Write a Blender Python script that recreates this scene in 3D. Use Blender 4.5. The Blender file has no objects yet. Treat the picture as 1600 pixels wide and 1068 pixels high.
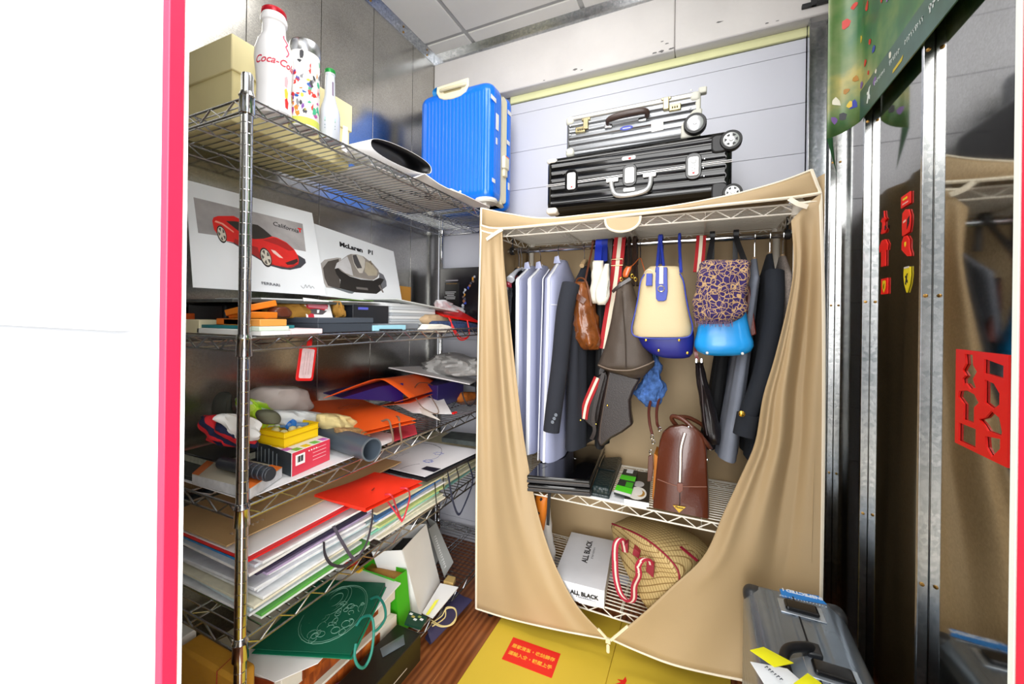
import bpy, bmesh, math, random
from mathutils import Vector as V, Matrix, noise
R = math.radians; PI = math.pi; sin = math.sin; cos = math.cos
random.seed(7)
sc = bpy.context.scene; COL = sc.collection
# ---------------------------------------------------------------- camera
EYE = V((0, 0, 1.28)); FPX = 636.0; CX = 800.0; CY = 494.0
CAMROT = (Matrix.Rotation(R(24.9), 4, 'Z') @ Matrix.Rotation(R(90), 4, 'X') @ Matrix.Rotation(R(0.72), 4, 'Z'))
cd = bpy.data.cameras.new('camera'); cam = bpy.data.objects.new('camera', cd); COL.objects.link(cam)
cam.matrix_world = Matrix.Translation(EYE) @ CAMROT
cd.sensor_width = 36; cd.lens = FPX / 1600 * 36; cd.shift_y = -40 / 1600; cd.clip_start = 0.02
sc.camera = cam
# ---------------------------------------------------------------- world, lamps, exposure
wd = bpy.data.worlds.new('world'); sc.world = wd; wd.use_nodes = True
wd.node_tree.nodes['Background'].inputs[0].default_value = (0.93, 0.96, 1.0, 1); wd.node_tree.nodes['Background'].inputs[1].default_value = 1.05
def area(name, loc, target, sx, sy, power, col=(1, 1, 1)):
    l = bpy.data.lights.new(name, 'AREA'); l.shape = 'RECTANGLE'; l.size = sx; l.size_y = sy; l.energy = power; l.color = col
    o = bpy.data.objects.new(name, l); COL.objects.link(o); o.location = loc
    o.rotation_euler = (V(target) - V(loc)).to_track_quat('-Z', 'Y').to_euler(); return o
area('added_front_fill', (1.1, -2.2, 1.6), (-0.5, 1.1, 1.0), 4.2, 2.4, 215, (1, .99, .97))  # added unseen fill from the front, brightens the shelves; no window known there
area('showroom_ceiling_light', (-0.2, -0.9, 2.7), (-0.35, 1.0, 0.9), 1.8, .9, 24, (1, .985, .96))
area('added_closet_fill', (-0.42, 0.95, 2.73), (-0.42, 0.95, 0), 0.9, 0.5, 9, (1, .98, .95))  # added overhead fill, an unseen source that lifts the dark closet interior
vs = sc.view_settings; vs.view_transform = 'Standard'; vs.look = 'None'; vs.gamma = 1; vs.use_curve_mapping = False; vs.exposure = 0.6
# ---------------------------------------------------------------- helpers
def U(px, py, X=None, Y=None, Z=None):
    d = CAMROT.to_3x3() @ V(((px - CX) / FPX, -(py - CY) / FPX, -1))
    t = (X - EYE.x) / d.x if X is not None else (Y - EYE.y) / d.y if Y is not None else (Z - EYE.z) / d.z
    return EYE + d * t
def hx(s):
    s = s.lstrip('#'); r = []
    for i in (0, 2, 4):
        v = int(s[i:i + 2], 16) / 255; r.append(v / 12.92 if v <= .04045 else ((v + .055) / 1.055) ** 2.4)
    return (*r, 1)
MC = {}
def M(col, r=.6, m=0., n=None, b=None, coat=0., tr=0., sp=.5, al=1., emi=0.):
    """procedural principled material: n=(scale, amount) colour mottling, b=(scale, strength) fine relief"""
    k = (col, r, m, n, b, coat, tr, sp, al, emi)
    if k in MC: return MC[k]
    t = bpy.data.materials.new('mat_' + col.lstrip('#')); t.use_nodes = True; N = t.node_tree.nodes; L = t.node_tree.links
    p = N['Principled BSDF']; c = hx(col)
    p.inputs['Base Color'].default_value = c; p.inputs['Roughness'].default_value = r; p.inputs['Metallic'].default_value = m
    p.inputs['Coat Weight'].default_value = coat; p.inputs['Coat Roughness'].default_value = .08
    p.inputs['Transmission Weight'].default_value = tr; p.inputs['Specular IOR Level'].default_value = sp; p.inputs['Alpha'].default_value = al
    tc = N.new('ShaderNodeTexCoord')
    if n is None: n = (9., .06)
    nz = N.new('ShaderNodeTexNoise'); nz.inputs['Scale'].default_value = n[0]; nz.inputs['Detail'].default_value = 4
    L.new(tc.outputs['Object'], nz.inputs['Vector'])
    mp = N.new('ShaderNodeMapRange'); mp.inputs[1].default_value = .25; mp.inputs[2].default_value = .75
    mp.inputs[3].default_value = 1 - n[1]; mp.inputs[4].default_value = 1 + n[1] * .6
    L.new(nz.outputs[0], mp.inputs[0])
    mx = N.new('ShaderNodeMix'); mx.data_type = 'RGBA'; mx.blend_type = 'MULTIPLY'; mx.inputs[0].default_value = 1
    mx.inputs[6].default_value = c; L.new(mp.outputs[0], mx.inputs[7]); L.new(mx.outputs[2], p.inputs['Base Color'])
    if b:
        n2 = N.new('ShaderNodeTexNoise'); n2.inputs['Scale'].default_value = b[0]; n2.inputs['Detail'].default_value = 3; L.new(tc.outputs['Object'], n2.inputs['Vector'])
        bp = N.new('ShaderNodeBump'); bp.inputs['Strength'].default_value = b[1]; bp.inputs['Distance'].default_value = .004
        L.new(n2.outputs[0], bp.inputs['Height']); L.new(bp.outputs[0], p.inputs['Normal'])
    if emi: p.inputs['Emission Color'].default_value = c; p.inputs['Emission Strength'].default_value = emi
    MC[k] = t; return t
def fabric(col, r=.85, s=900, st=.25, n=(14., .12)): return M(col, r, 0, n, (s, st))
def leather(col, r=.35, n=(10., .22)): return M(col, r, 0, n, (260, .18), .15)
def paper(col, n=(6., .04)): return M(col, .7, 0, n)
# --- geometry: every shape is (verts, faces)
def box(sx, sy, sz, c=(0, 0, 0), T=None):
    v = [V((c[0] + a * sx / 2, c[1] + b * sy / 2, c[2] + d * sz / 2)) for a in (-1, 1) for b in (-1, 1) for d in (-1, 1)]
    if T: v = [T @ p for p in v]
    return v, [(0, 1, 3, 2), (4, 6, 7, 5), (0, 4, 5, 1), (2, 3, 7, 6), (0, 2, 6, 4), (1, 5, 7, 3)]
def bx(x0, x1, y0, y1, z0, z1): return box(x1 - x0, y1 - y0, z1 - z0, ((x0 + x1) / 2, (y0 + y1) / 2, (z0 + z1) / 2))
def tf(g, T): return [T @ V(p) for p in g[0]], g[1]
def catmull(pts, per=6, closed=False):
    P = [V(p) for p in pts]; n = len(P); out = []
    if n < 3 and not closed: return P
    for i in range(n if closed else n - 1):
        g = (lambda k: P[k % n]) if closed else (lambda k: P[max(0, min(n - 1, k))])
        a, b, c, d = g(i - 1), g(i), g(i + 1), g(i + 2)
        for j in range(per):
            t = j / per
            out.append(.5 * ((2 * b) + (c - a) * t + (2 * a - 5 * b + 4 * c - d) * t * t + (-a + 3 * b - 3 * c + d) * t ** 3))
    if not closed: out.append(P[-1])
    return out
def sweep(pts, prof, closed=False, up=None, taper=None):
    """sweep 2-D profile along pts; up fixes the profile's second axis"""
    n = len(pts); v = []; f = []; k = len(prof); nrm = None
    for i, p in enumerate(pts):
        a = pts[(i - 1) % n] if closed or i > 0 else p; b = pts[(i + 1) % n] if closed or i < n - 1 else p
        t = (b - a); t = t.normalized() if t.length > 1e-9 else V((0, 0, 1))
        if up is not None:
            u_ = V(up[i]) if isinstance(up, list) else V(up); s = t.cross(u_)
            s = s.normalized() if s.length > 1e-6 else V((1, 0, 0)); nn = s.cross(t)
        else:
            if nrm is None: nrm = t.orthogonal().normalized()
            nrm = (nrm - t * nrm.dot(t)); nrm = nrm.normalized() if nrm.length > 1e-6 else t.orthogonal().normalized(); nn = nrm; s = t.cross(nn)
        w = taper(i / (n - 1)) if taper else 1
        v += [p + s * x * w + nn * y * w for x, y in prof]
    for i in range(n if closed else n - 1):
        for j in range(k):
            f.append((i * k + j, i * k + (j + 1) % k, ((i + 1) % n) * k + (j + 1) % k, ((i + 1) % n) * k + j))
    if not closed: f.append(tuple(range(k - 1, -1, -1))); f.append(tuple(range((n - 1) * k, n * k)))
    return v, f
def circ(r, n=8, e=1): return [(r * cos(2 * PI * i / n), r * e * sin(2 * PI * i / n)) for i in range(n)]
def tube(pts, r, n=8, closed=False, per=6, smooth=True, taper=None):
    return sweep(catmull(pts, per, closed) if smooth else [V(p) for p in pts], circ(r, n), closed, None, taper)
def rod(a, b, r, n=6): return sweep([V(a), V(b)], circ(r, n))
def strap(pts, w, t, up, per=6, closed=False):
    """flat band: w is measured across up"""
    return sweep(catmull(pts, per, closed), [(-w / 2, -t / 2), (w / 2, -t / 2), (w / 2, t / 2), (-w / 2, t / 2)], closed, up)
def lathe(prof, n=28, T=None, c=(0, 0, 0)):
    v = []; f = []; k = len(prof)
    for i in range(n):
        a = 2 * PI * i / n
        v += [V((c[0] + r * cos(a), c[1] + r * sin(a), c[2] + z)) for r, z in prof]
    for i in range(n):
        for j in range(k - 1):
            f.append((i * k + j, ((i + 1) % n) * k + j, ((i + 1) % n) * k + j + 1, i * k + j + 1))
    if prof[0][0] > 1e-5: f.append(tuple(i * k for i in range(n - 1, -1, -1)))
    if prof[-1][0] > 1e-5: f.append(tuple(i * k + k - 1 for i in range(n)))
    if T: v = [T @ p for p in v]
    return v, f
def loft(rings, cap=True):
    k = len(rings[0]); v = [V(p) for r in rings for p in r]; f = []
    for i in range(len(rings) - 1):
        for j in range(k): f.append((i * k + j, i * k + (j + 1) % k, (i + 1) * k + (j + 1) % k, (i + 1) * k + j))
    if cap: f.append(tuple(range(k - 1, -1, -1))); f.append(tuple(range((len(rings) - 1) * k, len(rings) * k)))
    return v, f
def grid(fn, nu, nv, closeu=False):
    v = [V(fn(i / (nu if closeu else nu - 1), j / (nv - 1))) for j in range(nv) for i in range(nu)]; f = []
    for j in range(nv - 1):
        for i in range(nu if closeu else nu - 1):
            i2 = (i + 1) % nu; f.append((j * nu + i, j * nu + i2, (j + 1) * nu + i2, (j + 1) * nu + i))
    return v, f
def prism(poly, h, T=None, z0=0.):
    n = len(poly); v = [V((x, y, z0)) for x, y in poly] + [V((x, y, z0 + h)) for x, y in poly]
    f = [tuple(range(n - 1, -1, -1)), tuple(range(n, 2 * n))] + [(i, (i + 1) % n, n + (i + 1) % n, n + i) for i in range(n)]
    if T: v = [T @ p for p in v]
    return v, f
def rrect(w, h, r, n=5):
    o = []
    for cx, cy, a0 in ((w / 2 - r, h / 2 - r, 0), (-w / 2 + r, h / 2 - r, 90), (-w / 2 + r, -h / 2 + r, 180), (w / 2 - r, -h / 2 + r, 270)):
        for i in range(n): a = R(a0 + 90 * i / (n - 1)); o.append((cx + r * cos(a), cy + r * sin(a)))
    return o
def ell(rx, ry, n=28, c=(0, 0)): return [(c[0] + rx * cos(2 * PI * i / n), c[1] + ry * sin(2 * PI * i / n)) for i in range(n)]
def frame(o, ax, ay):
    """matrix with origin o, x axis ax, y axis ~ay (orthogonalised)"""
    x = V(ax).normalized(); z = x.cross(V(ay)).normalized(); y = z.cross(x)
    return Matrix(((x.x, y.x, z.x, o[0]), (x.y, y.y, z.y, o[1]), (x.z, y.z, z.z, o[2]), (0, 0, 0, 1)))
def slab(c4, th, bulge=0., n=8, wav=0., lift=None, up=V((0, 0, 1)), seed=0):
    """a sheet of thickness th over the quad A,B,C,D (world points); up = outward"""
    A, B, C, D = [V(p) for p in c4]; rnd = random.Random(seed); ph = [rnd.uniform(0, 6.3) for _ in range(4)]
    def top(u, v):
        p = A * (1 - u) * (1 - v) + B * u * (1 - v) + C * u * v + D * (1 - u) * v
        k = bulge * 16 * u * (1 - u) * v * (1 - v) + wav * (sin(5 * u + ph[0]) * cos(4 * v + ph[1]) + .5 * sin(9 * v + ph[2] + 4 * u))
        if lift: k += lift(u, v)
        return p + up * k
    a = grid(top, n, n); m = len(a[0])
    v = [p + up * th for p in a[0]] + a[0]; f = list(a[1]) + [tuple(m + i for i in reversed(q)) for q in a[1]]
    bd = [i for i in range(n)] + [j * n + n - 1 for j in range(1, n)] + [(n - 1) * n + i for i in range(n - 2, -1, -1)] + [j * n for j in range(n - 2, 0, -1)]
    for i in range(len(bd)):
        p, q = bd[i], bd[(i + 1) % len(bd)]; f.append((q, p, m + p, m + q))
    return v, f
INV = {}
def thing(name, label, cat, loc=(0, 0, 0), rotz=0., group=None, mat4=None, kind=None):
    o = bpy.data.objects.new(name, None); COL.objects.link(o); o.empty_display_size = .05
    m = mat4 if mat4 is not None else Matrix.Translation(V(loc)) @ Matrix.Rotation(rotz, 4, 'Z')
    o.matrix_world = m; INV[o.name] = m.inverted()
    if kind: o['kind'] = kind
    else: o['label'] = label; o['category'] = cat
    if group: o['group'] = group
    return o
def add(name, geos, mat, parent=None, W=False, bevel=0., solid=0., label=None, cat=None, group=None, kind=None, ang=38, sub=0, seg=2):
    if isinstance(geos, tuple): geos = [geos]
    vs_ = []; fs = []
    for v, f in geos:
        k = len(vs_); vs_ += [V(p) for p in v]; fs += [tuple(i + k for i in q) for q in f]
    o_loc = None
    if parent is None and kind != 'structure':
        xs = [p.x for p in vs_]; ys = [p.y for p in vs_]; o_loc = V(((min(xs) + max(xs)) / 2, (min(ys) + max(ys)) / 2, min(p.z for p in vs_)))
        vs_ = [p - o_loc for p in vs_]
    elif parent is not None and W:
        I = INV[parent.name]; vs_ = [I @ p for p in vs_]
    me = bpy.data.meshes.new(name); me.from_pydata([tuple(p) for p in vs_], [], fs); me.update()
    bm = bmesh.new(); bm.from_mesh(me); bmesh.ops.recalc_face_normals(bm, faces=bm.faces); bm.to_mesh(me); bm.free()
    for p in me.polygons: p.use_smooth = True
    me.set_sharp_from_angle(angle=R(ang)); me.materials.append(mat)
    o = bpy.data.objects.new(name, me); COL.objects.link(o)
    if parent is not None: o.parent = parent; INV[o.name] = INV.get(parent.name, Matrix())
    elif o_loc is not None: o.location = o_loc; INV[o.name] = Matrix.Translation(-o_loc)
    else: INV[o.name] = Matrix()
    if solid: s = o.modifiers.new('solid', 'SOLIDIFY'); s.thickness = solid; s.offset = 0
    if bevel: b = o.modifiers.new('bevel', 'BEVEL'); b.width = bevel; b.segments = seg; b.limit_method = 'ANGLE'; b.angle_limit = R(40)
    if sub: s = o.modifiers.new('sub', 'SUBSURF'); s.levels = sub; s.render_levels = sub
    if label: o['label'] = label
    if cat: o['category'] = cat
    if group: o['group'] = group
    if kind: o['kind'] = kind
    return o
def text(s, size, mat, parent, T, W=True, name='lettering', ext=.0004, shear=0., bold=0., align='CENTER', sx=1., space=1.):
    """flat lettering: mesh in the XY plane of matrix T"""
    cu = bpy.data.curves.new('t', 'FONT'); cu.body = s; cu.size = size; cu.extrude = ext; cu.shear = shear; cu.offset = bold
    cu.align_x = align; cu.align_y = 'CENTER'; cu.resolution_u = 3; cu.space_character = space
    to = bpy.data.objects.new('t', cu); COL.objects.link(to)
    dg = bpy.context.evaluated_depsgraph_get(); dg.update(); me = bpy.data.meshes.new_from_object(to.evaluated_get(dg)); COL.objects.unlink(to)
    g = ([V((v.co.x * sx, v.co.y, v.co.z)) for v in me.vertices], [tuple(p.vertices) for p in me.polygons])
    bpy.data.objects.remove(to); bpy.data.curves.remove(cu); bpy.data.meshes.remove(me)
    return add(name, tf(g, T), mat, parent, W)
def marks(T, n, w, h, mat, parent, name='print_marks', seed=1):
    """a short row of illegible print"""
    rn = random.Random(seed); g = []; x = -w / 2; s = w / n
    for i in range(n):
        ww = s * rn.uniform(.45, .8); hh = h * rn.uniform(.65, 1.); k = rn.randint(0, 2)
        g.append(box(ww, hh * .3, .0006, (x + ww / 2, hh * .35 - h * .1, .0003), T)); g.append(box(ww * .4, hh, .0006, (x + ww * (.2 + .3 * k), 0, .0003), T)); x += s
    return add(name, g, mat, parent, W=True, kind='stuff')
ORD = ['lowest', 'second', 'third', 'fourth', 'fifth', 'sixth', 'seventh', 'eighth', 'ninth', 'tenth', 'eleventh', 'twelfth', 'thirteenth', 'fourteenth', 'fifteenth', 'sixteenth', 'seventeenth', 'eighteenth']
# common materials
WHITE = M('#f4f4f4', .55); CHROME = M('#c9ccd0', .1, 1., (20., .1)); WIRE = M('#b9bcc0', .26, 1., (20., .1)); STEEL = M('#b9bcc0', .28, 1.); GOLD = M('#d9b24a', .22, 1.); BLACK = M('#0d0d10', .35); INK = M('#16161a', .7)
RED = M('#e81c1c', .5); BRASS = M('#c79a55', .3, 1.); IVORY = M('#efe9dc', .45)
# ================================================================ the room
XL, XR, YB, ZC, YF = -1.41, .445, 2.0, 2.755, .28
def galv(name, base, rough, spang, dark):
    t = bpy.data.materials.new(name); t.use_nodes = True; N = t.node_tree.nodes; L = t.node_tree.links; p = N['Principled BSDF']
    tc = N.new('ShaderNodeTexCoord'); vo = N.new('ShaderNodeTexVoronoi'); vo.inputs['Scale'].default_value = spang; L.new(tc.outputs['Object'], vo.inputs['Vector'])
    nz = N.new('ShaderNodeTexNoise'); nz.inputs['Scale'].default_value = 3.5; nz.inputs['Detail'].default_value = 5; L.new(tc.outputs['Object'], nz.inputs['Vector'])
    ad = N.new('ShaderNodeMath'); ad.operation = 'MULTIPLY_ADD'; ad.inputs[1].default_value = .45; L.new(vo.outputs['Color'], ad.inputs[0]); L.new(nz.outputs[0], ad.inputs[2])
    cr = N.new('ShaderNodeValToRGB'); cr.color_ramp.elements[0].position = .35; cr.color_ramp.elements[1].position = 1.0
    cr.color_ramp.elements[0].color = hx(dark); cr.color_ramp.elements[1].color = hx(base); L.new(ad.outputs[0], cr.inputs[0]); L.new(cr.outputs[0], p.inputs['Base Color'])
    mr = N.new('ShaderNodeMapRange'); mr.inputs[3].default_value = rough * .75; mr.inputs[4].default_value = rough * 1.35; L.new(nz.outputs[0], mr.inputs[0]); L.new(mr.outputs[0], p.inputs['Roughness'])
    p.inputs['Metallic'].default_value = 1; return t
GALV = galv('galvanised_panel', '#d8d6d0', .21, 320, '#a8a6a0'); GALVS = galv('galvanised_stud', '#e2e3e6', .2, 120, '#aab0b4'); GALVR = galv('polished_panel', '#bcbab4', .06, 240, '#a3a19a')
# wood floor, planks along Y
def woodmat(name, c1, c2, c3, sc_=(14, 1.2, 1), rough=.32):
    t = bpy.data.materials.new(name); t.use_nodes = True; N = t.node_tree.nodes; L = t.node_tree.links; p = N['Principled BSDF']
    tc = N.new('ShaderNodeTexCoord'); mp = N.new('ShaderNodeMapping'); mp.inputs['Scale'].default_value = sc_; L.new(tc.outputs['Object'], mp.inputs[0])
    n1 = N.new('ShaderNodeTexNoise'); n1.inputs['Scale'].default_value = 3; n1.inputs['Detail'].default_value = 8; n1.inputs['Distortion'].default_value = 1.2; L.new(mp.outputs[0], n1.inputs['Vector'])
    w = N.new('ShaderNodeTexWave'); w.inputs['Scale'].default_value = 1.4; w.inputs['Distortion'].default_value = 6; w.inputs['Detail'].default_value = 4; L.new(mp.outputs[0], w.inputs['Vector'])
    mx = N.new('ShaderNodeMix'); mx.inputs[0].default_value = .35; L.new(n1.outputs[0], mx.inputs[2]); L.new(w.outputs[1], mx.inputs[3])
    cr = N.new('ShaderNodeValToRGB'); e = cr.color_ramp.elements; e[0].position = .3; e[0].color = hx(c1); e[1].position = .75; e[1].color = hx(c3); k = e.new(.52); k.color = hx(c2)
    L.new(mx.outputs[0], cr.inputs[0]); L.new(cr.outputs[0], p.inputs['Base Color']); p.inputs['Roughness'].default_value = rough; return t
WOODF = woodmat('laminate_floor', '#6e3a1c', '#8c5029', '#a5663a', (9, .8, 1))
fl = add('floor', bx(-3, 3, -3, YB + .02, -.02, -.003), M('#4a2c18', .5), kind='structure')
pw = .19; x = XL
while x < XR + .3:
    add('floor_plank', bx(x + .0006, x + pw - .0006, YF, YB, -.004, 0), WOODF, fl, bevel=.001); x += pw
outer = add('floor_showroom', bx(-3, 3, -3, YF, -.003, 0), M('#c9c5be', .4), kind='structure')
# ceiling of 60 cm tiles in grey bars
ce = add('ceiling', bx(XL, XR, YF, YB, ZC + .004, ZC + .03), M('#a9a9a8', .6), kind='structure')
xs = [XL, -1.13, -.53, .07, XR]; ys = [YF, .61, 1.21, 1.81, YB]
for i in range(4):
    for j in range(4):
        add('ceiling_tile', bx(xs[i] + .012, xs[i + 1] - .012, ys[j] + .012, ys[j + 1] - .012, ZC - .003, ZC + .006), M('#dcdad6', .75, 0, (5., .05)), ce, bevel=.0015)
# left wall: galvanised sheets with seams
wl = add('wall_left', bx(XL - .03, XL - .004, YF, YB, 0, ZC), M('#4d4d4a', .6), kind='structure')
seam = [YF, .58, .868, 1.166, 1.455, 1.741, YB]
for a, b in zip(seam, seam[1:]): add('metal_sheet', bx(XL - .005, XL, a + .0012, b - .0012, .002, ZC), GALV, wl, bevel=.0006)
tr = add('trim_1', [bx(XL, XL + .035, YF, YB, ZC - .0035, ZC - .001), bx(XL, XL + .002, YF, YB, ZC - .035, ZC)], GALVS, kind='structure')
for y in (.7, .98, 1.26, 1.43, 1.66, 1.86): add('screw', lathe([(.006, 0), (.005, .003), (0, .0045)], 10, Matrix.Translation((XL + .002, y, ZC - .018)) @ Matrix.Rotation(R(90), 4, 'Y')), BRASS, tr)
# back wall: horizontal insulated boards, plaster beam above, pale yellow strip between
wb = add('wall_back', bx(XL, XR, YB + .006, YB + .03, 0, ZC), M('#8a8f98', .7), kind='structure')
zs = [0, .12, .325, .53, .735, .94, 1.145, 1.35, 1.555, 1.755, 1.96, 2.165, 2.37, 2.427]
for a, b in zip(zs, zs[1:]): add('wall_board', bx(XL, XR, YB, YB + .008, a + .0008, b - .0008), M('#c9cbd6', .5, 0, (2., .03)), wb, bevel=.0008)
add('foam_strip', bx(-.95, XR, YB - .012, YB + .004, 2.429, 2.466), M('#dcdcaa', .8, 0, (9., .06)), wb, bevel=.003)
bmm = M('#d4d0ce', .85, 0, (4., .09), (60, .35))
be = add('wall_beam', [bx(XL, -.12, 1.93, YB, 2.466, ZC), bx(-.1185, XR, 1.93, YB, 2.466, ZC)], bmm, kind='structure', bevel=.006)
pl = random.Random(3)
for q in range(11):
    px_ = pl.choice([-.75, -.55, -.5, -.2, -.18, .05, .22]) + pl.uniform(-.05, .05); w_ = pl.uniform(.004, .016)
    add('plaster_chip', prism([(w_ * (1 + .4 * pl.uniform(-1, 1)) * cos(a * PI / 4), .35 * w_ * (1 + .5 * pl.uniform(-1, 1)) * sin(a * PI / 4)) for a in range(8)], .0012, frame((px_, 1.9305, 2.475 + pl.random() ** 3 * .1), (1, 0, 0), (0, 0, 1))), M('#6c6a6a', .9), be)
add('trim_2', [bx(XL, XR, YB - .105, YB - .07, ZC - .004, ZC - .001), bx(XL, XR, 1.927, 1.93, ZC - .04, ZC - .001)], GALVS, kind='structure')
# right wall: polished sheets recessed between folded studs
wr = add('wall_right', bx(XR + .006, XR + .03, YF, YB, 0, ZC), M('#3d3d3b', .6), kind='structure')
ys_ = [.46, .81, 1.159, 1.508, 1.854]
for a, b in zip([YF + .03] + ys_, ys_ + [YB]): add('metal_sheet', bx(XR, XR + .005, a + .001, b - .001, .002, ZC), GALVR, wr, bevel=.0006)
for y in ys_:
    s = add('stud', [bx(.4265, XR - .0005, y, y + .01, 0, ZC)], GALVS, wr, bevel=.0012)
    for z in (.14, .72, 1.335, 1.86, 2.2): add('screw', lathe([(.0042, 0), (.0036, .0028), (0, .004)], 10, Matrix.Translation((.434, y, z)) @ Matrix.Rotation(R(90), 4, 'X')), BRASS, s)
tr3 = add('trim_3', [bx(XR - .07, XR - .004, YB - .028, YB - .002, 0, 2.466), bx(XR - .07, XR - .066, YB - .06, YB - .002, 0, 2.466)], GALVS, kind='structure', bevel=.001)
add('bracket', [bx(XR - .1, XR - .005, 1.915, 1.93, 2.5, 2.515), bx(XR - .07, XR - .05, 1.91, 1.93, 2.5, 2.6)], M('#2c2c2e', .5), tr3, bevel=.002)
# front wall with the doorway
WALLW = M('#c4c4c4', .55); TRIM = M('#ee1f44', .45)
wf = add('wall_front_1', bx(-2.6, -.620, YF, YF + .02, 0, ZC), WALLW, kind='structure')
add('trim_4', bx(-.620, -.6045, YF - .002, .2955, 0, ZC), TRIM, kind='structure', bevel=.0015)
add('trim_5', bx(-.620, -.6045, .2957, .30, 0, ZC), M('#f0eeee', .5), kind='structure')
add('wall_front_2', bx(.16, 1.6, YF, YF + .02, 0, ZC), WALLW, kind='structure')
add('trim_6', bx(.146, .16, YF - .002, .2955, 0, ZC), TRIM, kind='structure', bevel=.0015)
add('trim_7', bx(.146, .16, .2957, .30, 0, ZC), M('#e9efe4', .5), kind='structure')
add('wall_front_3', [bx(XL, -.616, .3002, .304, 0, ZC), bx(.162, XR, .3002, .304, 0, ZC)], GALV, kind='structure')
q = U(205, 516, Y=YF); q2 = U(0, 509, Y=YF)
add('wall_board', slab([(-2.4, YF - .0005, q.z), (q.x, YF - .0005, q.z), (q.x, YF - .0005, 2.7), (-2.4, YF - .0005, 2.7)], .016, n=2, up=V((0, -1, 0))), WALLW, wf)
add('painted_shade_line', bx(-2.4, q.x - .002, YF - .0015, YF, q.z - .006, q.z), M('#9a9ca0', .7), wf)  # grey strip paints the shade line under the board edge
# ================================================================ wire shelving
def truss(a, b, h, r, step, rz=None):
    """two wires a-b (upper) and h below with a zigzag between"""
    a, b = V(a), V(b); dn = V((0, 0, -h)); L_ = (b - a).length; n = max(2, int(L_ / step)); g = [rod(a, b, r), rod(a + dn, b + dn, r)]
    pts = [a.lerp(b, i / n) + (dn if i % 2 else V((0, 0, 0))) for i in range(n + 1)]
    g.append(sweep(pts, circ(rz or r * .8, 5))); return g
def wire_shelf(parent, x0, x1, y0, y1, z, mat, sp, mids, rw=.0019, h=.03):
    g = truss((x0, y0, z), (x1, y0, z), h, .003, .045) + truss((x0, y1, z), (x1, y1, z), h, .003, .045) + truss((x0, y0, z), (x0, y1, z), h, .003, .045) + truss((x1, y0, z), (x1, y1, z), h, .003, .045)
    for m in mids:
        g += truss((m[0], m[1], z - .003), (m[2], m[3], z - .003), h * .9, .0024, .05)
    fr = add('shelf_frame', g, mat, parent, W=True)
    n = int((y1 - y0) / sp); d = [rod((x0, y0 + (y1 - y0) * i / n, z + .003), (x1, y0 + (y1 - y0) * i / n, z + .003), rw, 5) for i in range(1, n)]
    add('wire_deck', d, mat, fr, W=True, kind='stuff'); return fr
SX0, SX1, SY0, SY1 = -1.365, -.944, .585, 1.965
SZ = [.10, .531, .836, 1.222, 1.772]
sh = thing('wire_shelving', 'tall chrome wire shelving unit crowded with bags, books and boxes', 'shelving', ((SX0 + SX1) / 2, (SY0 + SY1) / 2, 0))
for x, y in ((SX1, SY0), (SX1, SY1), (SX0, SY0), (SX0, SY1)):
    g = [lathe([(.0127, .02), (.0127, 1.818), (.011, 1.824)], 20, None, (x, y, 0))]
    if x == SX1 or y == SY1:
        g += [lathe([(.0127, -.0012), (.01315, 0), (.0127, .0012)], 20, None, (x, y, .06 + .0254 * i)) for i in range(68)]
    p = add('post', g, CHROME, sh, W=True)
    for z in SZ: add('collar', lathe([(.0135, -.038), (.017, -.036), (.0155, 0.0), (.0175, .004), (.0155, .008), (.0140, .014)], 20, None, (x, y, z - .004)), CHROME, p, W=True)
    add('foot', lathe([(.012, 0), (.016, .004), (.016, .018), (.0127, .022)], 16, None, (x, y, 0)), BLACK, p, W=True)
for z in SZ: wire_shelf(sh, SX0, SX1, SY0, SY1, z, WIRE, .025, [((SX0 + SX1) / 2, SY0, (SX0 + SX1) / 2, SY1)])
# ================================================================ garment rack
RX0, RX1, RY0, RY1 = -.80, .275, 1.548, 1.955
rk = thing('garment_rack', 'ivory wire garment rack with hanging rail inside the tan cover', 'clothes rack', ((RX0 + RX1) / 2, (RY0 + RY1) / 2, 0))
for x in (RX0, RX1):
    for y in (RY0, RY1):
        p = add('post', lathe([(.0127, .03), (.0127, 1.67), (.01, 1.675)], 16, None, (x, y, 0)), IVORY, rk, W=True)
        for z in (1.648, .587, .187): add('collar', lathe([(.0135, -.04), (.0185, -.038), (.016, .0), (.0185, .004), (.014, .012)], 16, None, (x, y, z)), IVORY, p, W=True)
        add('foot', [lathe([(.008, 0), (.014, .006), (.014, .03), (.009, .034)], 14, None, (x, y, 0))], BLACK, p, W=True)
for z in (1.648, .587, .187):
    wire_shelf(rk, RX0, RX1, RY0, RY1, z, IVORY, .02, [(a, RY0, a, RY1) for a in (-.53, -.26, .01)], .0021)
ra = add('hanging_rail', [rod((RX0 - .02, 1.72, 1.583), (RX1 + .02, 1.72, 1.583), .0125, 16)], CHROME, rk, W=True)
for x in (RX0, RX1): add('rail_bracket', [rod((x, 1.72, 1.583), (x, 1.72, 1.645), .004), lathe([(.0, -.01), (.018, -.008), (.018, .008), (0, .01)], 16, Matrix.Translation((x, 1.72, 1.583)) @ Matrix.Rotation(R(90), 4, 'Y'))], M('#3a3a3c', .4, .6), ra, W=True)
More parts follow.
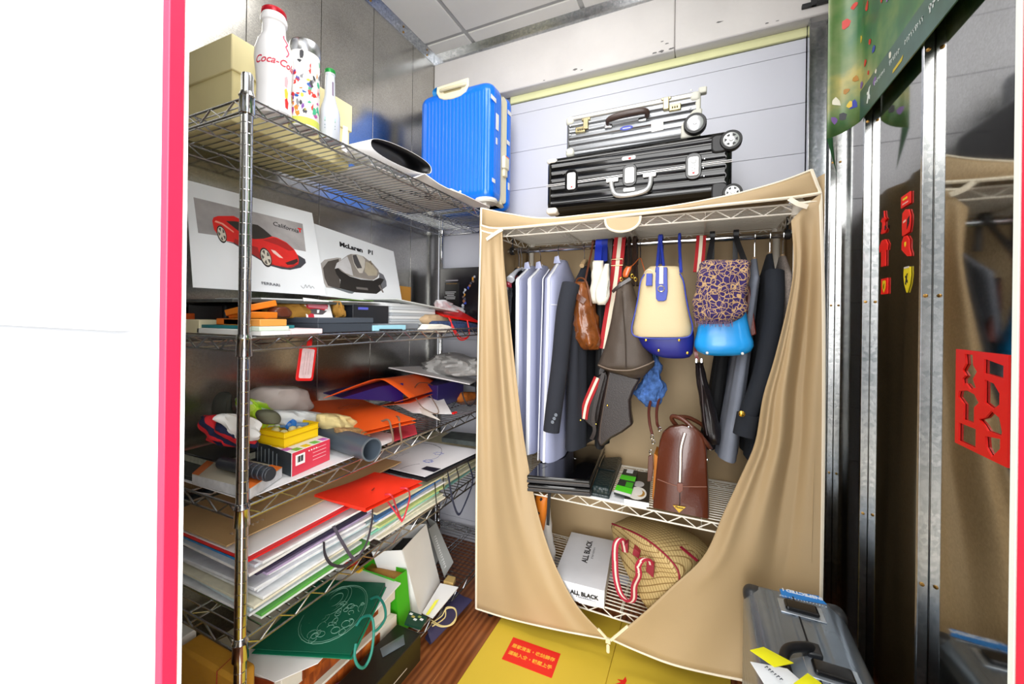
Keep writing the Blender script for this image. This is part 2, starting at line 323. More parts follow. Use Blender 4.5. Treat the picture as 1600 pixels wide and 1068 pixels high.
# ---------------------------------------------------------------- fabric cover
TAN = M('#b69d77', .55, 0, (3., .07), (700, .12)); PIPE = M('#efe6d2', .6)
cv = thing('wardrobe_cover', 'tan fabric wardrobe cover unzipped and sagging open with cream piping', 'wardrobe cover', (-.27, 1.73, 0))
def pl_eval(P, t):
    d = [0.]
    for a, b in zip(P, P[1:]): d.append(d[-1] + math.hypot(b[0] - a[0], b[1] - a[1]))
    s = t * d[-1]
    for i in range(len(P) - 1):
        if s <= d[i + 1] or i == len(P) - 2:
            k = (s - d[i]) / max(1e-9, d[i + 1] - d[i]); return (P[i][0] + (P[i + 1][0] - P[i][0]) * k, P[i][1] + (P[i + 1][1] - P[i][1]) * k)
def smoothpl(P, per=5):
    return [(p.x, p.y) for p in catmull([(a, b, 0) for a, b in P], per)]
def coons(T, B, O, I):
    T, B, O, I = [smoothpl(q) for q in (T, B, O, I)]
    def fn(u, v):
        t, b, o, i = pl_eval(T, u), pl_eval(B, u), pl_eval(O, v), pl_eval(I, v); r = []
        for k in (0, 1):
            r.append((1 - v) * t[k] + v * b[k] + (1 - u) * o[k] + u * i[k] - ((1 - u) * (1 - v) * T[0][k] + u * (1 - v) * T[-1][k] + (1 - u) * v * B[0][k] + u * v * B[-1][k]))
        return r
    return fn
def hump(x, c, w): return math.exp(-((x - c) / w) ** 2)
Lf = coons([(752, 350), (766, 354), (785, 360)], [(744, 950), (800, 967), (880, 985), (951, 998)], [(752, 350), (748, 520), (745, 740), (744, 950)],
           [(785, 360), (787, 400), (793, 460), (800, 530), (808, 600), (818, 680), (828, 740), (838, 790), (852, 840), (872, 892), (905, 950), (951, 998)])
def lfold(u, v):
    x, y = Lf(u, v); k = min(1, v * 5)
    d = k * (1 - .65 * v) * (.018 * sin(u * 11 + 2.5 * v) + .005 * sin(u * 23 - 3 * v + 1)) + .020 * sin(PI * v) * hump(u - .35 * v, .45, .16) - .03 * u ** 3 * sin(PI * min(1, v * 1.1))
    d += -.045 * v ** 4 * u + .010 * hump(u + .2 * v, .95, .08) + .02 * sin(6 * v + 3 * u) * v * u
    return U(x, y, Y=min(1.525, 1.497 - d * .8))
Rf = coons([(1282, 303), (1262, 318), (1236, 345)], [(1280, 1078), (1220, 1072), (1160, 1062), (1060, 1040), (1000, 1018), (955, 998)], [(1282, 303), (1287, 500), (1286, 760), (1280, 1078)],
           [(1236, 345), (1240, 410), (1232, 470), (1210, 560), (1192, 620), (1180, 690), (1158, 742), (1130, 802), (1100, 868), (1050, 916), (1000, 962), (955, 998)])
def rfold(u, v):
    x, y = Rf(u, v); k = min(1, v * 5)
    d = k * (1 - .8 * v) * (.014 * sin(u * 8 + 1.5 + 2 * v) + .005 * sin(u * 19 - 4 * v)) + .035 * hump(u, .72 - .25 * v, .12) * sin(PI * min(1, v * 1.3)) - .045 * hump(u, .45 - .1 * v, .16) * sin(PI * v) + .028 * hump(u, .86, .06) * sin(PI * min(1, v * 1.2))
    d += .045 * v ** 5 * u + .012 * sin(8 * v - 4 * u) * v + .006 * sin(17 * u + 9 * v) * v * v
    return U(x, y, Y=min(1.525, 1.495 - d * .8))
EB = [(752, 325), (790, 333), (850, 341), (930, 334), (1040, 323), (1130, 307), (1180, 295), (1230, 280), (1268, 265)]
HB = [(752, 352), (785, 357), (900, 346), (1010, 333), (1140, 319), (1235, 309), (1282, 302)]
def band(u, v):
    a = pl_eval(smoothpl(EB), u); b = pl_eval(smoothpl(HB), u); return U(a[0] + (b[0] - a[0]) * v, a[1] + (b[1] - a[1]) * v, Y=1.502 - .006 * sin(PI * v) - .004 * sin(u * 23) * sin(PI * v))
add('front_panel', grid(lfold, 40, 60), TAN, cv, W=True, solid=.0015, ang=80)
add('front_panel', grid(rfold, 50, 60), TAN, cv, W=True, solid=.0015, ang=80)
add('top_band', grid(band, 60, 6), TAN, cv, W=True, solid=.0015, ang=80)
def topsheet(u, v):
    p = band(u, 0); z0 = p.z; y = p.y + (1.975 - p.y) * v; zb = 1.697 + .03 * abs(2 * u - 1) ** 8
    return V((p.x, y, z0 + (zb - z0) * min(1, v * 2.2)))
add('top_panel', grid(topsheet, 40, 14), TAN, cv, W=True, solid=.0015, ang=80)
def side(x, s):
    return lambda u, v: V((x + s * (.010 * sin(u * 9 + v * 5) + .006 * sin(u * 21)), 1.5 + .475 * u, .05 + 1.67 * v))
for x, s in ((-.842, 1), (.322, -1)): add('side_panel', grid(side(x, s), 16, 30), TAN, cv, W=True, solid=.0015, ang=80)
add('back_panel', grid(lambda u, v: V((-.842 + 1.164 * u, 1.978 + .005 * sin(14 * u + 2 * sin(5 * v)) + .004 * sin(9 * v + 6 * u), .06 + 1.66 * v)), 40, 30), TAN, cv, W=True, solid=.0015, ang=80)
def pipe(pts, r=.0035): return tube(pts, r, 6, per=2)
pg = [pipe([band(i / 40, 0) for i in range(41)]), pipe([band(i / 40, 1) - V((0, .003, 0)) for i in range(41)], .0055), pipe([band(i / 40, 1) - V((0, .003, .022)) for i in (0, 1, 2)], .0055), pipe([band(i / 40, 1) - V((0, .003, .022)) for i in (37, 38, 39, 40)], .0055),
      pipe([band(0, v / 3) for v in range(4)] + [lfold(0, i / 40) for i in range(1, 41)], .005), pipe([lfold(i / 40, 1) for i in range(41)], .004),
      pipe([band(1, v / 3) for v in range(4)] + [rfold(0, i / 40) for i in range(1, 41)], .005), pipe([rfold(i / 40, 1) for i in range(41)], .004)]
add('piping', pg, PIPE, cv, W=True)
zp = [tube([lfold(1, .965), lfold(1, 1) + V((0, -.006, .0))], .005, 6), tube([rfold(1, .955), rfold(1, 1) + V((0, -.006, .0))], .005, 6)]
q = lfold(1, 1); [add('zip_end', g_, M('#efe3bd', .4), cv, W=True) for g_ in zp]; zp = [box(.018, .01, .018, (q.x, q.y - .008, q.z)), prism(rrect(.012, .032, .005), .003, frame((q.x + .001, q.y - .014, q.z - .024), (1, 0, 0), (0, 0, 1)))]
add('zip_pull', zp, M('#efe3bd', .4), cv, W=True, bevel=.0015)
fl0 = U(973, 340, Y=1.492); add('toggle_flap', prism([(-.062, .0)] + [(.062 * cos(a), -.05 * abs(sin(a)) ** .8) for a in [PI + PI * i / 14 for i in range(1, 14)]] + [(.062, 0)], .004, frame(fl0, (1, 0, .0), (0, 0, 1))), TAN, cv, W=True)
add('flap_binding', tube([fl0 + V((.062 * cos(a), -.002, -.05 * abs(sin(a)) ** .8)) for a in [PI + PI * i / 14 for i in range(0, 15)]], .0045, 6, per=2), PIPE, cv, W=True)
for a, b, c in (((785, 358), (776, 363), (760, 374)), ((1233, 310), (1246, 318), (1262, 323))):
    add('corner_binding', strap([U(*a, Y=1.485), U(*b, Y=1.482), U(*c, Y=1.484)], .014, .002, (0, 1, 0)), PIPE, cv, W=True)
# ================================================================ luggage
def F(px, py, Y, ax=(1, 0, 0), ay=(0, 0, 1)): return frame(U(px, py, Y=Y), ax, ay)
def ribcase(L, w, h, r, pitch, depth, endr, wide=.35, segs=7):
    """case lying along local x; grooves run along x around the y-z section"""
    base = rrect(w, h, r, 7); P = [(base[i], base[(i + 1) % len(base)]) for i in range(len(base))]; pts = []; s = 0.; step = pitch / 8
    dense = []
    for a, b in P:
        d = math.hypot(b[0] - a[0], b[1] - a[1]); n = max(1, int(d / step))
        for k in range(n): dense.append((a[0] + (b[0] - a[0]) * k / n, a[1] + (b[1] - a[1]) * k / n, s + d * k / n))
        s += d
    tot = s; m = round(tot / pitch)
    def sect(inset, dep):
        o = []
        for y, z, q in dense:
            ph = (q / tot * m) % 1.; g = dep * (sin(PI * (ph - (1 - wide)) / wide) if ph > 1 - wide else 0)
            k = inset + g; n = math.hypot(y, z) or 1
            ny = y - math.copysign(min(abs(y), k), y) if abs(abs(y) - w / 2) < r * 1.01 else y
            nz = z - math.copysign(min(abs(z), k), z) if abs(abs(z) - h / 2) < r * 1.01 else z
            sy = (w / 2 - inset) / (w / 2); sz = (h / 2 - inset) / (h / 2)
            yy, zz = y * sy, z * sz
            if g > 0:
                nx = (1 if abs(abs(y) - w / 2) < 1e-4 else 0) * math.copysign(1, y), (1 if abs(abs(z) - h / 2) < 1e-4 else 0) * math.copysign(1, z)
                if nx == (0, 0): nx = (y / n, z / n)
                yy -= nx[0] * g; zz -= nx[1] * g
            o.append((yy, zz))
        return o
    rings = []
    for k in range(segs): a = PI / 2 * k / (segs - 1); rings.append([(-L / 2 + endr * (1 - sin(a)), y, z) for y, z in sect(endr * (1 - cos(PI / 2 - a)) if 0 else endr * (1 - sin(a)) * 0 + endr * (1 - math.sqrt(max(0, 1 - (1 - sin(a)) ** 2))), 0)])
    rings = [[(-L / 2 + endr * (1 - cos(a)), y, z) for y, z in sect(endr * (1 - sin(a)), 0)] for a in [PI / 2 * k / (segs - 1) for k in range(segs)]]
    body = [[(x, y, z) for y, z in sect(0, depth)] for x in (-L / 2 + endr * 1.15, L / 2 - endr * 1.15)]
    return loft(rings + body + [[(-p[0], p[1], p[2]) for p in r_] for r_ in reversed(rings)])
def wheel(T, r, w, hubm, tyrem, parent, spokes=6):
    t = add('wheel', lathe([(r * .55, -w / 2), (r * .93, -w / 2), (r, -w * .35), (r, w * .35), (r * .93, w / 2), (r * .55, w / 2)], 26, T), tyrem, parent, W=True)
    add('hub', lathe([(0, -w * .55), (r * .7, -w * .52), (r * .72, w * .5), (r * .66, w * .56), (r * .2, w * .56), (r * .16, w * .72), (0, w * .72)], 24, T), hubm, t, W=True)
    for i in range(spokes):
        a = 2 * PI * i / spokes; add('hub_slot', prism([(r * .38 * cos(a - .2), r * .38 * sin(a - .2)), (r * .6 * cos(a - .28), r * .6 * sin(a - .28)), (r * .6 * cos(a + .28), r * .6 * sin(a + .28)), (r * .38 * cos(a + .2), r * .38 * sin(a + .2))], w * .02, T, w * .57), BLACK, t, W=True)
ROTF = lambda p: Matrix.Translation(V(p)) @ Matrix.Rotation(R(90), 4, 'X')     # lathe axis along -Y, towards the camera
# --- black polycarbonate case on top of the cover
BLK = M('#060607', .08, 0, None, None, 0., 0., .45); Yb = 1.555; x0, x1, z0, z1 = -.575, .09, 1.703, 1.925; cx = (x0 + x1) / 2; cz = (z0 + z1) / 2
bc = thing('suitcase', 'glossy black ribbed suitcase lying on the tan wardrobe cover', 'suitcase', (cx, Yb + .2, z0))
add('shell', tf(ribcase(x1 - x0, .40, z1 - z0, .03, .03, .004, .02), Matrix.Translation((cx, Yb + .2, cz))), BLK, bc, W=True, ang=50)
zs_ = z0 + .107
for dz in (.003, -.003): add('seam_rail', tube([(x0 + .02, Yb - .0005, zs_ + dz), (x0 + .05, Yb - .001, zs_ + dz), (x1 - .05, Yb - .001, zs_ + dz + .004), (x1 - .02, Yb - .0005, zs_ + dz + .004)], .0016, 6), M('#d8d8da', .4, .5), bc, W=True)
PLT = M('#eceded', .35)
for px, py, w, h in ((893, 283, .034, .066), (1083.5, 260, .034, .066), (984, 274, .034, .058)):
    b = add('lock_surround', prism(rrect(w + .018, h + .026, .022), .006, F(px, py, Yb + .002)), M('#08080a', .15), bc, W=True, bevel=.002)
    p = add('lock_plate', prism(rrect(w, h, .008), .006, F(px, py, Yb - .004)), PLT, b, W=True, bevel=.002)
    if px != 984:
        T = F(px, py, Yb - .0105)
        add('key_dial', lathe([(.0095, 0), (.008, .001), (.005, .0006), (0, .0008)], 14, T @ Matrix.Translation((0, .02, 0))), M('#b9bbbd', .4), p, W=True)
        for k in range(5): add('dial_mark', prism(rrect(.003, .002, .0008, 3), .0006, T @ Matrix.Translation((-.004 if k % 2 else .004, .004 - k * .006, 0))), INK, p, W=True)
        add('dial_mark', prism(rrect(.007, .006, .001, 3), .0006, T @ Matrix.Translation((0, -.022, 0))), M('#d43a3a', .5), p, W=True)
lg = add('badge', prism(rrect(.05, .014, .0065), .003, F(982.5, 247, Yb - .0005)), PLT, bc, W=True, bevel=.001); add('badge_mark', prism(ell(.006, .004, 12), .0006, F(984, 247, Yb - .0038)), RED, lg, W=True)
add('name_label', prism(rrect(.042, .013, .004), .002, F(983, 296, Yb)), WHITE, bc, W=True)
hd = add('handle', sweep(catmull([U(955, 284, Y=Yb - .006), U(957, 296, Y=Yb - .012), U(964, 305, Y=Yb - .02), U(986, 304, Y=Yb - .022), U(1008, 298, Y=Yb - .02), U(1015, 290, Y=Yb - .012), U(1017, 277, Y=Yb - .006)], 6), circ(.0085, 10)), M('#c9cacc', .3, .6), bc, W=True)
for px, py in ((957, 282), (1015, 274)): add('handle_mount', prism(rrect(.045, .014, .003), .009, F(px, py, Yb - .001)), PLT, hd, W=True, bevel=.002)
for px, py, w, h in ((861, 330, .048, .026), (862, 253, .046, .02)):
    p = U(px, py, Y=Yb + .01); add('corner_cap', tf(ribcase(w, .05, h, .010, .5, 0, .012), Matrix.Translation((x0 + w / 2 - .002, Yb + .022, p.z))), M('#d9d4cc', .35), bc, W=True)
for px, py in ((1127, 226), (1127, 300)):
    p = U(px, py, Y=Yb); add('wheel_housing', [prism(rrect(.05, .06, .016), .014, F(px - 3, py, Yb + .006)), bx(p.x - .01, p.x + .035, Yb - .004, Yb + .04, p.z - .018, p.z + .018)], M('#17171a', .45), bc, W=True, bevel=.005)
for px, py, r in ((1142, 220, .034), (1144, 302, .031)): wheel(ROTF(U(px, py, Y=Yb + .0)), r, .026, M('#c8cacb', .3, .5), M('#111113', .5), bc)
for px, py in ((880, 272), (1101, 248), (1100, 275), (1099, 262)): add('rivet', lathe([(.0032, 0), (.002, .002), (0, .0022)], 8, F(px, py, Yb - .001)), CHROME, bc, W=True)
# --- silver aluminium case on top of it
ALU = M('#85878a', .36, 1., (30., .06)); Ya = 1.585; x0, x1, z0, z1 = -.503, -.012, 1.929, 2.088; cx = (x0 + x1) / 2; cz = (z0 + z1) / 2
sl = thing('suitcase', 'silver ribbed aluminium case with dark handle stacked on the black suitcase', 'suitcase', (cx, Ya + .17, z0))
add('shell', tf(ribcase(x1 - x0, .34, z1 - z0, .022, .026, .007, .012, .35), Matrix.Translation((cx, Ya + .17, cz))), ALU, sl, W=True, ang=50)
GRY = M('#b9b8ae', .5)
for px, zz in ((0, z0 + .016), (0, z1 - .016), (1, z1 - .016)):
    xx = x0 + .015 if px == 0 else x1 - .015
    add('corner_cap', tf(ribcase(.036, .05, .036, .012, .5, 0, .012), Matrix.Translation((xx, Ya + .02, zz))), GRY, sl, W=True)
add('edge_frame', tf(ribcase(x1 - x0 - .01, .03, .022, .009, .5, 0, .01), Matrix.Translation((cx, Ya + .012, z1 - .0095))), M('#a9a8a4', .4, .8), sl, W=True)
add('edge_frame', tf(ribcase(.018, .03, z1 - z0 - .02, .009, .5, 0, .006), Matrix.Translation((x1 - .006, Ya + .014, cz))), GRY, sl, W=True)
h = add('handle', [tube([U(950, 194, Y=Ya - .006), U(953, 186, Y=Ya - .026), U(980, 177.5, Y=Ya - .032), U(1008, 173.5, Y=Ya - .026), U(1011, 182, Y=Ya - .006)], .0105, 10, taper=lambda t: .75 + .45 * sin(PI * t))], M('#3a2a26', .4), sl, W=True)
for px, py in ((951, 198), (1004, 187)): add('handle_mount', prism(rrect(.03, .016, .004), .008, F(px, py, Ya - .001)), CHROME, h, W=True, bevel=.002)
for px, py, dx in ((916, 196, -.022), (1041, 165, .030)):
    q = U(px, py, Y=Ya); l = add('latch', [bx(q.x - .010, q.x + .010, Ya - .012, Ya + .002, q.z - .018, q.z + .026), bx(q.x - .017, q.x + .017, Ya - .008, Ya + .002, q.z + .018, q.z + .028)], M('#b4a884', .3, 1.), sl, W=True, bevel=.002)
    add('combination_lock', bx(q.x + dx - .020, q.x + dx + .020, Ya - .009, Ya + .002, q.z - .026, q.z - .004), M('#b3a77e', .3, 1.), l, W=True, bevel=.002)
    for k in range(3): add('number_wheel', lathe([(.0045, -.0025), (.0045, .0025)], 10, Matrix.Translation((q.x + dx - .008 + k * .008, Ya - .008, q.z - .015)) @ Matrix.Rotation(R(90), 4, 'Y')), M('#3c3626', .4), l, W=True)
bd = add('badge', prism(ell(.024, .0085, 20), .0025, F(979, 200, Ya - .001)), M('#4350b8', .4), sl, W=True); add('badge_mark', prism(rrect(.03, .004, .001, 3), .0008, F(979, 200, Ya - .0036)), M('#c6cbe8', .5), bd, W=True)
add('paper_tag', prism(rrect(.042, .04, .002, 3), .0012, F(1027, 196, Ya - .003, (1, 0, .05))), paper('#e9e6e2'), sl, W=True)
add('wheel_housing', prism([(-.03, -.052), (.035, -.052), (.04, .045), (.012, .045), (-.012, .02), (-.028, -.005)], .02, F(1078, 195, Ya + .012)), GRY, sl, W=True, bevel=.005)
wheel(ROTF(U(1086, 194.5, Y=Ya - .014)), .0375, .028, M('#c4c6c9', .3, .6), M('#151517', .5), sl, 0)
q = U(1097, 143, Y=Ya + .02); add('corner_wheel', [bx(x1 - .005, x1 + .022, Ya + .005, Ya + .03, q.z - .011, q.z + .011)], GRY, sl, W=True, bevel=.004)
for px, py in ((888, 188), (891, 197), (891, 211), (886, 237), (1080, 141), (1078, 151), (1078, 169)): add('rivet', lathe([(.0035, 0), (.0025, .002), (0, .0025)], 8, F(px, py, Ya - .002)), CHROME, sl, W=True)
# --- blue case standing on the top shelf
BLU = M('#006ee4', .3, 0, (4., .05), None, .25); Yk = 1.62; x0, x1 = -1.275, -.868; z0, z1 = 1.80, 2.362; cx = (x0 + x1) / 2
bl = thing('suitcase', 'bright blue ribbed suitcase with cream handle standing on the top shelf', 'suitcase', (cx, Yk + .12, SZ[4] + .005))
TB = Matrix.Translation((cx, Yk + .11, (z0 + z1) / 2)) @ Matrix.Rotation(R(-90), 4, 'Y') @ Matrix.Rotation(R(90), 4, 'X')
g1 = ribcase(z1 - z0, x1 - x0, .135, .045, .0205, .0028, .05, .5)
for nm, dy, dp in (('front_shell', -.035, .135), ('rear_shell', .095, .085)):
    g = g1 if nm == 'front_shell' else ribcase(z1 - z0, x1 - x0, .085, .04, .0205, .0028, .04, .5)
    add(nm, tf(g, Matrix.Translation((cx, Yk + .1025 + dy, (z0 + z1) / 2)) @ Matrix(((0, 1, 0, 0), (0, 0, 1, 0), (1, 0, 0, 0), (0, 0, 0, 1)))), BLU, bl, W=True, ang=50)
CRM = M('#e6dfc4', .45)
add('seam_rail', tf(ribcase(z1 - z0 - .02, x1 - x0 - .006, .012, .03, .5, 0, .03), Matrix.Translation((cx, Yk + .145, (z0 + z1) / 2)) @ Matrix(((0, 1, 0, 0), (0, 0, 1, 0), (1, 0, 0, 0), (0, 0, 0, 1)))), CRM, bl, W=True)
# cream handle recess: a curved plate over the top edge of the front
hc = U(701, 136, Y=Yk - .003); hp = [(-.088, .03), (-.09, .0), (-.075, -.026), (-.045, -.04), (0, -.045), (.045, -.04), (.075, -.026), (.09, .0), (.088, .035)]
hr = add('handle_recess', prism(hp, .01, frame(V((cx - .005, Yk + .006, z1 - .015)), (1, 0, 0), (0, 0, 1))), CRM, bl, W=True, bevel=.004)
add('handle', tube([(cx - .07, Yk - .002, z1 - .008), (cx - .05, Yk - .012, z1 - .012), (cx + .05, Yk - .012, z1 - .012), (cx + .07, Yk - .002, z1 - .008)], .008, 8), M('#d8cfae', .45), hr, W=True)
add('handle_slot', prism(rrect(.1, .018, .008), .001, frame((cx - .003, Yk - .0041, z1 - .018), (1, 0, 0), (0, 0, 1))), M('#a89c74', .7), hr, W=True)
add('blue_strap', strap([(cx - .12, Yk + .03, z1 - .01), (cx - .115, Yk + .02, z1 + .012), (cx - .08, Yk + .02, z1 + .018), (cx - .06, Yk + .03, z1)], .03, .002, (0, 0, 1)), M('#1d86c9', .5), bl, W=True)
for a, b, w, h in (((.02, 2.27), (.5, .86), .05, .02), ((.06, 2.18), 0, .028, .075), ((.055, 2.09), 0, .015, .03), ((.19, 2.28), 0, .04, .02), ((.18, 2.13), 0, .03, .02), ((.03, 1.9), 0, .03, .018), ((.19, 1.92), 0, .02, .035)):
    add('sticker', prism(rrect(w, h, .002, 3), .0008, frame((x1 + .0005, Yk + a[0], a[1]), (0, 1, 0), (0, 0, 1))), M('#e9e9ea', .5), bl, W=True)
add('latch', [bx(x1 - .004, x1 + .016, Yk + .115, Yk + .165, 1.985, 2.045), bx(x1 - .004, x1 + .010, Yk + .125, Yk + .16, 1.95, 1.99)], CRM, bl, W=True, bevel=.005)
add('latch_mark', bx(x1 + .0155, x1 + .0165, Yk + .12, Yk + .16, 2.04, 2.045), M('#e2703a', .5), bl, W=True)
add('badge', prism(ell(.007, .008, 12), .0015, F(719, 300, Yk - .002)), M('#dfeefc', .3), bl, W=True)
for xx in (x0 + .05, x1 - .045):
    h = add('wheel_housing', lathe([(.0, .018), (.05, .016), (.055, .004), (.05, -.004), (0, -.006)], 22, None, (xx, Yk + .045, z0 + .006)), M('#d9d7cf', .5), bl, W=True)
    add('wheel', lathe([(.006, -.01), (.02, -.01), (.022, -.006), (.022, .006), (.02, .01), (.006, .01)], 18, Matrix.Translation((xx, Yk + .045, z0 - .001)) @ Matrix.Rotation(R(90), 4, 'Y')), M('#e3e1da', .5), h, W=True)
# --- grey case lying on its side by the right wall
Z6 = .505; gx0, gx1, gy0, gy1 = .122, .362, .70, 1.398; TI = M('#8d99a6', .26, .7, (12., .1)); gcx = (gx0 + gx1) / 2; gcy = (gy0 + gy1) / 2
gs = thing('suitcase', 'large grey ribbed suitcase with black corners on the floor by the right wall', 'suitcase', (gcx, gcy, 0))
add('shell', tf(ribcase(gy1 - gy0, gx1 - gx0, Z6 - .004, .045, .045, .003, .025, .12), Matrix.Translation((gcx, gcy, (Z6 + .004) / 2)) @ Matrix.Rotation(R(90), 4, 'Z')), TI, gs, W=True, ang=50)
add('seam', [bx(gcx - .002, gcx + .002, gy0 + .05, gy1 - .03, Z6 - .003, Z6 + .0015)], INK, gs, W=True)
for x, y in ((gx0 + .0265, gy1 - .027), (gx1 - .0265, gy1 - .027), (gx0 + .0265, gy0 + .027), (gx1 - .0265, gy0 + .027)):
    add('corner_cap', tf(ribcase(.056, .056, .05, .022, .5, 0, .022), Matrix.Translation((x, y, Z6 - .0255))), M('#2e3033', .4), gs, W=True)
def ontop(px, py, z=Z6): return U(px, py, Z=z)
st_ = add('sticker', slab([ontop(1218, 920), ontop(1279, 931), ontop(1292, 944), ontop(1222, 932)], .0012, n=3), M('#1f86dc', .5), gs, W=True)
p0 = ontop(1253, 928); text('INSPECTED !', .017, M('#eef6ff', .5), st_, frame(p0 + V((0, -.001, .0016)), (-1, .0, 0), (0, -1, 0)), bold=.0006)
p0 = ontop(1253, 938); marks(frame(p0 + V((0, -.002, .0014)), (-1, .0, 0), (0, -1, 0)), 16, .11, .006, M('#d5e8fb', .5), st_)
for c in ((1252, 954), (1302, 1055)):
    q = ontop(*c); r = add('latch_recess', slab([q + V((-.05, .03, 0)), q + V((.05, .03, 0)), q + V((.05, -.028, 0)), q + V((-.05, -.028, 0))], .003, n=2), M('#b7c0c9', .3, .6), gs, W=True, bevel=.002)
    add('latch', tf(ribcase(.075, .04, .012, .005, .5, 0, .006), Matrix.Translation(q + V((0, 0, .008)))), M('#121214', .25), r, W=True)
hb = add('handle', [tube([ontop(1270, 1014, Z6), ontop(1262, 1011, Z6 + .016), ontop(1247, 1010, Z6 + .024), ontop(1231, 1014, Z6 + .026), ontop(1225, 1030, Z6 + .026), ontop(1236, 1062, Z6 + .026), ontop(1258, 1090, Z6 + .024), ontop(1290, 1090, Z6 + .004)], .0105, 10)], M('#17181c', .4), gs, W=True)
add('handle_mount', [box(.03, .04, .014, ontop(1271, 1020, Z6) + V((0, 0, .006)))], M('#26282c', .35), hb, W=True, bevel=.004)
add('handle_recess', slab([ontop(1228, 1030), ontop(1266, 1024), ontop(1300, 1075), ontop(1250, 1085)], .0012, n=3), M('#a4b2c0', .3, .6), gs, W=True)
tg = add('luggage_tag', slab([ontop(1172, 1034, Z6 + .05), ontop(1230, 1045, Z6 + .045), ontop(1256, 1068, Z6 + .04), ontop(1196, 1072, Z6 + .045)], .002, .004, n=6), M('#e9edf0', .5), gs, W=True, bevel=.0008)
a = ontop(1196, 1050, Z6 + .053); marks(frame(ontop(1210, 1052, Z6 + .056), (.75, -.66, 0), (.66, .75, 0)), 6, .036, .009, M('#5a626c', .6), tg)
add('tag_band', slab([ontop(1172, 1016, Z6 + .05), ontop(1193, 1011, Z6 + .05), ontop(1240, 1036, Z6 + .048), ontop(1210, 1042, Z6 + .05)], .0015, .003, n=5), M('#f0ec18', .5), gs, W=True)
add('tag_band', slab([ontop(1240, 1068, Z6 + .05), ontop(1262, 1052, Z6 + .05), ontop(1284, 1068, Z6 + .044), ontop(1270, 1078, Z6 + .045)], .0015, .003, n=5), M('#f0ec18', .5), gs, W=True)
# ================================================================ top shelf of the chrome unit
TS = SZ[4] + .006
tb = thing('storage_box', 'pale yellow lidded box at the back of the top shelf', 'box', (-1.23, .84, TS)); YEL = paper('#e0d49e', (5., .08))
add('body', bx(-1.352, -1.108, .648, 1.035, TS, TS + .19), YEL, tb, W=True, bevel=.003)
add('lid', bx(-1.358, -1.102, .642, 1.041, TS + .13, TS + .222), paper('#e3d8a6', (5., .08)), tb, W=True, bevel=.003)
def lean(p, deg, ax='Y'): return Matrix.Translation(V(p)) @ Matrix.Rotation(R(deg), 4, ax)
WB = M('#f2f2f4', .3, 0, None, None, .2)
b0 = U(428, 184, Z=TS); T = lean(b0, -1)
bt = thing('bottle', 'large white aluminium drinks bottle with red cap, tilted on the top shelf', 'bottle', mat4=T)
PR = [(0, 0), (.036, 0), (.041, .006), (.040, .04), (.0385, .07), (.041, .11), (.044, .14), (.043, .165), (.036, .19), (.028, .205), (.027, .215), (.0265, .235), (.030, .238), (.031, .245), (.030, .25), (.0275, .252), (.027, .258)]
add('body', lathe(PR, 36), WB, bt)
add('cap', lathe([(.027, .258), (.0285, .26), (.0285, .268), (.025, .272), (0, .2725)], 30), M('#c4162a', .3, .3), bt)
def wrap(g, r, zc):
    """bend flat x-y geometry round a vertical cylinder of radius r; x=0 faces +X"""
    o = []
    for p in g[0]:
        rr = r(p[1] + zc) + p[2] + .0004; a = p[0] / rr; o.append(V((rr * cos(a), rr * sin(a), p[1] + zc)))
    return o, g[1]
def txtgeo(s, size, shear=0., bold=0., sx=1.):
    cu = bpy.data.curves.new('t', 'FONT'); cu.body = s; cu.size = size; cu.extrude = .0002; cu.shear = shear; cu.offset = bold; cu.align_x = 'CENTER'; cu.align_y = 'CENTER'; cu.resolution_u = 3
    to = bpy.data.objects.new('t', cu); COL.objects.link(to); dg = bpy.context.evaluated_depsgraph_get(); dg.update(); me = bpy.data.meshes.new_from_object(to.evaluated_get(dg)); COL.objects.unlink(to)
    g = ([V((v.co.x * sx, v.co.y, v.co.z)) for v in me.vertices], [tuple(p.vertices) for p in me.polygons]); bpy.data.objects.remove(to); bpy.data.curves.remove(cu); bpy.data.meshes.remove(me); return g
def prof_r(P):
    def f(z):
        for a, b in zip(P, P[1:]):
            if a[1] <= z <= b[1] and b[1] > a[1]: return a[0] + (b[0] - a[0]) * (z - a[1]) / (b[1] - a[1])
        return P[-1][0]
    return f
RZ = lambda d: Matrix.Rotation(R(d), 4, 'Z')
add('script_lettering', tf(wrap(txtgeo('Coca-Cola', .024, .35, .0004), prof_r(PR), .125), RZ(-30)), M('#d33a52', .5), bt)
add('printed_scribble', tf(wrap(tube([(-.004, -.03, .0003), (.003, -.018, .0003), (-.004, -.006, .0003), (.004, .006, .0003), (-.003, .018, .0003), (.003, .03, .0003)], .0016, 5), prof_r(PR), .175), RZ(8)), M('#d8496a', .5), bt)
for k, (z, c) in enumerate(((.055, '#e8c83c'), (.03, '#d42a2a'), (.085, '#e6b8c0'))): add('printed_figure', tf(wrap(prism([(-.004, -.012), (.003, -.014), (.006, .004), (.001, .014), (-.005, .008)], .0003), prof_r(PR), z), RZ(8)), M(c, .5), bt)
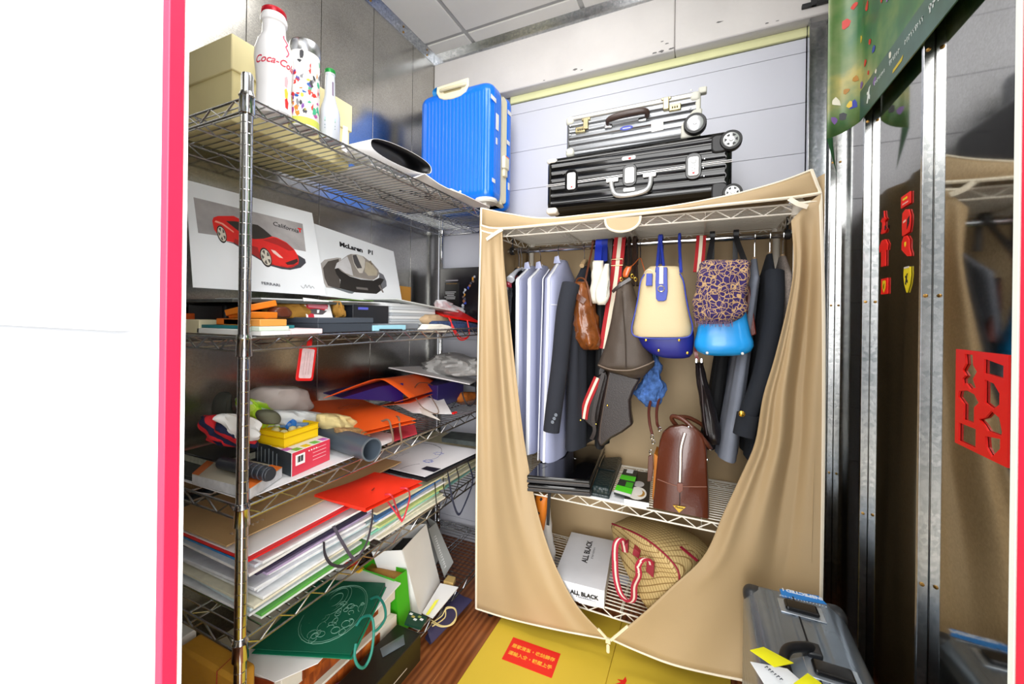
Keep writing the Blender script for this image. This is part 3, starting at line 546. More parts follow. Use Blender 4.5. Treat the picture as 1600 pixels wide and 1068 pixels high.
# patterned can
b0 = U(475, 204, Z=TS); cn = thing('tin_can', 'tall white tin covered in small colourful printed figures, silver lid', 'can', mat4=lean(b0, 0)); CP = [(.036, 0), (.0375, .002), (.0375, .2)]
add('body', lathe([(0, 0)] + CP + [(0, .2)], 36), M('#f1efec', .4), cn)
add('lid', lathe([(.0382, .198), (.0392, .202), (.0392, .224), (.037, .23), (.034, .231), (.033, .227), (0, .227)], 36), STEEL, cn)
add('base_band', lathe([(.0374, .004), (.0379, .004), (.0379, .022), (.0374, .022)], 36), M('#c9d05a', .5), cn)
rr = random.Random(11); PC = ['#d8342e', '#7a3fa0', '#3a3a40', '#e08a2c', '#3fae84', '#d9c840', '#b04a9a', '#8a8a90', '#2d5fae']
for q in range(70):
    w = rr.uniform(.002, .006); h_ = rr.uniform(.003, .010); poly_ = [(w * (1 + .7 * rr.uniform(-1, 1)) * cos(a), h_ * (1 + .7 * rr.uniform(-1, 1)) * sin(a)) for a in [k * PI / 4 for k in range(8)]]
    add('printed_figure', tf(wrap(prism(poly_, .0003), prof_r(CP), rr.uniform(.03, .185)), RZ(rr.uniform(-120, 70))), M(rr.choice(PC), .5), cn)
# slim bottle
b0 = U(514.5, 222, Z=TS); SP = [(0, 0), (.026, 0), (.028, .004), (.028, .075), (.026, .09), (.019, .112), (.0145, .13), (.0135, .17), (.0125, .19), (.0140, .192), (.0140, .198)]
sb = thing('bottle', 'slim white bottle with green cap beside the colourful tin', 'bottle', b0)
add('body', lathe(SP, 30), M('#d3d8e2', .25, .2), sb); add('cap', lathe([(.0145, .196), (.015, .198), (.0148, .206), (.012, .209), (0, .2095)], 24), M('#1c8a3c', .35, .3), sb)
for z, c, s in ((.055, '#8fd0b4', .011), (.05, '#4a6a5a', .003), (.038, '#59717e', .003), (.03, '#59717e', .0025)): add('printed_label', tf(wrap(prism(rrect(.03, s, .001, 3), .0003), prof_r(SP), z), RZ(-38)), M(c, .5), sb)
add('side_print', tf(wrap(prism(rrect(.005, .04, .001, 3), .0003), prof_r(SP), .15), RZ(-8)), M('#7a6a84', .5), sb)
add('paper_tag', slab([U(536, 196, X=-.985), U(543, 199, X=-.985), U(543, 240, X=-.985), U(533, 234, X=-.985)], .001, n=3, up=V((1, 0, 0))), paper('#eceaea'), label='narrow white paper tag standing beside the slim bottle', cat='tag')
# flattened roll of printed posters
def rollring(x, s, k=0):
    o = []
    for i in range(30):
        a = 2 * PI * i / 30; y = 1.135 + k + s * .16 * cos(a) * (1 if abs(cos(a)) < .8 else 1.0); z = TS + .004 + .05 + s * .046 * (abs(sin(a)) ** .8) * math.copysign(1, sin(a)) + .016 * cos(a + .9)
        o.append((x, y, z))
    return o
rp = thing('poster_roll', 'flattened roll of large posters, white outside and black inside', 'poster', (-1.15, 1.135, TS))
ro = [rollring(-.952, 1.), rollring(-1.02, 1.0), rollring(-1.096, 1.)]; add('outer_sheet', loft(ro, False), paper('#eeeef0'), rp, W=True, solid=.0008, ang=80)
add('inner_sheet', loft([rollring(-.9535, .985), rollring(-1.02, .985), rollring(-1.094, .985)], False), M('#0b0b0e', .4), rp, W=True, solid=.0006, ang=80)
for k in (.55, .7): add('printed_stripe', loft([[V(p) * 1 for p in rollring(-.955 - .02 * q, .972)][int(30 * k):int(30 * k) + 4] + [V(p) for p in rollring(-.955 - .02 * q - .012, .972)][int(30 * k):int(30 * k) + 4][::-1] for q in (0, .2)], True), M('#7378a8', .4), rp, W=True)
def sheet(name, pts, Z, th, mat, label, cat, bulge=0., wav=0., n=8, dz=None, lift=None, seed=0, group=None, parent=None):
    """flat thing over four photo corners lying at height Z (dz: extra height per corner)"""
    c = [U(p[0], p[1], Z=Z + (dz[i] if dz else 0)) for i, p in enumerate(pts)]
    return add(name, slab(c, th, bulge, n, wav, lift, seed=seed), mat, parent, W=True, label=label, cat=cat, group=group)
PW = paper('#e6e2df')
ps = add('poster_sheet', slab([(-1.33, 1.05, TS), (-1.0, 1.02, TS), (-.975, 1.60, TS), (-1.32, 1.58, TS)], .004, n=4), PW, label='large white packing sheet under the poster roll with printed lettering below', cat='paper')
for k in range(3): marks(frame((-1.075 + k * .028, 1.36 + k * .012, TS - .0012), (.25, 1, 0), (1, -.25, 0)), 9 - 2 * k, .17 - .04 * k, .018, M('#3a3a40', .7), ps, seed=k)
add('poster_sheet', slab([(-1.02, 1.20, TS + .005), (-.948, 1.20, TS + .005), (-.905, 1.47, TS + .008), (-1.0, 1.5, TS + .005)], .003, .006, 8, lift=lambda u, v: .028 * u * (1 - v) * (v > .0) * hump(v, .12, .3)), paper('#f0ecea'), label='folded white sheet jutting over the top shelf front edge', cat='paper')
add('poster_sheet', slab([(-1.02, 1.40, TS + .018), (-.93, 1.40, TS + .018), (-.89, 1.66, TS + .004), (-.97, 1.64, TS + .004)], .003, .004, 8), paper('#ece6e2'), label='second folded white sheet beside the blue suitcase wheel', cat='paper')
# ================================================================ things on the chrome shelves
def sil(rows, plane, c, th, n=36, fold=0., k=6, seed=0, nr=None, sq=1., wr=0., wf=22.):
    """soft body from photo silhouette rows (y, xl, xr[, thickness factor]) standing in plane X=c or Y=c, real depth 2*th"""
    R4 = [(r[0], r[1], r[2], r[3] if len(r) > 3 else 1.) for r in rows]; rnd = random.Random(seed); ph = rnd.uniform(0, 6)
    A = catmull([(r[1], r[0], r[3]) for r in R4], 4); B = catmull([(r[2], r[0], r[3]) for r in R4], 4); out = []
    d = V((1, 0, 0)) if plane == 'X' else V((0, -1, 0))
    for j, (a, b) in enumerate(zip(A, B)):
        ring = []; xc = (a.x + b.x) / 2; hw = (b.x - a.x) / 2; t = j / (len(A) - 1); e = max(.05, a.z) * min(1, .35 + 2.2 * min(t, 1 - t) ** .6)
        for i in range(n):
            an = 2 * PI * i / n; ca = math.copysign(abs(cos(an)) ** sq, cos(an)); sa = math.copysign(abs(sin(an)) ** sq, sin(an))
            p = U(xc + hw * ca, a.y, **{plane: c}); f = fold * (sin(k * an + ph + 3 * t) + .6 * sin((k * 2 + 1) * an - 5 * t + ph * 2) + .7 * sin(7 * t + 2 * an)) * (abs(sa))
            ring.append(p + d * (th * e * sa + f))
        out.append(ring)
    if wr:
        for ring in out[1:-1]:
            c0 = sum(ring, V((0, 0, 0))) / len(ring)
            for i, p in enumerate(ring):
                q = V((p.x * 1.0, p.y, p.z)) * wf + V((seed * 3.1, 0, 0)); ring[i] = p + (p - c0).normalized() * wr * (abs(noise.noise(q)) * 2 - .55 + .5 * noise.noise(q * 2.3))
    return loft(out)
def yat(px, X): return U(px, 500, X=X).y
def bxp(Xf, Xb, a, b, z0=None, z1=None):
    """box whose front face lies in X=Xf between photo points a (left top) and b (right bottom)"""
    A = U(a[0], a[1], X=Xf); B = U(b[0], b[1], X=Xf); return bx(Xb, Xf, A.y, B.y, B.z if z0 is None else z0, A.z if z1 is None else z1)
def item(name, g, mat, label, cat, bevel=.0015, group=None, **k): return add(name, g, mat, label=label, cat=cat, bevel=bevel, group=group, **k)
S2 = SZ[3] + .0055; S3 = SZ[2] + .0055; S4 = SZ[1] + .0055; S5 = SZ[0] + .0055
# ---------------------------------------------------------------- second shelf
def UPl(px, py, o, n):
    d = CAMROT.to_3x3() @ V(((px - CX) / FPX, -(py - CY) / FPX, -1)); return EYE + d * ((o - EYE).dot(n) / d.dot(n))
def poster(label, q, th=.002):
    c = [V(p) for p in q]; n = (c[1] - c[0]).cross(c[3] - c[0]).normalized()
    if n.dot(EYE - c[0]) < 0: n = -n
    o = add('poster', slab([c[3], c[2], c[1], c[0]], th, n=2, up=n), paper('#e9edf2'), label=label, cat='poster'); o_ = c[0] + n * th
    return o, o_, n
def decal(name, pts, o, n, mat, parent, lift=.0006):
    P = [UPl(x, y, o, n) for x, y in pts]; k = len(P)
    return add(name, ([p + n * lift for p in P] + [p - n * .0002 for p in P], [tuple(range(k)), tuple(range(2 * k - 1, k - 1, -1))] + [(i, (i + 1) % k, k + (i + 1) % k, k + i) for i in range(k)]), mat, parent, W=True, ang=20)
def ptext(s, size, mat, parent, o, n, a, b, lift=.001, **k):
    A, B = UPl(*a, o, n), UPl(*b, o, n); x = (B - A).normalized(); return text(s, size, mat, parent, frame((A + B) / 2 + n * lift, x, n.cross(x)), **k)
def pline(name, pts, r, mat, parent, o, n): return add(name, tube([UPl(x, y, o, n) + n * .0004 for x, y in pts], r, 5, per=4), mat, parent, W=True)
pa, oa, na = poster('white poster of a red convertible car leaning on the metal wall', [U(289, 281, X=-1.285), U(487, 333, X=-1.285), U(509, 462, X=-1.15), U(301, 449, X=-1.15)])
za = lambda L: [(290 + .1873 * x, 270 + .1873 * y) for x, y in L]
def pm(c): return M(c, .65, 0, (40., .10))
decal('print_backdrop', za([(65, 203), (975, 425), (1003, 655), (940, 643), (600, 560), (250, 520), (105, 500)]), oa, na, M('#a9a5a6', .7, 0, (14., .3)), pa, .0004)
decal('print_shadow', za([(330, 570), (400, 590), (560, 690), (700, 772), (800, 800), (870, 808), (960, 790), (1003, 750), (995, 720), (930, 680), (700, 640), (500, 600)]), oa, na, pm('#3c3c44'), pa, .0006)
decal('print_car_body', za([(222, 400), (232, 372), (270, 360), (400, 360), (440, 380), (530, 420), (600, 440), (720, 530), (760, 540), (840, 580), (905, 640), (935, 690), (942, 720), (940, 755), (900, 785), (850, 792), (740, 770), (620, 700), (520, 655), (400, 580), (345, 568), (260, 505), (235, 470)]), oa, na, pm('#d81a14'), pa, .0008)
decal('print_cockpit', za([(520, 420), (600, 435), (650, 470), (720, 530), (650, 550), (570, 552), (520, 540), (420, 470), (335, 402), (410, 404)]), oa, na, pm('#2c2622'), pa, .0010)
decal('print_hood_shade', za([(640, 560), (740, 540), (850, 590), (905, 645), (860, 650), (760, 600)]), oa, na, pm('#a8120f'), pa, .0010)
decal('print_side_shade', za([(520, 600), (600, 622), (620, 690), (740, 768), (700, 768), (520, 655), (400, 580), (410, 550)]), oa, na, pm('#9c120e'), pa, .0010)
decal('print_highlight', za([(240, 410), (300, 430), (400, 500), (400, 490), (310, 420), (250, 398)]), oa, na, pm('#f39a86'), pa, .0011)
decal('print_headlight', za([(710, 640), (745, 650), (800, 700), (812, 713), (780, 706), (730, 668)]), oa, na, pm('#e8c4bc'), pa, .0012)
decal('print_grille', za([(830, 750), (930, 715), (936, 742), (900, 765), (850, 768)]), oa, na, pm('#3a1512'), pa, .0012)
decal('print_front_lip', za([(790, 772), (850, 785), (940, 752), (940, 762), (880, 792), (800, 785)]), oa, na, pm('#b01712'), pa, .0013)
for cx_, cy_, rx, ry, tl in ((300, 512, 36, 64, -.3), (668, 705, 44, 70, -.3)):
    E = lambda k, n_=20: za([(cx_ + k * (rx * cos(a) - ry * sin(a) * tl * .5), cy_ + k * (ry * sin(a) + rx * cos(a) * .35)) for a in [2 * PI * i / n_ for i in range(n_)]])
    w_ = decal('print_tyre', E(1.12), oa, na, pm('#26211f'), pa, .0013); decal('print_rim', E(.94), oa, na, pm('#cfc8ba'), w_, .0015)
    for i in range(5):
        a0 = i * 2 * PI / 5 + .5; f = lambda r_, a: za([(cx_ + r_ * (rx * cos(a) - ry * sin(a) * tl * .5), cy_ + r_ * (ry * sin(a) + rx * cos(a) * .35))])[0]
        decal('print_spoke_gap', [f(.3, a0), f(.8, a0 - .38), f(.86, a0), f(.8, a0 + .38)], oa, na, pm('#57504a'), w_, .0017)
ptext('California', .023, INK, pa, oa, na, *za([(760, 432), (905, 478)]), shear=.25); ptext('T', .022, RED, pa, oa, na, *za([(935, 478), (962, 484)]), shear=.2, bold=.0012)
ptext('FERRARI', .0125, M('#55555c', .7), pa, oa, na, *za([(655, 922), (765, 936)]), sx=1.25)
pline('print_signature', za([(960, 940), (985, 962), (1000, 932), (1012, 958), (1030, 935), (1045, 962), (1055, 945), (1075, 964)]), .0005, INK, pa, oa, na)
pb, ob, nb = poster('white poster of a grey supercar seen from the front, beside the red one', [U(483, 347, X=-1.30), U(614.5, 393, X=-1.29), U(628.5, 475.5, X=-1.17), U(500, 462, X=-1.17)])
zb = lambda L: [(490 + .1311 * x, 340 + .1311 * y) for x, y in L]
decal('print_shadow', zb([(45, 580), (130, 500), (280, 475), (330, 480), (300, 640), (330, 850), (150, 830), (110, 750), (75, 640)]), ob, nb, pm('#a8a3a0'), pb, .0005)
decal('print_shadow', zb([(110, 600), (170, 520), (300, 490), (300, 640), (320, 845), (170, 810), (130, 720)]), ob, nb, pm('#4c4642'), pb, .0006)
decal('print_shadow', zb([(180, 820), (310, 830), (500, 880), (840, 905), (890, 895), (760, 930), (620, 930), (420, 900)]), ob, nb, pm('#6f767c'), pb, .0005)
decal('print_car_body', zb([(250, 610), (275, 540), (330, 500), (400, 450), (440, 433), (510, 436), (590, 460), (640, 500), (700, 540), (770, 620), (782, 660), (760, 710), (700, 748), (560, 725), (430, 695), (330, 645), (290, 600)]), ob, nb, pm('#8f8882'), pb, .0008)
decal('print_fender', zb([(250, 610), (275, 540), (330, 505), (400, 460), (440, 560), (470, 690), (380, 660), (300, 600)]), ob, nb, pm('#c9c8cb'), pb, .0009)
decal('print_bumper', zb([(250, 610), (290, 600), (330, 640), (430, 700), (560, 735), (710, 750), (780, 715), (838, 735), (800, 800), (840, 900), (830, 915), (700, 905), (500, 890), (310, 840), (320, 740), (270, 670)]), ob, nb, pm('#211d1b'), pb, .0010)
decal('print_fender', zb([(780, 650), (830, 680), (865, 760), (874, 890), (840, 910), (800, 800), (838, 735), (780, 715)]), ob, nb, pm('#6e7076'), pb, .0010)
decal('print_windscreen', zb([(455, 442), (500, 436), (580, 460), (612, 500), (606, 590), (580, 660), (545, 660), (500, 590), (475, 540)]), ob, nb, pm('#c9c4bc'), pb, .0011)
decal('print_windscreen_tint', zb([(460, 448), (505, 440), (540, 520), (575, 600), (520, 605), (482, 540)]), ob, nb, pm('#4d4a4c'), pb, .0012)
decal('print_hood', zb([(620, 520), (690, 552), (760, 640), (750, 690), (650, 692), (605, 640)]), ob, nb, pm('#b3a994'), pb, .0010)
decal('print_mirror', zb([(650, 520), (680, 512), (702, 560), (690, 565)]), ob, nb, pm('#7b7060'), pb, .0012)
decal('print_plate', zb([(505, 825), (640, 838), (648, 865), (510, 850)]), ob, nb, pm('#6d6865'), pb, .0012)
decal('print_vent', zb([(790, 800), (835, 890), (820, 895), (770, 810)]), ob, nb, pm('#77706c'), pb, .0012)
pline('print_line', zb([(310, 570), (360, 640), (460, 690), (600, 725), (720, 740), (790, 715)]), .0007, M('#d8d4d0', .6), pb, ob, nb)
ptext('McLaren', .030, INK, pb, ob, nb, *zb([(270, 305), (605, 400)]), shear=.2, bold=.0012, sx=1.12); ptext('P1', .030, INK, pb, ob, nb, *zb([(622, 404), (722, 426)]), shear=.35, bold=.001, sx=1.1)
# supports behind / beneath the posters
item('storage_case', bx(-1.34, -1.166, .668, .965, S2, S2 + .078), M('#131418', .4, 0, (20., .2)), 'black case under the red car poster, behind the chrome post', 'case', .008)
item('folder', slab([(-1.34, .60, S2 + .079), (-1.04, .615, S2 + .079), (-1.05, 1.03, S2 + .083), (-1.34, 1.03, S2 + .083)], .008, .004, 8), M('#4a4e4c', .3, 0, (60., .4)), 'dark marbled folder lying on the black case under the posters', 'folder', .001)
item('paper_sheet', slab([(-1.30, .72, S2 + .091), (-1.09, .72, S2 + .091), (-1.085, 1.28, S2 + .096), (-1.3, 1.28, S2 + .096)], .004, .002, 5), paper('#eef0f2'), 'white paper wad directly under the red car poster', 'paper', 0)
item('paper_sheet', slab([(-1.28, 1.02, S2 + .101), (-1.075, 1.02, S2 + .101), (-1.07, 1.12, S2 + .101), (-1.28, 1.12, S2 + .101)], .002, .0, 3), M('#6f9a3c', .6), 'small green printed card edge under the posters', 'card', 0)
mg = random.Random(5)
for k in range(7):
    z = S2 + .0145 + k * .0118; d = .012 * mg.uniform(-1, 1); e = .05 * (6 - k) / 6
    item('magazine', slab([(-1.32, 1.175 + d, z), (-1.055 + d * .5, 1.185 + d, z), (-1.05 + d * .5, 1.44 + e + d, z - .002), (-1.32, 1.46 + e, z)], .0106, 0, 8, lift=lambda u, v: -.012 * max(0, v - .55) ** 1.5), paper(['#d9dde0', '#c3c9cf', '#e6e8ea', '#b9bec4', '#eef0f1', '#d0d4d8', '#e9ebec'][k]), 'pale magazine in the pile under the grey car poster, %s from the bottom' % ORD[k], 'magazine', 0, 'magazines under the posters')
item('flat_board', slab([(-1.33, 1.16, S2 + .110), (-1.02, 1.18, S2 + .110), (-.99, 1.56, S2 + .068), (-1.30, 1.56, S2 + .074)], .003, 0, 4), paper('#cfd2d0'), 'thin grey board sloping down from the grey car poster', 'board', 0)
item('paper_pad', bx(-1.30, -1.03, 1.19, 1.47, S2, S2 + .011), M('#8d9298', .6), 'flat grey pad at the very bottom under the magazine pile', 'pad')
# small things along the front edge
item('gift_box', bx(-1.235, -1.15, .60, .66, S2, S2 + .034), paper('#e8e0ba'), 'little cream box at the near end of the second shelf', 'box')
item('folder', bx(-1.15, -.975, .605, .735, S2 + .014, S2 + .022), M('#1f7d84', .5), 'teal folder lying flat near the chrome post', 'folder')
item('book', bx(-1.16, -.965, .600, .738, S2, S2 + .0135), paper('#f0f2f0'), 'white book under the teal folder', 'book')
item('book', bx(-.960 - .1, -.925, .612, .688, S2, S2 + .0105), paper('#f4f4f2'), 'white booklet just right of the chrome post, under a green-edged one', 'book')
item('book', bx(-1.06, -.927, .609, .684, S2 + .011, S2 + .0215), paper('#dfeedd'), 'pale green booklet under the light orange box', 'book')
item('gift_box', bx(-1.03, -.93, .692, .785, S2, S2 + .013), paper('#f3dde2'), 'flat pale pink box right of the white booklets', 'box')
ORG = M('#f07818', .5); 
item('gift_box', bx(-1.10, -.972, .612, .672, S2 + .0225, S2 + .0385), ORG, 'long slim orange box behind the chrome post', 'box', .002, 'orange boxes on the second shelf')
item('gift_box', bx(-1.07, -.93, .612, .680, S2 + .022, S2 + .0385), M('#f7a850', .5), 'light orange slim box in front of the slate box', 'box', .002, 'orange boxes on the second shelf')
item('gift_box', bx(-1.09, -1.0, .635, .705, S2 + .039, S2 + .056), M('#f4881c', .5), 'short orange box stacked on the light orange one', 'box', .002, 'orange boxes on the second shelf')
T = Matrix.Translation((-1.05, .668, S2 + .066)) @ Matrix.Rotation(R(12), 4, 'X') @ Matrix.Rotation(R(-8), 4, 'Y')
item('gift_box', box(.075, .09, .016, (0, 0, 0), T), M('#f58a1e', .5), 'tilted orange box topmost of the orange boxes', 'box', .002, 'orange boxes on the second shelf')
item('gift_box', bx(-1.30, -1.245, .60, .64, S2 + .02, S2 + .05), M('#e2601c', .5), 'orange box corner peeking beside the door trim', 'box', .002)
sbx = thing('gift_box', 'wide slate grey lidded box on the second shelf', 'box', (-1.05, .9, S2)); SLT = M('#3b424c', .5)
add('base', bx(-1.14, -.962, .797, 1.003, S2, S2 + .026), SLT, sbx, W=True, bevel=.0015); add('lid', bx(-1.142, -.96, .795, 1.005, S2 + .0265, S2 + .042), M('#434b56', .5), sbx, W=True, bevel=.0015)
kb = thing('gift_box', 'black box with blue label standing behind the slate box', 'box', (-1.1, 1.1, S2))
add('body', bx(-1.10, -1.045, 1.0, 1.17, S2 + .001, S2 + .085), M('#22252b', .4), kb, W=True, bevel=.0015); add('label', prism(rrect(.045, .008, .001, 3), .0006, frame((-1.0448, 1.045, S2 + .073), (0, 1, 0), (0, 0, 1))), M('#5a60c8', .5), kb, W=True); add('small_mark', prism(rrect(.018, .004, .001, 3), .0006, frame((-1.0448, 1.14, S2 + .006), (0, 1, 0), (0, 0, 1))), WHITE, kb, W=True)
ph = thing('photo_card', 'small photo of a red car front propped in the slate box', 'photo', (-1.06, .9, S2 + .04)); 
pc = [U(473, 465, X=-1.075), U(513, 470, X=-1.075), U(520, 498, X=-1.05), U(479, 498, X=-1.05)]; nn = (pc[1] - pc[0]).cross(pc[3] - pc[0]).normalized(); nn = nn if nn.x > 0 else -nn
add('card', slab([pc[3], pc[2], pc[1], pc[0]], .0015, n=2, up=nn), WHITE, ph, W=True); o_ = pc[0] + nn * .0015
decal('print_car', [(477, 470), (511, 474), (517, 496), (482, 496)], o_, nn, pm('#c8283a'), ph); decal('print_bonnet', [(480, 474), (510, 477), (512, 483), (482, 480)], o_, nn, pm('#e88a98'), ph, .0009)
decal('print_grille', [(482, 483), (495, 482), (511, 486), (508, 491), (495, 492), (485, 489)], o_, nn, pm('#5a5256'), ph, .0009); decal('print_badge', [(495, 484), (499, 484), (498, 489), (495, 489)], o_, nn, WHITE, ph, .0012); decal('print_plate', [(490, 491), (508, 492), (509, 496), (491, 496)], o_, nn, WHITE, ph, .0012)
OCH = fabric('#a5782c', .8, 300, .4, (20., .3))
add('dust_pouch', sil([(473, 420, 470), (478, 412, 490), (486, 415, 505), (494, 425, 500), (497, 432, 490)], 'X', -1.09, .035, wr=0.01, wf=22, fold=.004), OCH, label='crumpled ochre fabric pouch behind the orange boxes', cat='pouch')
add('dust_pouch', sil([(470, 522, 530), (478, 519, 535), (486, 520, 536), (496, 523, 535)], 'X', -1.06, .02, wr=0.01, wf=22, fold=.003, seed=2), OCH, label='crumpled ochre fabric between photo card and black box', cat='pouch')
add('leather_pouch', sil([(479, 428, 445), (484, 420, 452), (490, 420, 455), (496, 424, 450)], 'X', -1.04, .02, fold=.001, seed=2), leather('#6a3420'), label='small brown leather pouch behind the orange boxes', cat='pouch')
item('gift_box', bxp(-1.0, -1.1, (592, 506), (654, 516), S2), M('#7d838c', .6), 'slim grey box in front of the magazine pile', 'box')
pk = thing('pen_pack', 'light blue pen packet on the second shelf front edge', 'packet', (-.97, 1.05, S2))
add('card', bxp(-.958, -.995, (583, 512), (634, 520), S2, S2 + .017), M('#9fd6e8', .5), pk, W=True, bevel=.001); A = U(593, 515, X=-.957); B = U(628, 515, X=-.957); add('pen', rod(A, B, .003, 8), M('#22262c', .4), pk, W=True)
add('napkin', sil([(506, 660, 690), (511, 655, 708), (516, 652, 712), (519, 660, 700)], 'X', -.98, .02, wr=0.01, wf=22, fold=.002), paper('#efeae0'), label='folded cream napkin on the second shelf near the red bag', cat='napkin')
add('scarf', sil([(501, 675, 720), (507, 672, 745), (513, 680, 748), (518, 690, 740)], 'X', -1.0, .03, wr=0.01, wf=22, fold=.003, seed=4), M('#31456e', .8, 0, (90., .6), (200, .5)), label='blue patterned scarf folded under the red paper bag', cat='scarf')
add('dust_pouch', sil([(491, 662, 685), (498, 655, 712), (504, 658, 716), (508, 665, 705)], 'X', -1.05, .03, wr=0.01, wf=22, fold=.002, seed=6), fabric('#c9ad8a'), label='tan cloth pouch under the red paper bag', cat='pouch')
rb = thing('paper_bag', 'glossy red paper bag with rope handles at far end of second shelf', 'paper bag', (-1.08, 1.6, S2 + .04)); RBG = M('#e01a16', .35)
add('bag_body', slab([U(662, 483, X=-1.2), U(706, 480, X=-1.2), U(747, 504, X=-.99), U(694, 495, X=-.99)], .009, .004, 8), RBG, rb, W=True)
for a, b, c in (((701, 496), (713, 519), (722, 528)), ((704, 498), (708, 515), (720, 531))): add('handle', tube([U(*a, X=-.985), U(*b, X=-.955), U(*c, X=-.95), U(733, 523, X=-.95), U(730, 500, X=-.97)], .0028, 7), RBG, rb, W=True)
add('tissue_paper', sil([(468, 684, 690), (474, 682, 702), (483, 684, 722), (492, 690, 725), (499, 700, 724)], 'X', -1.16, .03, wr=0.02, wf=28, fold=.006, k=7, seed=3), paper('#dcdce0'), label='crumpled white tissue paper behind the red paper bag', cat='tissue')
q = U(716, 418, Y=1.87); tbx = thing('toy_box', 'black glossy toy box standing at the far end of second shelf', 'box', (-1.18, 1.9, S2))
xa, xb = U(687, 460, Y=1.87).x, -1.0; add('carton', bx(xa, xb, 1.87, 1.93, S2, q.z), M('#17151b', .2, 0, (8., .3)), tbx, W=True, bevel=.002)
def tq(px, py): return frame(U(px, py, Y=1.8695), (1, 0, 0), (0, 0, 1))
add('text_panel', prism(rrect(.092, .13, .002, 3), .0004, tq(706, 460)), M('#08080a', .4), tbx, W=True); add('title_bar', prism(rrect(.08, .006, .001, 3), .0006, tq(706, 438)), M('#8d8a92', .4), tbx, W=True)
marks(tq(706, 443), 14, .07, .007, M('#a87c2c', .5), tbx)
for k in range(5): add('print_line', prism(rrect(.07 - .012 * (k % 3), .0035, .001, 3), .0007, tq(704 - k % 2, 456 + 2.6 * k)), M('#b9b9bc', .6), tbx, W=True)
rr = random.Random(4)
for k in range(16):
    t = k / 15; c = ['#9aa0ac', '#c98a2a', '#6a5a54', '#4a4a5a', '#8a5a3a', '#2c46b0', '#b8bcc8'][k % 7]
    add('print_shape', prism([(.010 * rr.uniform(.4, 1) * cos(a), .012 * rr.uniform(.4, 1) * sin(a)) for a in [i * PI / 3 for i in range(6)]], .0006, tq(743 - 18 * min(1, t * 2.2) + rr.uniform(-2, 2), 432 + 52 * t)), M(c, .4), tbx, W=True)
item('gift_box', bxp(-1.26, -1.33, (622, 446), (642, 480), S2 + .045), M('#c08a3c', .6), 'upright tan box right of the grey car poster', 'box'); 
ht = thing('hang_tag', 'pale luggage tag with red rim hanging below second shelf', 'tag', U(477, 595, X=-1.06))
hq = [U(469, 541, X=-1.06), U(492, 543, X=-1.06), U(488, 594, X=-1.06), U(463, 592, X=-1.06)]; Tt = frame((hq[0] + hq[1] + hq[2] + hq[3]) / 4, hq[1] - hq[0], hq[0] - hq[3]); w_, h_ = (hq[1] - hq[0]).length, (hq[0] - hq[3]).length
add('rim', prism(rrect(w_ + .008, h_ + .008, .008), .003, Tt), RED, ht, W=True, bevel=.001); add('card', prism(rrect(w_ - .008, h_ - .008, .005), .0035, Tt), paper('#eccfd2', (60., .2)), ht, W=True)
for k in range(3): add('print_line', prism(rrect(.0008, h_ * .7, .0003, 3), .0038, Tt @ Matrix.Translation(((k - 1) * .009, 0, 0))), M('#b98a90', .6), ht, W=True)
add('strap', strap([Tt @ V((0, h_ / 2, .002)), Tt @ V((.003, h_ / 2 + .02, .001)), U(487, 528, X=-1.07)], .016, .002, (1, 0, 0)), RED, ht, W=True)
# ---------------------------------------------------------------- third shelf
item('paper_sheet', slab([(-1.34, .60, S3 + .001), (-.962, .60, S3 + .001), (-.962, 1.17, S3 + .001), (-1.34, 1.17, S3 + .001)], .0025, 0, 12, wav=.0004), paper('#f0f0f2'), 'white liner paper spread on the near half of third shelf', 'paper', 0); S3 += .004
item('book', slab([(-1.34, .605, S3), (-1.175, .605, S3), (-1.17, .80, S3), (-1.34, .82, S3)], .011, n=2), M('#2c3032', .35, 0, (30., .7)), 'dark glossy magazine lowest at the near end of third shelf', 'magazine')
bk = thing('book', 'thick dark book with pale page edges under the striped scarf', 'book', (-1.2, .8, S3 + .0115)); add('cover', bx(-1.345, -1.172, .66, .94, S3 + .031, S3 + .036), M('#1c2022', .3, 0, (40., .6)), bk, W=True, bevel=.001); add('pages', bx(-1.34, -1.177, .663, .935, S3 + .0115, S3 + .031), paper('#b9baa8', (80., .3)), bk, W=True)
pkq = [(338, 708), (441, 731), (391, 764), (300, 741)]; zt = S3 + .026
pk = thing('flat_pack', 'flat grey and orange pack at the front corner of third shelf', 'pack', U(365, 745, Z=S3)); Q = [U(a, b, Z=zt) for a, b in pkq]
add('wad', slab([p + V((0, 0, -.024)) for p in Q], .024, n=2), paper('#c9c9cc', (60., .2)), pk, W=True, bevel=.001); add('top_sheet', slab([p + V((0, 0, .0005)) for p in Q], .0015, n=2), M('#b4ae9c', .35), pk, W=True)
oq = [Q[1].lerp(Q[0], .16), Q[1], Q[2], Q[2].lerp(Q[3], .2)]; add('orange_border', slab([p + V((0, 0, .002)) for p in oq], .001, n=2), M('#e8742a', .5), pk, W=True)
oq = [Q[0], Q[0].lerp(Q[1], .12), Q[3].lerp(Q[2], .12), Q[3]]; add('orange_border', slab([p + V((0, 0, .002)) for p in oq], .001, n=2), M('#c86a30', .5), pk, W=True)
gr = thing('grip_cylinder', 'dark ridged cylinder lying on the flat orange pack', 'tube', U(390, 745, Z=zt)); ca, cb = U(346, 722, Z=zt + .021), U(423, 741, Z=zt + .021)
add('barrel', rod(ca, cb, .0155, 24), M('#2c3038', .4), gr, W=True, bevel=.002)
for k in range(5): p = ca.lerp(cb, .55 + .1 * k); d_ = (cb - ca).normalized() * .003; add('ridge', rod(p - d_, p + d_, .0175, 24), M('#3b4049', .35), gr, W=True, bevel=.001)
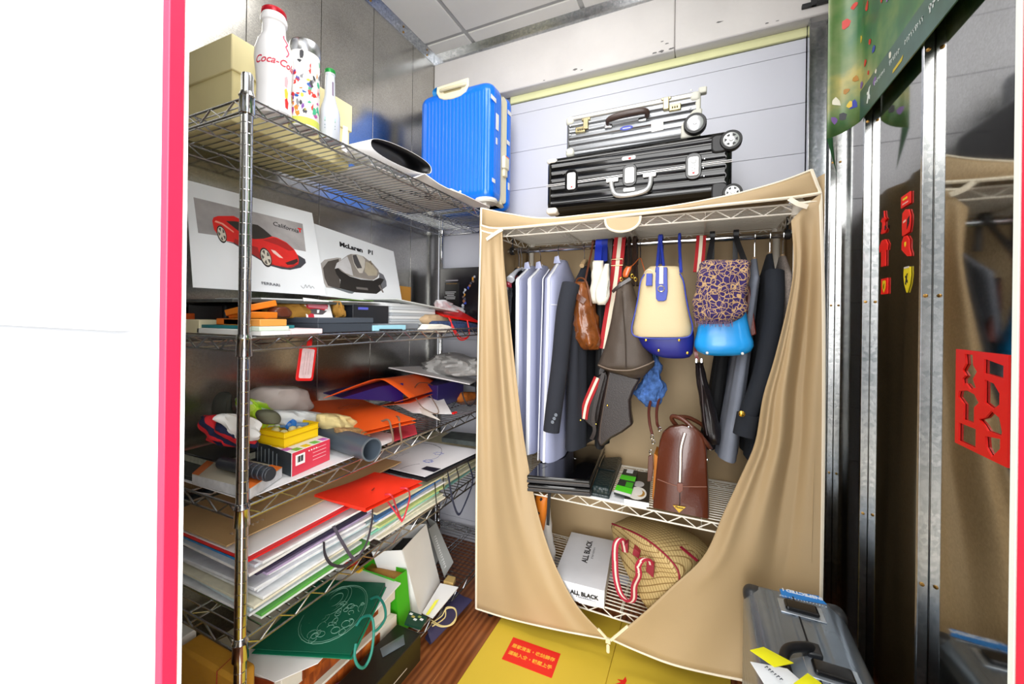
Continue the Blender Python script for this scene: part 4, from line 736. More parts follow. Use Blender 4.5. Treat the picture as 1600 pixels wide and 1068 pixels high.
def corner_box(name, near, left, right, Z0, Z1, mat, label, cat, parent=None, bevel=.0015, W=True):
    """box with its near vertical edge and two receding base edges given as photo points at height Z0"""
    n, l, r = [U(*p, Z=Z0) for p in (near, left, right)]; b = l + r - n; return slab([l, b, r, n], Z1 - Z0, n=2)
n_, l_, r_ = U(455.5, 745, Z=S3), U(394.7, 719, Z=S3), U(515, 718, Z=S3); zt2 = U(455.5, 708, X=n_.x).z
px_ = thing('printed_box', 'red and black printed carton under the yellow tin', 'box', n_); b_ = l_ + r_ - n_
add('carton', slab([l_, b_, r_, n_], zt2 - S3, n=2), paper('#f3f0f0'), px_, W=True, bevel=.001)
def facequad(a, b, z0, z1, off):
    nn = (b - a).cross(V((0, 0, 1))).normalized(); nn = nn if nn.dot(EYE - a) > 0 else -nn
    T = frame((a + b) / 2 + nn * off + V((0, 0, (z0 + z1) / 2 - a.z)), (b - a), V((0, 0, 1))); return T if T.col[2].xyz.dot(EYE - a) > 0 else frame((a + b) / 2 + nn * off + V((0, 0, (z0 + z1) / 2 - a.z)), (a - b), V((0, 0, 1)))
Hh = zt2 - S3; wl_, wr_ = (l_ - n_).length, (r_ - n_).length
T = facequad(n_, r_, S3, zt2, .0004); rf = add('red_face', prism(rrect(wr_ * .99, Hh * .98, .001, 3), .0006, T), M('#d8384e', .45, 0, (12., .12)), px_, W=True)
add('barcode_label', prism(rrect(.032, Hh * .45, .001, 3), .001, T @ Matrix.Translation((-wr_ * .3, Hh * .12, 0))), WHITE, rf, W=True)
for k in range(7): add('barcode_bar', prism(rrect(.0012 + .001 * (k % 3), Hh * .26, .0002, 3), .0013, T @ Matrix.Translation((-wr_ * .3 - .009 + k * .003, Hh * .14, 0))), INK, rf, W=True)
for k in range(4): add('print_line', prism(rrect(.05, .0015, .0004, 3), .001, T @ Matrix.Translation((wr_ * .2, Hh * (.32 - .16 * k), 0))), M('#f3b9c0', .5), rf, W=True)
for k in range(4): add('print_dot', prism(ell(.0022, .0022, 10), .001, T @ Matrix.Translation((-wr_ * .08 + k * .009, Hh * .33, 0))), WHITE, rf, W=True)
T = facequad(n_, l_, S3, zt2, .0004); bf = add('dark_face', prism(rrect(wl_ * .99, Hh * .98, .001, 3), .0006, T), M('#30383f', .35, 0, (14., .4)), px_, W=True)
for k in range(6): add('print_column', prism(rrect(.003, Hh * (.75 - .09 * (k % 3)), .0005, 3), .001, T @ Matrix.Translation((-wl_ * .35 + k * wl_ * .1, -Hh * .03, 0))), M('#9aa4aa', .5), bf, W=True)
for k, c in enumerate(('#f0c832', '#4a7ac8', '#f0c832', '#c85ac0', '#7ab84a', '#f4d030', '#6ac05a', '#c86ad0')):
    a, b = (l_, n_) if k < 4 else (n_, r_); t = (k % 4 + .5) / 4; p = a.lerp(b, t) * .93 + b_ * .07; add('print_patch', slab([p + V((-.012, -.01, Hh)), p + V((.012, -.01, Hh)), p + V((.012, .01, Hh)), p + V((-.012, .01, Hh))], .0008, n=2), M(c, .5), px_, W=True)
# yellow tin
Zt = zt2 + .001; tn = thing('yellow_tin', 'open yellow tin of pale balls on the red carton', 'tin', U(445, 699, Z=Zt)); YT = M('#f8d010', .35)
c0, c1, c3 = U(444, 700, Z=Zt), U(398, 690, Z=Zt), U(497, 681, Z=Zt); c2 = c1 + c3 - c0; tq4 = [c0, c1, c2, c3]; zh = .041
wl = [slab([a, b, b.lerp(V(((c0 + c2) / 2)), .03), a.lerp((c0 + c2) / 2, .03)], zh, n=2) for a, b in zip(tq4, tq4[1:] + tq4[:1])]
for g in wl: add('side', g, YT, tn, W=True, bevel=.001)
add('base', slab(tq4, .004, n=2), YT, tn, W=True); add('rim', tube([p + V((0, 0, zh)) for p in tq4], .0022, 6, True, 1, False), M('#e2b208', .3), tn, W=True); add('rib', tube([p + V((0, 0, zh * .62)) + (p - (c0 + c2) / 2) * .012 for p in tq4], .0016, 6, True, 1, False), M('#d9a80a', .3), tn, W=True)
bi = 0
for i in range(3):
    for j in range(4):
        u, v = (i + .6) / 3.4, (j + .5) / 4; p = (c0 * (1 - u) * (1 - v) + c1 * u * (1 - v) + c2 * u * v + c3 * (1 - u) * v)
        if i == 0 and j > 2 or i > 1 and j > 1: continue
        add('ball', lathe([(0, -.011), (.008, -.008), (.0125, 0), (.009, .008), (0, .0115)], 14, None, p + V((0, 0, .021 + .003 * ((i + j) % 2)))), M('#f4e8a8', .5), tn, W=True)
p = c0.lerp(c2, .72) + V((.01, .0, .034)); add('blue_ring', lathe([(.009, -.006), (.016, -.006), (.017, 0), (.016, .006), (.009, .006), (.008, 0)], 20, Matrix.Translation(p) @ Matrix.Rotation(R(60), 4, 'X')), M('#2a7fd8', .3), tn, W=True); add('blue_stick', rod(p + V((-.03, -.01, -.004)), p + V((.04, .03, -.004)), .008, 12), M('#7d9cc0', .3), tn, W=True)
# poster tube
pt = thing('poster_tube', 'dark grey cardboard tube lying beside the red carton', 'tube', U(575, 715, Z=S3)); ea, eb = U(581, 702, Z=S3 + .034), U(470, 668, Z=S3 + .034); GT = M('#4b5560', .35)
ax = (eb - ea).normalized(); add('tube_wall', loft([[ea + ax * t_ + (frame(ea, ax.orthogonal(), ax.cross(ax.orthogonal())).to_3x3() @ V((r_ * cos(a), r_ * sin(a), 0))) for a in [2 * PI * i / 32 for i in range(32)]] for r_, t_ in ((.0335, (eb - ea).length), (.0335, 0), (.0295, 0), (.0295, .12))]), GT, pt, W=True)
add('rim', loft([[ea + ax * t_ + (frame(ea, ax.orthogonal(), ax.cross(ax.orthogonal())).to_3x3() @ V((r_ * cos(a), r_ * sin(a), 0))) for a in [2 * PI * i / 32 for i in range(32)]] for r_, t_ in ((.0345, .004), (.0345, -.001), (.031, -.001), (.031, .004))], False), M('#7b858e', .3, .5), pt, W=True)
# striped scarf, paper, vest, caps
def stripes(name, cols, sc_, ang):
    t = bpy.data.materials.new(name); t.use_nodes = True; N = t.node_tree.nodes; L = t.node_tree.links; p = N['Principled BSDF']; p.inputs['Roughness'].default_value = .85
    tc = N.new('ShaderNodeTexCoord'); mp = N.new('ShaderNodeMapping'); mp.inputs['Rotation'].default_value = ang; L.new(tc.outputs['Object'], mp.inputs[0])
    w = N.new('ShaderNodeTexWave'); w.inputs['Scale'].default_value = sc_; w.inputs['Distortion'].default_value = 1.6; w.wave_profile = 'SAW'; L.new(mp.outputs[0], w.inputs['Vector'])
    cr = N.new('ShaderNodeValToRGB'); cr.color_ramp.interpolation = 'CONSTANT'; e = cr.color_ramp.elements
    for i, c in enumerate(cols):
        if i < 2: e[i].position = i / len(cols); e[i].color = hx(c)
        else: k = e.new(i / len(cols)); k.color = hx(c)
    L.new(w.outputs[1], cr.inputs[0]); L.new(cr.outputs[0], p.inputs['Base Color']); return t
add('knit_scarf', sil([(649, 336, 356), (658, 328, 372), (670, 324, 385), (682, 328, 392), (692, 340, 392), (697, 352, 386)], 'X', -1.13, .06, wr=0.018, wf=22, fold=.006, k=4), stripes('rugby_stripe', ['#d8202c', '#1b2346', '#1b2346', '#e02a34'], 9, (.5, .8, .3)), label='balled red and navy striped scarf behind the chrome post', cat='scarf')
add('crumpled_paper', sil([(646, 345, 365), (655, 338, 405), (668, 350, 412), (680, 360, 408), (688, 372, 396)], 'X', -1.07, .012, wr=0.02, wf=22, fold=.004), paper('#f2f2f0'), label='white crumpled paper over the striped scarf', cat='paper')
add('hi_vis_vest', sil([(622, 378, 392), (632, 374, 412), (644, 375, 432), (656, 378, 440), (668, 384, 425)], 'X', -1.2, .05, wr=0.02, wf=22, fold=.008, k=5, seed=3), stripes('neon', ['#c4ec3a', '#d4f45a', '#e6efe0', '#b8e62e'], 7, (.2, .9, .6)), label='neon yellow-green vest crumpled behind the yellow tin', cat='vest')
add('white_cloth', sil([(640, 430, 470), (648, 420, 520), (656, 425, 530), (664, 440, 500)], 'X', -1.15, .03, wr=0.01, wf=22, fold=.004, seed=8), fabric('#dfe2e2'), label='white and grey cloth lying between neon vest and orange bag', cat='cloth')
add('cap', sil([(612, 349, 356), (625, 338, 358), (640, 334, 360), (652, 336, 362)], 'X', -1.26, .03, fold=.002), fabric('#4a4b44'), label='dark olive cap left of the chrome post', cat='cap')
add('cap', sil([(640, 408, 425), (647, 402, 434), (655, 405, 436), (662, 412, 430)], 'X', -1.13, .03), fabric('#6a6a55'), label='olive grey cap behind the yellow tin', cat='cap')
add('cloth_pouch', sil([(603, 408, 458), (610, 394, 478), (622, 386, 484), (634, 384, 486), (642, 386, 480)], 'X', -1.28, .05, wr=0.01, wf=22, fold=.003, k=3, seed=5), fabric('#cfc3bd'), label='pale beige cloth pouch against the metal wall on third shelf', cat='pouch')
add('cotton_bag', sil([(646, 504, 528), (653, 498, 548), (664, 500, 556), (676, 510, 556), (684, 520, 548)], 'X', -1.1, .05, wr=0.016, wf=22, fold=.006, k=4, seed=6), fabric('#dcc98e'), label='folded cream yellow cloth bag behind the grey tube', cat='cloth bag')
add('woven_pouch', sil([(668, 520, 560), (676, 528, 575), (686, 545, 580), (692, 556, 578)], 'X', -1.03, .03, wr=0.01, wf=22, fold=.003, seed=9), M('#b08a5a', .8, 0, (120., .5)), label='brown speckled cloth under the lower orange bag', cat='cloth')
OB = M('#ee5c14', .55, 0, (4., .05)); CORD = M('#7a6250', .8)
def paperbag(label, pts, dz, Z, th, mat, cord, loops, bulge=.01, wav=.003, seed=0, gap=.012, lip=.9):
    t = thing('paper_bag', label, 'paper bag', U(*pts[2], Z=Z)); c = [U(p[0], p[1], Z=Z + dz[i]) for i, p in enumerate(pts)]
    add('front_sheet', slab(c, .0015, bulge, 12, wav, seed=seed), mat, t, W=True, ang=60)
    c2 = [c[0] - V((0, 0, .003)), c[1] - V((0, 0, .003)), c[2] - V((0, 0, gap)), c[3] - V((0, 0, gap))]
    add('back_sheet', slab(c2, .0015, bulge * .3, 12, wav * .4, seed=seed), mat, t, W=True, ang=60)
    ga, gb = c[0].lerp(c[3], .02), c[3]; add('gusset', slab([c[0], c[0] - V((0, 0, .003)), c[3] - V((0, 0, gap)), c[3]], .001, n=4, up=(c[1] - c[0]).normalized() * 1), mat, t, W=True)
    for L_ in loops: add('handle', tube([U(p[0], p[1], **({'X': p[2]} if p[2] < 0 else {'Z': p[2]})) for p in L_], cord[1], 7), cord[0], t, W=True)
    return t, c
t, c = paperbag('orange paper bag with oval emblem lying low on third shelf', [(421, 631), (562, 622), (650, 655), (565, 674)], [.075, .085, .055, .05], S3, .02, OB, (CORD, .0033), [[(596, 658, S3 + .06), (607, 656, S3 + .07), (612, 672, -.96), (614, 689, -.95), (606, 695, -.95)], [(617, 651, S3 + .06), (623, 652, S3 + .066), (625, 670, -.95), (627, 690, -.945), (617, 694, -.945)]], .012, .003, 1)
o_ = U(545, 635, Z=S3 + .09); add('emblem', [tube([o_ + V((.045 * cos(a) * .5, .045 * sin(a), .001)) for a in [2 * PI * i / 20 for i in range(20)]], .0006, 4, True, 1)], M('#7a2c0c', .6), t, W=True)
ob = thing('paper_bag', 'orange paper bag tented open over a purple carton', 'paper bag', U(600, 625, X=-1.1))
rails = [[U(505, 622, X=-1.1), U(585, 597, X=-1.3)], [U(592, 592, X=-1.1), U(655, 584.5, X=-1.27)], [U(640, 622, X=-1.07), U(700, 603.5, X=-1.22)]]
def tent(o):
    def f(u, v):
        P = [a.lerp(b, v) for a, b in rails]; k = catmull([P[0], P[0].lerp(P[1], .55) + V((0, 0, .006)), P[1], P[1].lerp(P[2], .5) + V((0, 0, .008)), P[2]], 6); return k[min(len(k) - 1, round(u * (len(k) - 1)))] + V((0, 0, o))
    return f
add('front_sheet', grid(tent(0), 25, 8), OB, ob, W=True, solid=.0012, ang=60)
e0, e1 = rails[2]; add('mouth_fold', slab([e0, e1, e1 + V((-.03, -.02, -.006)), e0 + V((-.035, -.05, -.012))], .0015, n=3), OB, ob, W=True); add('back_sheet', slab([e0 + V((0, 0, -.02)), e1 + V((0, 0, -.012)), e1 + V((-.1, -.05, -.02)), e0 + V((-.1, -.06, -.03))], .0015, n=3), OB, ob, W=True)
add('handle', tube([U(648, 605, X=-1.12), U(655, 598, X=-1.13), U(668, 598, X=-1.14), U(676, 602, X=-1.15)], .0022, 6), M('#6a3418', .8), ob, W=True)
add('handle', tube([U(650, 622, X=-1.1), U(660, 636, X=-1.05), U(680, 646, X=-1.02), U(685, 640, X=-1.02), U(672, 617, X=-1.1)], .0022, 6), CORD, ob, W=True)
pc_ = thing('gift_box', 'deep purple carton inside the tented orange bag', 'box', U(580, 625, X=-1.12)); A = U(535, 622, X=-1.13); B = U(630, 628, X=-1.11); C_ = U(592, 599, X=-1.13)
add('carton', loft([[A, B, V((B.x, B.y, A.z + .012)), V((C_.x, C_.y, C_.z - .012)), V((A.x, A.y, A.z + .002))], [p + V((-.13, .03, 0)) for p in (A, B, V((B.x, B.y, A.z + .010)), V((C_.x, C_.y, C_.z - .014)), V((A.x, A.y, A.z + .004)))]]), M('#2c1a66', .35), pc_, W=True, bevel=.001)
add('tape', slab([C_ + V((.001, .012, -.012)), C_ + V((.001, .022, -.012)), V((A.x + .012, C_.y + .042, A.z + .004)), V((A.x + .012, C_.y + .03, A.z + .004))], .0006, n=2, up=V((1, 0, 0))), M('#8f86c0', .3), pc_, W=True)
item('paper_sheet', slab([U(600, 622, Z=S3 + .06), U(690, 616, Z=S3 + .04), U(706, 647, Z=S3 + .008), U(645, 645, Z=S3 + .008)], .002, .004, 10, .002), paper('#f1eeee', (10., .12)), 'creased white printed paper sliding out beneath the tented orange bag', 'paper', 0)
item('paper_sheet', slab([U(620, 628, Z=S3 + .03), U(665, 640, Z=S3 + .02), U(688, 657, Z=S3 + .004), U(640, 640, Z=S3 + .004)], .0015, .002, 8, .002, seed=3), paper('#e9e4da', (10., .12)), 'small cream paper scrap between the two orange bags', 'paper', 0)
item('mount_board', slab([U(607, 575, X=-1.3), U(655, 573, X=-1.33), U(747, 594, X=-1.1), U(734, 601, X=-1.02)], .005, 0, 3), paper('#eceaea'), 'white foam board lying over the bags at far end', 'board', .0005)
item('mount_board', slab([U(640, 583, X=-1.32), U(690, 581, X=-1.33), U(752, 597, X=-1.12), U(745, 605, X=-1.05)], .004, 0, 3), M('#1a1a1c', .5), 'black board under the crinkled grey bag', 'board', .0005)
add('plastic_bag', sil([(551, 694, 702), (556, 684, 720), (562, 672, 742), (570, 662, 750), (578, 662, 752), (586, 680, 752)], 'Y', 1.76, .09, wr=0.03, wf=28, fold=.016, k=7, seed=12), M('#a9a8a6', .35, 0, (20., .25), (60, .8)), label='crinkled pale grey plastic bag at the far end of third shelf', cat='plastic bag')
item('gift_box', bxp(-1.12, -1.3, (684, 602), (724, 626), S3), M('#241a55', .4), 'dark purple box behind the white papers at far end', 'box')
add('ribbon_loop', tube([U(722, 612, X=-1.0), U(726, 625, X=-.96), U(734, 634, X=-.955), U(744, 622, X=-.955), U(742, 598, X=-1.0)], .003, 6), M('#23252c', .7), label='dark ribbon loop hanging over third shelf far end', cat='ribbon')
add('cloth_bundle', sil([(612, 722, 745), (618, 716, 752), (626, 714, 752), (632, 722, 748)], 'X', -1.12, .03, wr=0.01, wf=22, fold=.003), M('#b8641c', .8, 0, (40., .4)), label='rust orange cloth bundle at far end of third shelf', cat='cloth')
item('clip', box(.012, .03, .008, U(710, 645, Z=S3) + V((0, 0, .001))), RED, 'small red clip on the wire third shelf', 'clip')
item('red_packet', slab([U(615, 668, Z=SZ[2] + .006), U(648, 664, Z=SZ[2] + .006), U(652, 678, Z=SZ[2] + .006), U(615, 690, Z=SZ[2] + .006)], .004, n=3), M('#b83040', .6), 'flat red packet under the lower orange bag cords', 'packet', .001)
# ---------------------------------------------------------------- fourth shelf: three piles of magazines and papers
mr = random.Random(21)
def pile(y0, y1, n, top, where, cols, xf=-.962):
    z = S4 + .002; th = (top - z) / n
    for k in range(n):
        t = th * mr.uniform(.72, .86); d = mr.uniform(-.02, .014); s = mr.uniform(-.05, .05); e = mr.uniform(-.03, .02); c = cols[k % len(cols)]
        item('magazine', slab([(-1.33 + .02 * mr.random(), y0 + e, z), (xf + d, y0 + e + s * .3, z), (xf + d + s * .4, y1 + e, z), (-1.33, y1 + e, z)], t, 0, 9, .0009, seed=n), M(c, .5, 0, (50., .12)), '%s in the %s pile of fourth shelf, %s from the bottom' % ({'w': 'white magazine', 'y': 'cream paper wad', 'c': 'coloured magazine', 'd': 'dark edged magazine'}['w' if c in WH else 'y' if c in CR else 'd' if c in DK else 'c'], where, ORD[k]), 'magazine', .0006, 'magazines on fourth shelf')
        z += th
WH = ['#f0f1f3', '#e6e9ee', '#eceef0', '#dfe3ea', '#f4f4f2']; CR = ['#e8e4cc', '#dcd8b4', '#d9cfa8', '#ece8d8']; DK = ['#2a2444', '#1c1e24', '#5a3a8a']
pile(.645, 1.0, 17, .682, 'near', ['#e8f0e4', '#58a848', '#f0f1f3', '#e6e9ee', '#d0e4e8', '#e8e4cc', '#eceef0', '#f0f1f3', '#c8e0e6', '#e6e9ee', '#f4f4f2', '#b8a4c8', '#e6e9ee', '#2a2444', '#f4f4f2', '#dfe3ea', '#eceef0'])
pile(1.03, 1.40, 15, .662, 'middle', ['#ece8d8', '#e8e4cc', '#f0f1f3', '#8fd8bc', '#f4f4f2', '#c8d890', '#ece8d8', '#f0f1f3', '#5a8cc8', '#e8e4cc', '#ece8d8', '#dcd8b4', '#d8783c', '#eceef0', '#f0f1f3'])
pile(1.43, 1.86, 13, .640, 'far', ['#dcd8b4', '#ece8d8', '#7ab0ac', '#ece8d8', '#d9cfa8', '#e8e4cc', '#a8acaa', '#e8e4cc', '#dcd8b4', '#ece8d8', '#c8b880', '#ece8d8', '#d9cfa8'], -.965)
# near end face: loose magazines poking out towards the door
for k, (z, c, l) in enumerate(((.684, '#2f8fd8', 'bright blue magazine with red print at the near end of fourth shelf'), (.6895, '#1c1e24', 'black magazine under the kraft bag at the near end'))):
    item('magazine', slab([(-1.34, .612, z), (-1.0, .612, z), (-1.0, .93, z), (-1.34, .93, z)], .005, n=2), M(c, .4, 0, (30., .4)), l, 'magazine', .0005)
# big bags lying on the near pile
KR = M('#c4a272', .65, 0, (5., .1), (90, .1)); DKH = M('#4a4450', .7)
wbz = .698
wbg = thing('paper_bag', 'large white paper bag with red edge and dark ribbon handles, under the kraft bag', 'paper bag', (-1.1, .9, wbz))
add('back_sheet', slab([(-1.32, .606, wbz - .001), (-.955, .606, wbz - .001), (-.955, 1.16, wbz - .005), (-1.32, 1.18, wbz)], .004, 0, 6), M('#dc1c22', .45), wbg, W=True)
add('front_sheet', slab([(-1.32, .610, wbz + .004), (-.968, .610, wbz + .004), (-.975, 1.13, wbz + .004), (-1.32, 1.17, wbz + .004)], .003, .003, 8, .001), paper('#f6f4f4'), wbg, W=True)
def wp(L): return [U(p[0], p[1], X=p[2]) for p in L]
add('handle', strap(wp([(505, 818, -.99), (518, 818, -.96), (532, 842, -.935), (548, 868, -.925), (556, 874, -.925)]), .009, .0012, (1, 0, 0)), DKH, wbg, W=True)
add('handle', strap(wp([(582, 795, -.97), (581, 815, -.94), (572, 850, -.925), (556, 874, -.925)]), .009, .0012, (1, 0, 0)), DKH, wbg, W=True)
add('handle', strap(wp([(506, 846, -.95), (508, 866, -.93), (518, 881, -.925), (536, 884, -.925), (552, 876, -.925)]), .008, .0012, (1, 0, 0)), M('#2c2830', .7), wbg, W=True)
kbg = thing('paper_bag', 'large flat kraft paper bag on top of the near magazine pile', 'paper bag', (-1.18, .95, wbz + .01))
add('front_sheet', slab([(-1.35, .606, wbz + .017), (-1.035, .606, wbz + .016), (-1.035, 1.24, wbz + .016), (-1.35, 1.24, wbz + .017)], .003, .006, 10, .0015), KR, kbg, W=True)
add('back_sheet', slab([(-1.35, .608, wbz + .0125), (-1.04, .608, wbz + .0125), (-1.04, 1.22, wbz + .0125), (-1.35, 1.22, wbz + .0125)], .002, 0, 4), KR, kbg, W=True)
marks(frame((-1.075, .685, wbz + .0205), (0, 1, 0), (-1, 0, 0)), 7, .09, .014, M('#dccdb8', .6), kbg)
RB2 = M('#ea3218', .4, 0, (4., .08)); RH = M('#e0384a', .6)
t, c = paperbag('vermilion red paper bag with pink rope handles on the fourth shelf pile', [(491, 774), (585, 738), (660, 752), (571, 793)], [.036, .045, .030, .024], .69, .02, RB2, (RH, .0028), [[(602, 772, .725), (612, 774, .725), (620, 795, -.925), (627, 812, -.92), (627, 815, -.92)], [(626, 762, .725), (637, 764, .725), (640, 778, -.925), (632, 806, -.92), (627, 815, -.92)], [(606, 784, -.96), (618, 800, -.925), (626, 812, -.92)]], .01, .002, 4)
add('emblem', prism(rrect(.004, .022, .001, 3), .0005, frame(U(583, 764, Z=.737), (1, .4, 0), (-.4, 1, 0))), M('#8a2010', .6), t, W=True)
dbq = [(571, 723), (634, 685), (753, 703.5), (664, 745)]; ZD = .682
db = thing('paper_bag', 'white paper bag with fine line drawing and long navy ribbons at far end', 'paper bag', U(660, 720, Z=ZD)); Q = [U(a, b, Z=ZD) for a, b in dbq]
add('back_sheet', slab([p + V((.012 if i in (2, 3) else 0, -.004, -.014)) for i, p in enumerate(Q)], .009, 0, 4), M('#15151a', .5), db, W=True)
fs_ = add('front_sheet', slab(Q, .0025, .002, 6), paper('#e9e8ec'), db, W=True)
def dl(L, r, c): return add('drawn_line', tube([U(a, b, Z=ZD + .0042) for a, b in L], r, 4, per=4), M(c, .6), fs_, W=True)
dl([(630, 696), (650, 692), (672, 693), (688, 699), (690, 706)], .0009, '#4a4a52'); dl([(690, 706), (684, 714), (672, 718)], .0006, '#3a48a0'); dl([(625, 732), (640, 727), (656, 724)], .0006, '#6a6a70')
for k in range(3): dl([(601 + 6 * k, 712 - 3 * k), (615 + 8 * k, 716 - 4 * k), (622 + 9 * k, 712 - 3 * k)], .0005, '#8a8a92')
for cx_, cy_, n in ((669, 720, 9), (685, 708, 6)):
    for k in range(n): a = k * 2 * PI / n; dl([(cx_ + 9 * cos(a), cy_ + 2.5 * sin(a)), (cx_ + 5 * cos(a + .8), cy_ + 1.5 * sin(a + .8)), (cx_ + 8 * cos(a + 1.4), cy_ + 2.4 * sin(a + 1.4))], .0006, '#3f56b0')
add('black_patch', slab([U(658, 732, Z=ZD + .0045), U(667, 728, Z=ZD + .0045), U(689, 732, Z=ZD + .0045), U(678, 737, Z=ZD + .0045)], .0006, n=2), M('#1c1a2a', .5), fs_, W=True)
NV = M('#343a52', .7)
add('handle', strap(wp([(698, 727, -.97), (701, 745, -.93), (707, 780, -.92), (716, 803, -.92), (725, 790, -.92), (738, 755, -.92), (736, 735, -.93), (728, 714, -.97)]), .010, .0013, (1, 0, 0)), NV, db, W=True)
add('handle', tube(wp([(692, 735, -.97), (694, 765, -.93), (701, 777, -.93), (712, 765, -.93), (717, 748, -.93), (712, 727, -.97)]), .0022, 6), M('#1c1c20', .7), db, W=True)
add('handle', tube(wp([(679, 745, -.96), (681, 775, -.93), (684, 796, -.93), (694, 790, -.93), (700, 774, -.93)]), .002, 6), M('#1c1c20', .7), db, W=True)
add('box_file', slab([U(690, 690, Z=.70), U(705, 680, Z=.70), U(748, 684, Z=.70), U(748, 698, Z=.70)], .02, 0, 3), M('#39403e', .6, 0, (40., .6)), label='dark patterned box at the far end of fourth shelf', cat='box')
# ---------------------------------------------------------------- bottom shelf
CRB = M('#dcd6c6', .65, 0, (12., .1)); WDP = woodmat('cedar_panel', '#7a3510', '#b4591c', '#c8742c', (3, 12, 3), .5)
base = [V((-1.30, .66, 0)), V((-.999, .72, 0)), V((-.989, 1.15, 0)), V((-1.30, 1.10, 0))]; zz = S5
for k in range(4):
    h = .052; o = [.0, .012, -.008, .006][k]; b = [p + V((o, o * .5, zz + .0005)) for p in base]; t = thing('book_case_box', 'cream cloth box with cedar front in stack under green bag, %s from the bottom' % ORD[k], 'box', b[1], 0, 'stack of cream boxes')
    add('body', slab(b, h - .002, n=2), CRB, t, W=True, bevel=.002)
    f0, f1 = b[1].lerp(b[2], .14), b[1].lerp(b[2], .80); add('wood_front', slab([f0 + V((0, 0, .004)), f1 + V((0, 0, .004)), f1 + V((0, 0, h - .008)), f0 + V((0, 0, h - .008))], .004, n=2, up=V((1, -.02, 0))), WDP, t, W=True, bevel=.001)
    f0, f1 = b[0].lerp(b[1], .22), b[0].lerp(b[1], .93); add('wood_end', slab([f0 + V((0, 0, .006)), f1 + V((0, 0, .006)), f1 + V((0, 0, h - .008)), f0 + V((0, 0, h - .008))], .004, n=2, up=V((.1, -1, 0))), M('#7a3010', .5), t, W=True, bevel=.001)
    if k % 2: add('pink_cord', tube([b[1].lerp(b[2], .35) + V((.005, 0, h * .4)), b[1].lerp(b[2], .5) + V((.022, 0, h * .2)), b[1].lerp(b[2], .66) + V((.008, 0, -.012))], .0013, 5), M('#b0567a', .6), t, W=True)
    zz += h
zs5 = zz
item('paper_sheet', slab([U(470, 905, Z=zs5 + .008), U(558, 888, Z=zs5 + .008), U(626, 912, Z=zs5 + .004), U(560, 985, Z=zs5 + .003)], .004, 0, 6), paper('#f0efee'), 'white sheets with thin red frame under the green paper bag', 'paper', 0)
item('paper_sheet', slab([(-1.26, .69, zs5 + .001), (-1.0, .71, zs5 + .001), (-.95, .80, zs5), (-.97, .92, zs5)], .002, 0, 4), paper('#f2f0ee'), 'folded white paper flap at the front of the cream boxes', 'paper', 0)
GRB = M('#0f5c44', .4, 0, (4., .15)); TH = M('#1f7a6a', .6)
gq = [(391, 1013), (500, 905), (602, 911), (548, 1022)]; zg = zs5 + .016
gb = thing('paper_bag', 'dark green paper bag with silver crest and teal rope handles', 'paper bag', U(500, 980, Z=zg)); Q = [U(a, b, Z=zg + (.006, .012, .006, .003)[i]) for i, (a, b) in enumerate(gq)]
gf = add('front_sheet', slab(Q, .0015, .006, 10, .001), GRB, gb, W=True); add('back_sheet', slab([p + V((.006, 0, -.012)) for p in Q], .0015, .0, 6), M('#17805c', .45), gb, W=True)
add('gusset', slab([Q[2] + V((0, 0, -.012)), Q[2], Q[3], Q[3] + V((0, 0, -.012))], .001, n=3, up=V((-.6, .2, 0))), M('#0a4030', .5), gb, W=True)
SV = M('#8fc0ac', .45, .2)
def gp(x, y): return Q[3] * (1 - x) * (1 - y) + Q[2] * x * (1 - y) + Q[1] * x * y + Q[0] * (1 - x) * y + V((0, 0, .0018 + .006 * 16 * x * (1 - x) * y * (1 - y)))
def gring(cx, cy, rx, ry, r=.0007, a0=0, a1=2 * PI, n=28): return add('crest_line', tube([gp(cx + rx * cos(a), cy + ry * sin(a)) for a in [a0 + (a1 - a0) * i / n for i in range(n + 1)]], r, 4, per=1), SV, gf, W=True)
gring(.5, .42, .42, .34); gring(.5, .42, .40, .32, .0004); gring(.66, .52, .24, .16); gring(.66, .52, .20, .12, .0004); gring(.66, .52, .11, .07)
rr = random.Random(8)
for k in range(34):
    x, y = .14 + .5 * rr.random(), .12 + .55 * rr.random()
    if ((x - .5) / .38) ** 2 + ((y - .42) / .3) ** 2 > 1: continue
    gring(x, y, .02 + .04 * rr.random(), .015 + .03 * rr.random(), .0006, rr.uniform(0, 6), rr.uniform(7, 11), 14)
for L in ([(578, 936, zg + .004), (590, 932, zg + .03), (600, 945, -.90), (602, 965, -.87), (590, 983, -.86), (583, 985, -.86)], [(556, 978, zg + .004), (566, 964, zg + .03), (580, 963, -.88), (584, 985, -.86), (580, 1020, -.85), (570, 1041, -.85), (560, 1040, -.85), (554, 1025, -.86), (556, 1005, -.87)]):
    add('handle', tube([U(p[0], p[1], **({'X': p[2]} if p[2] < 0 else {'Z': p[2]})) for p in L], .004, 8), TH, gb, W=True)
kx = thing('kraft_parcel', 'ochre kraft parcel tied with red string at bottom left', 'parcel', (-1.08, .64, S5)); kq = [(-1.22, .60, S5), (-.985, .605, S5), (-.99, .655, S5), (-1.22, .655, S5)]
add('body', slab([(-1.22, .597, S5), (-.975, .600, S5), (-.99, .652, S5), (-1.22, .652, S5)], .308, n=4, wav=.001), M('#c8902c', .6, 0, (6., .2), (60, .3)), kx, W=True, bevel=.008)
add('string', tube([(-1.05, .594, S5 + .2), (-1.05, .596, S5 + .309), (-1.06, .64, S5 + .310), (-1.06, .66, S5 + .2)], .0012, 5, smooth=False), M('#a03020', .7), kx, W=True)
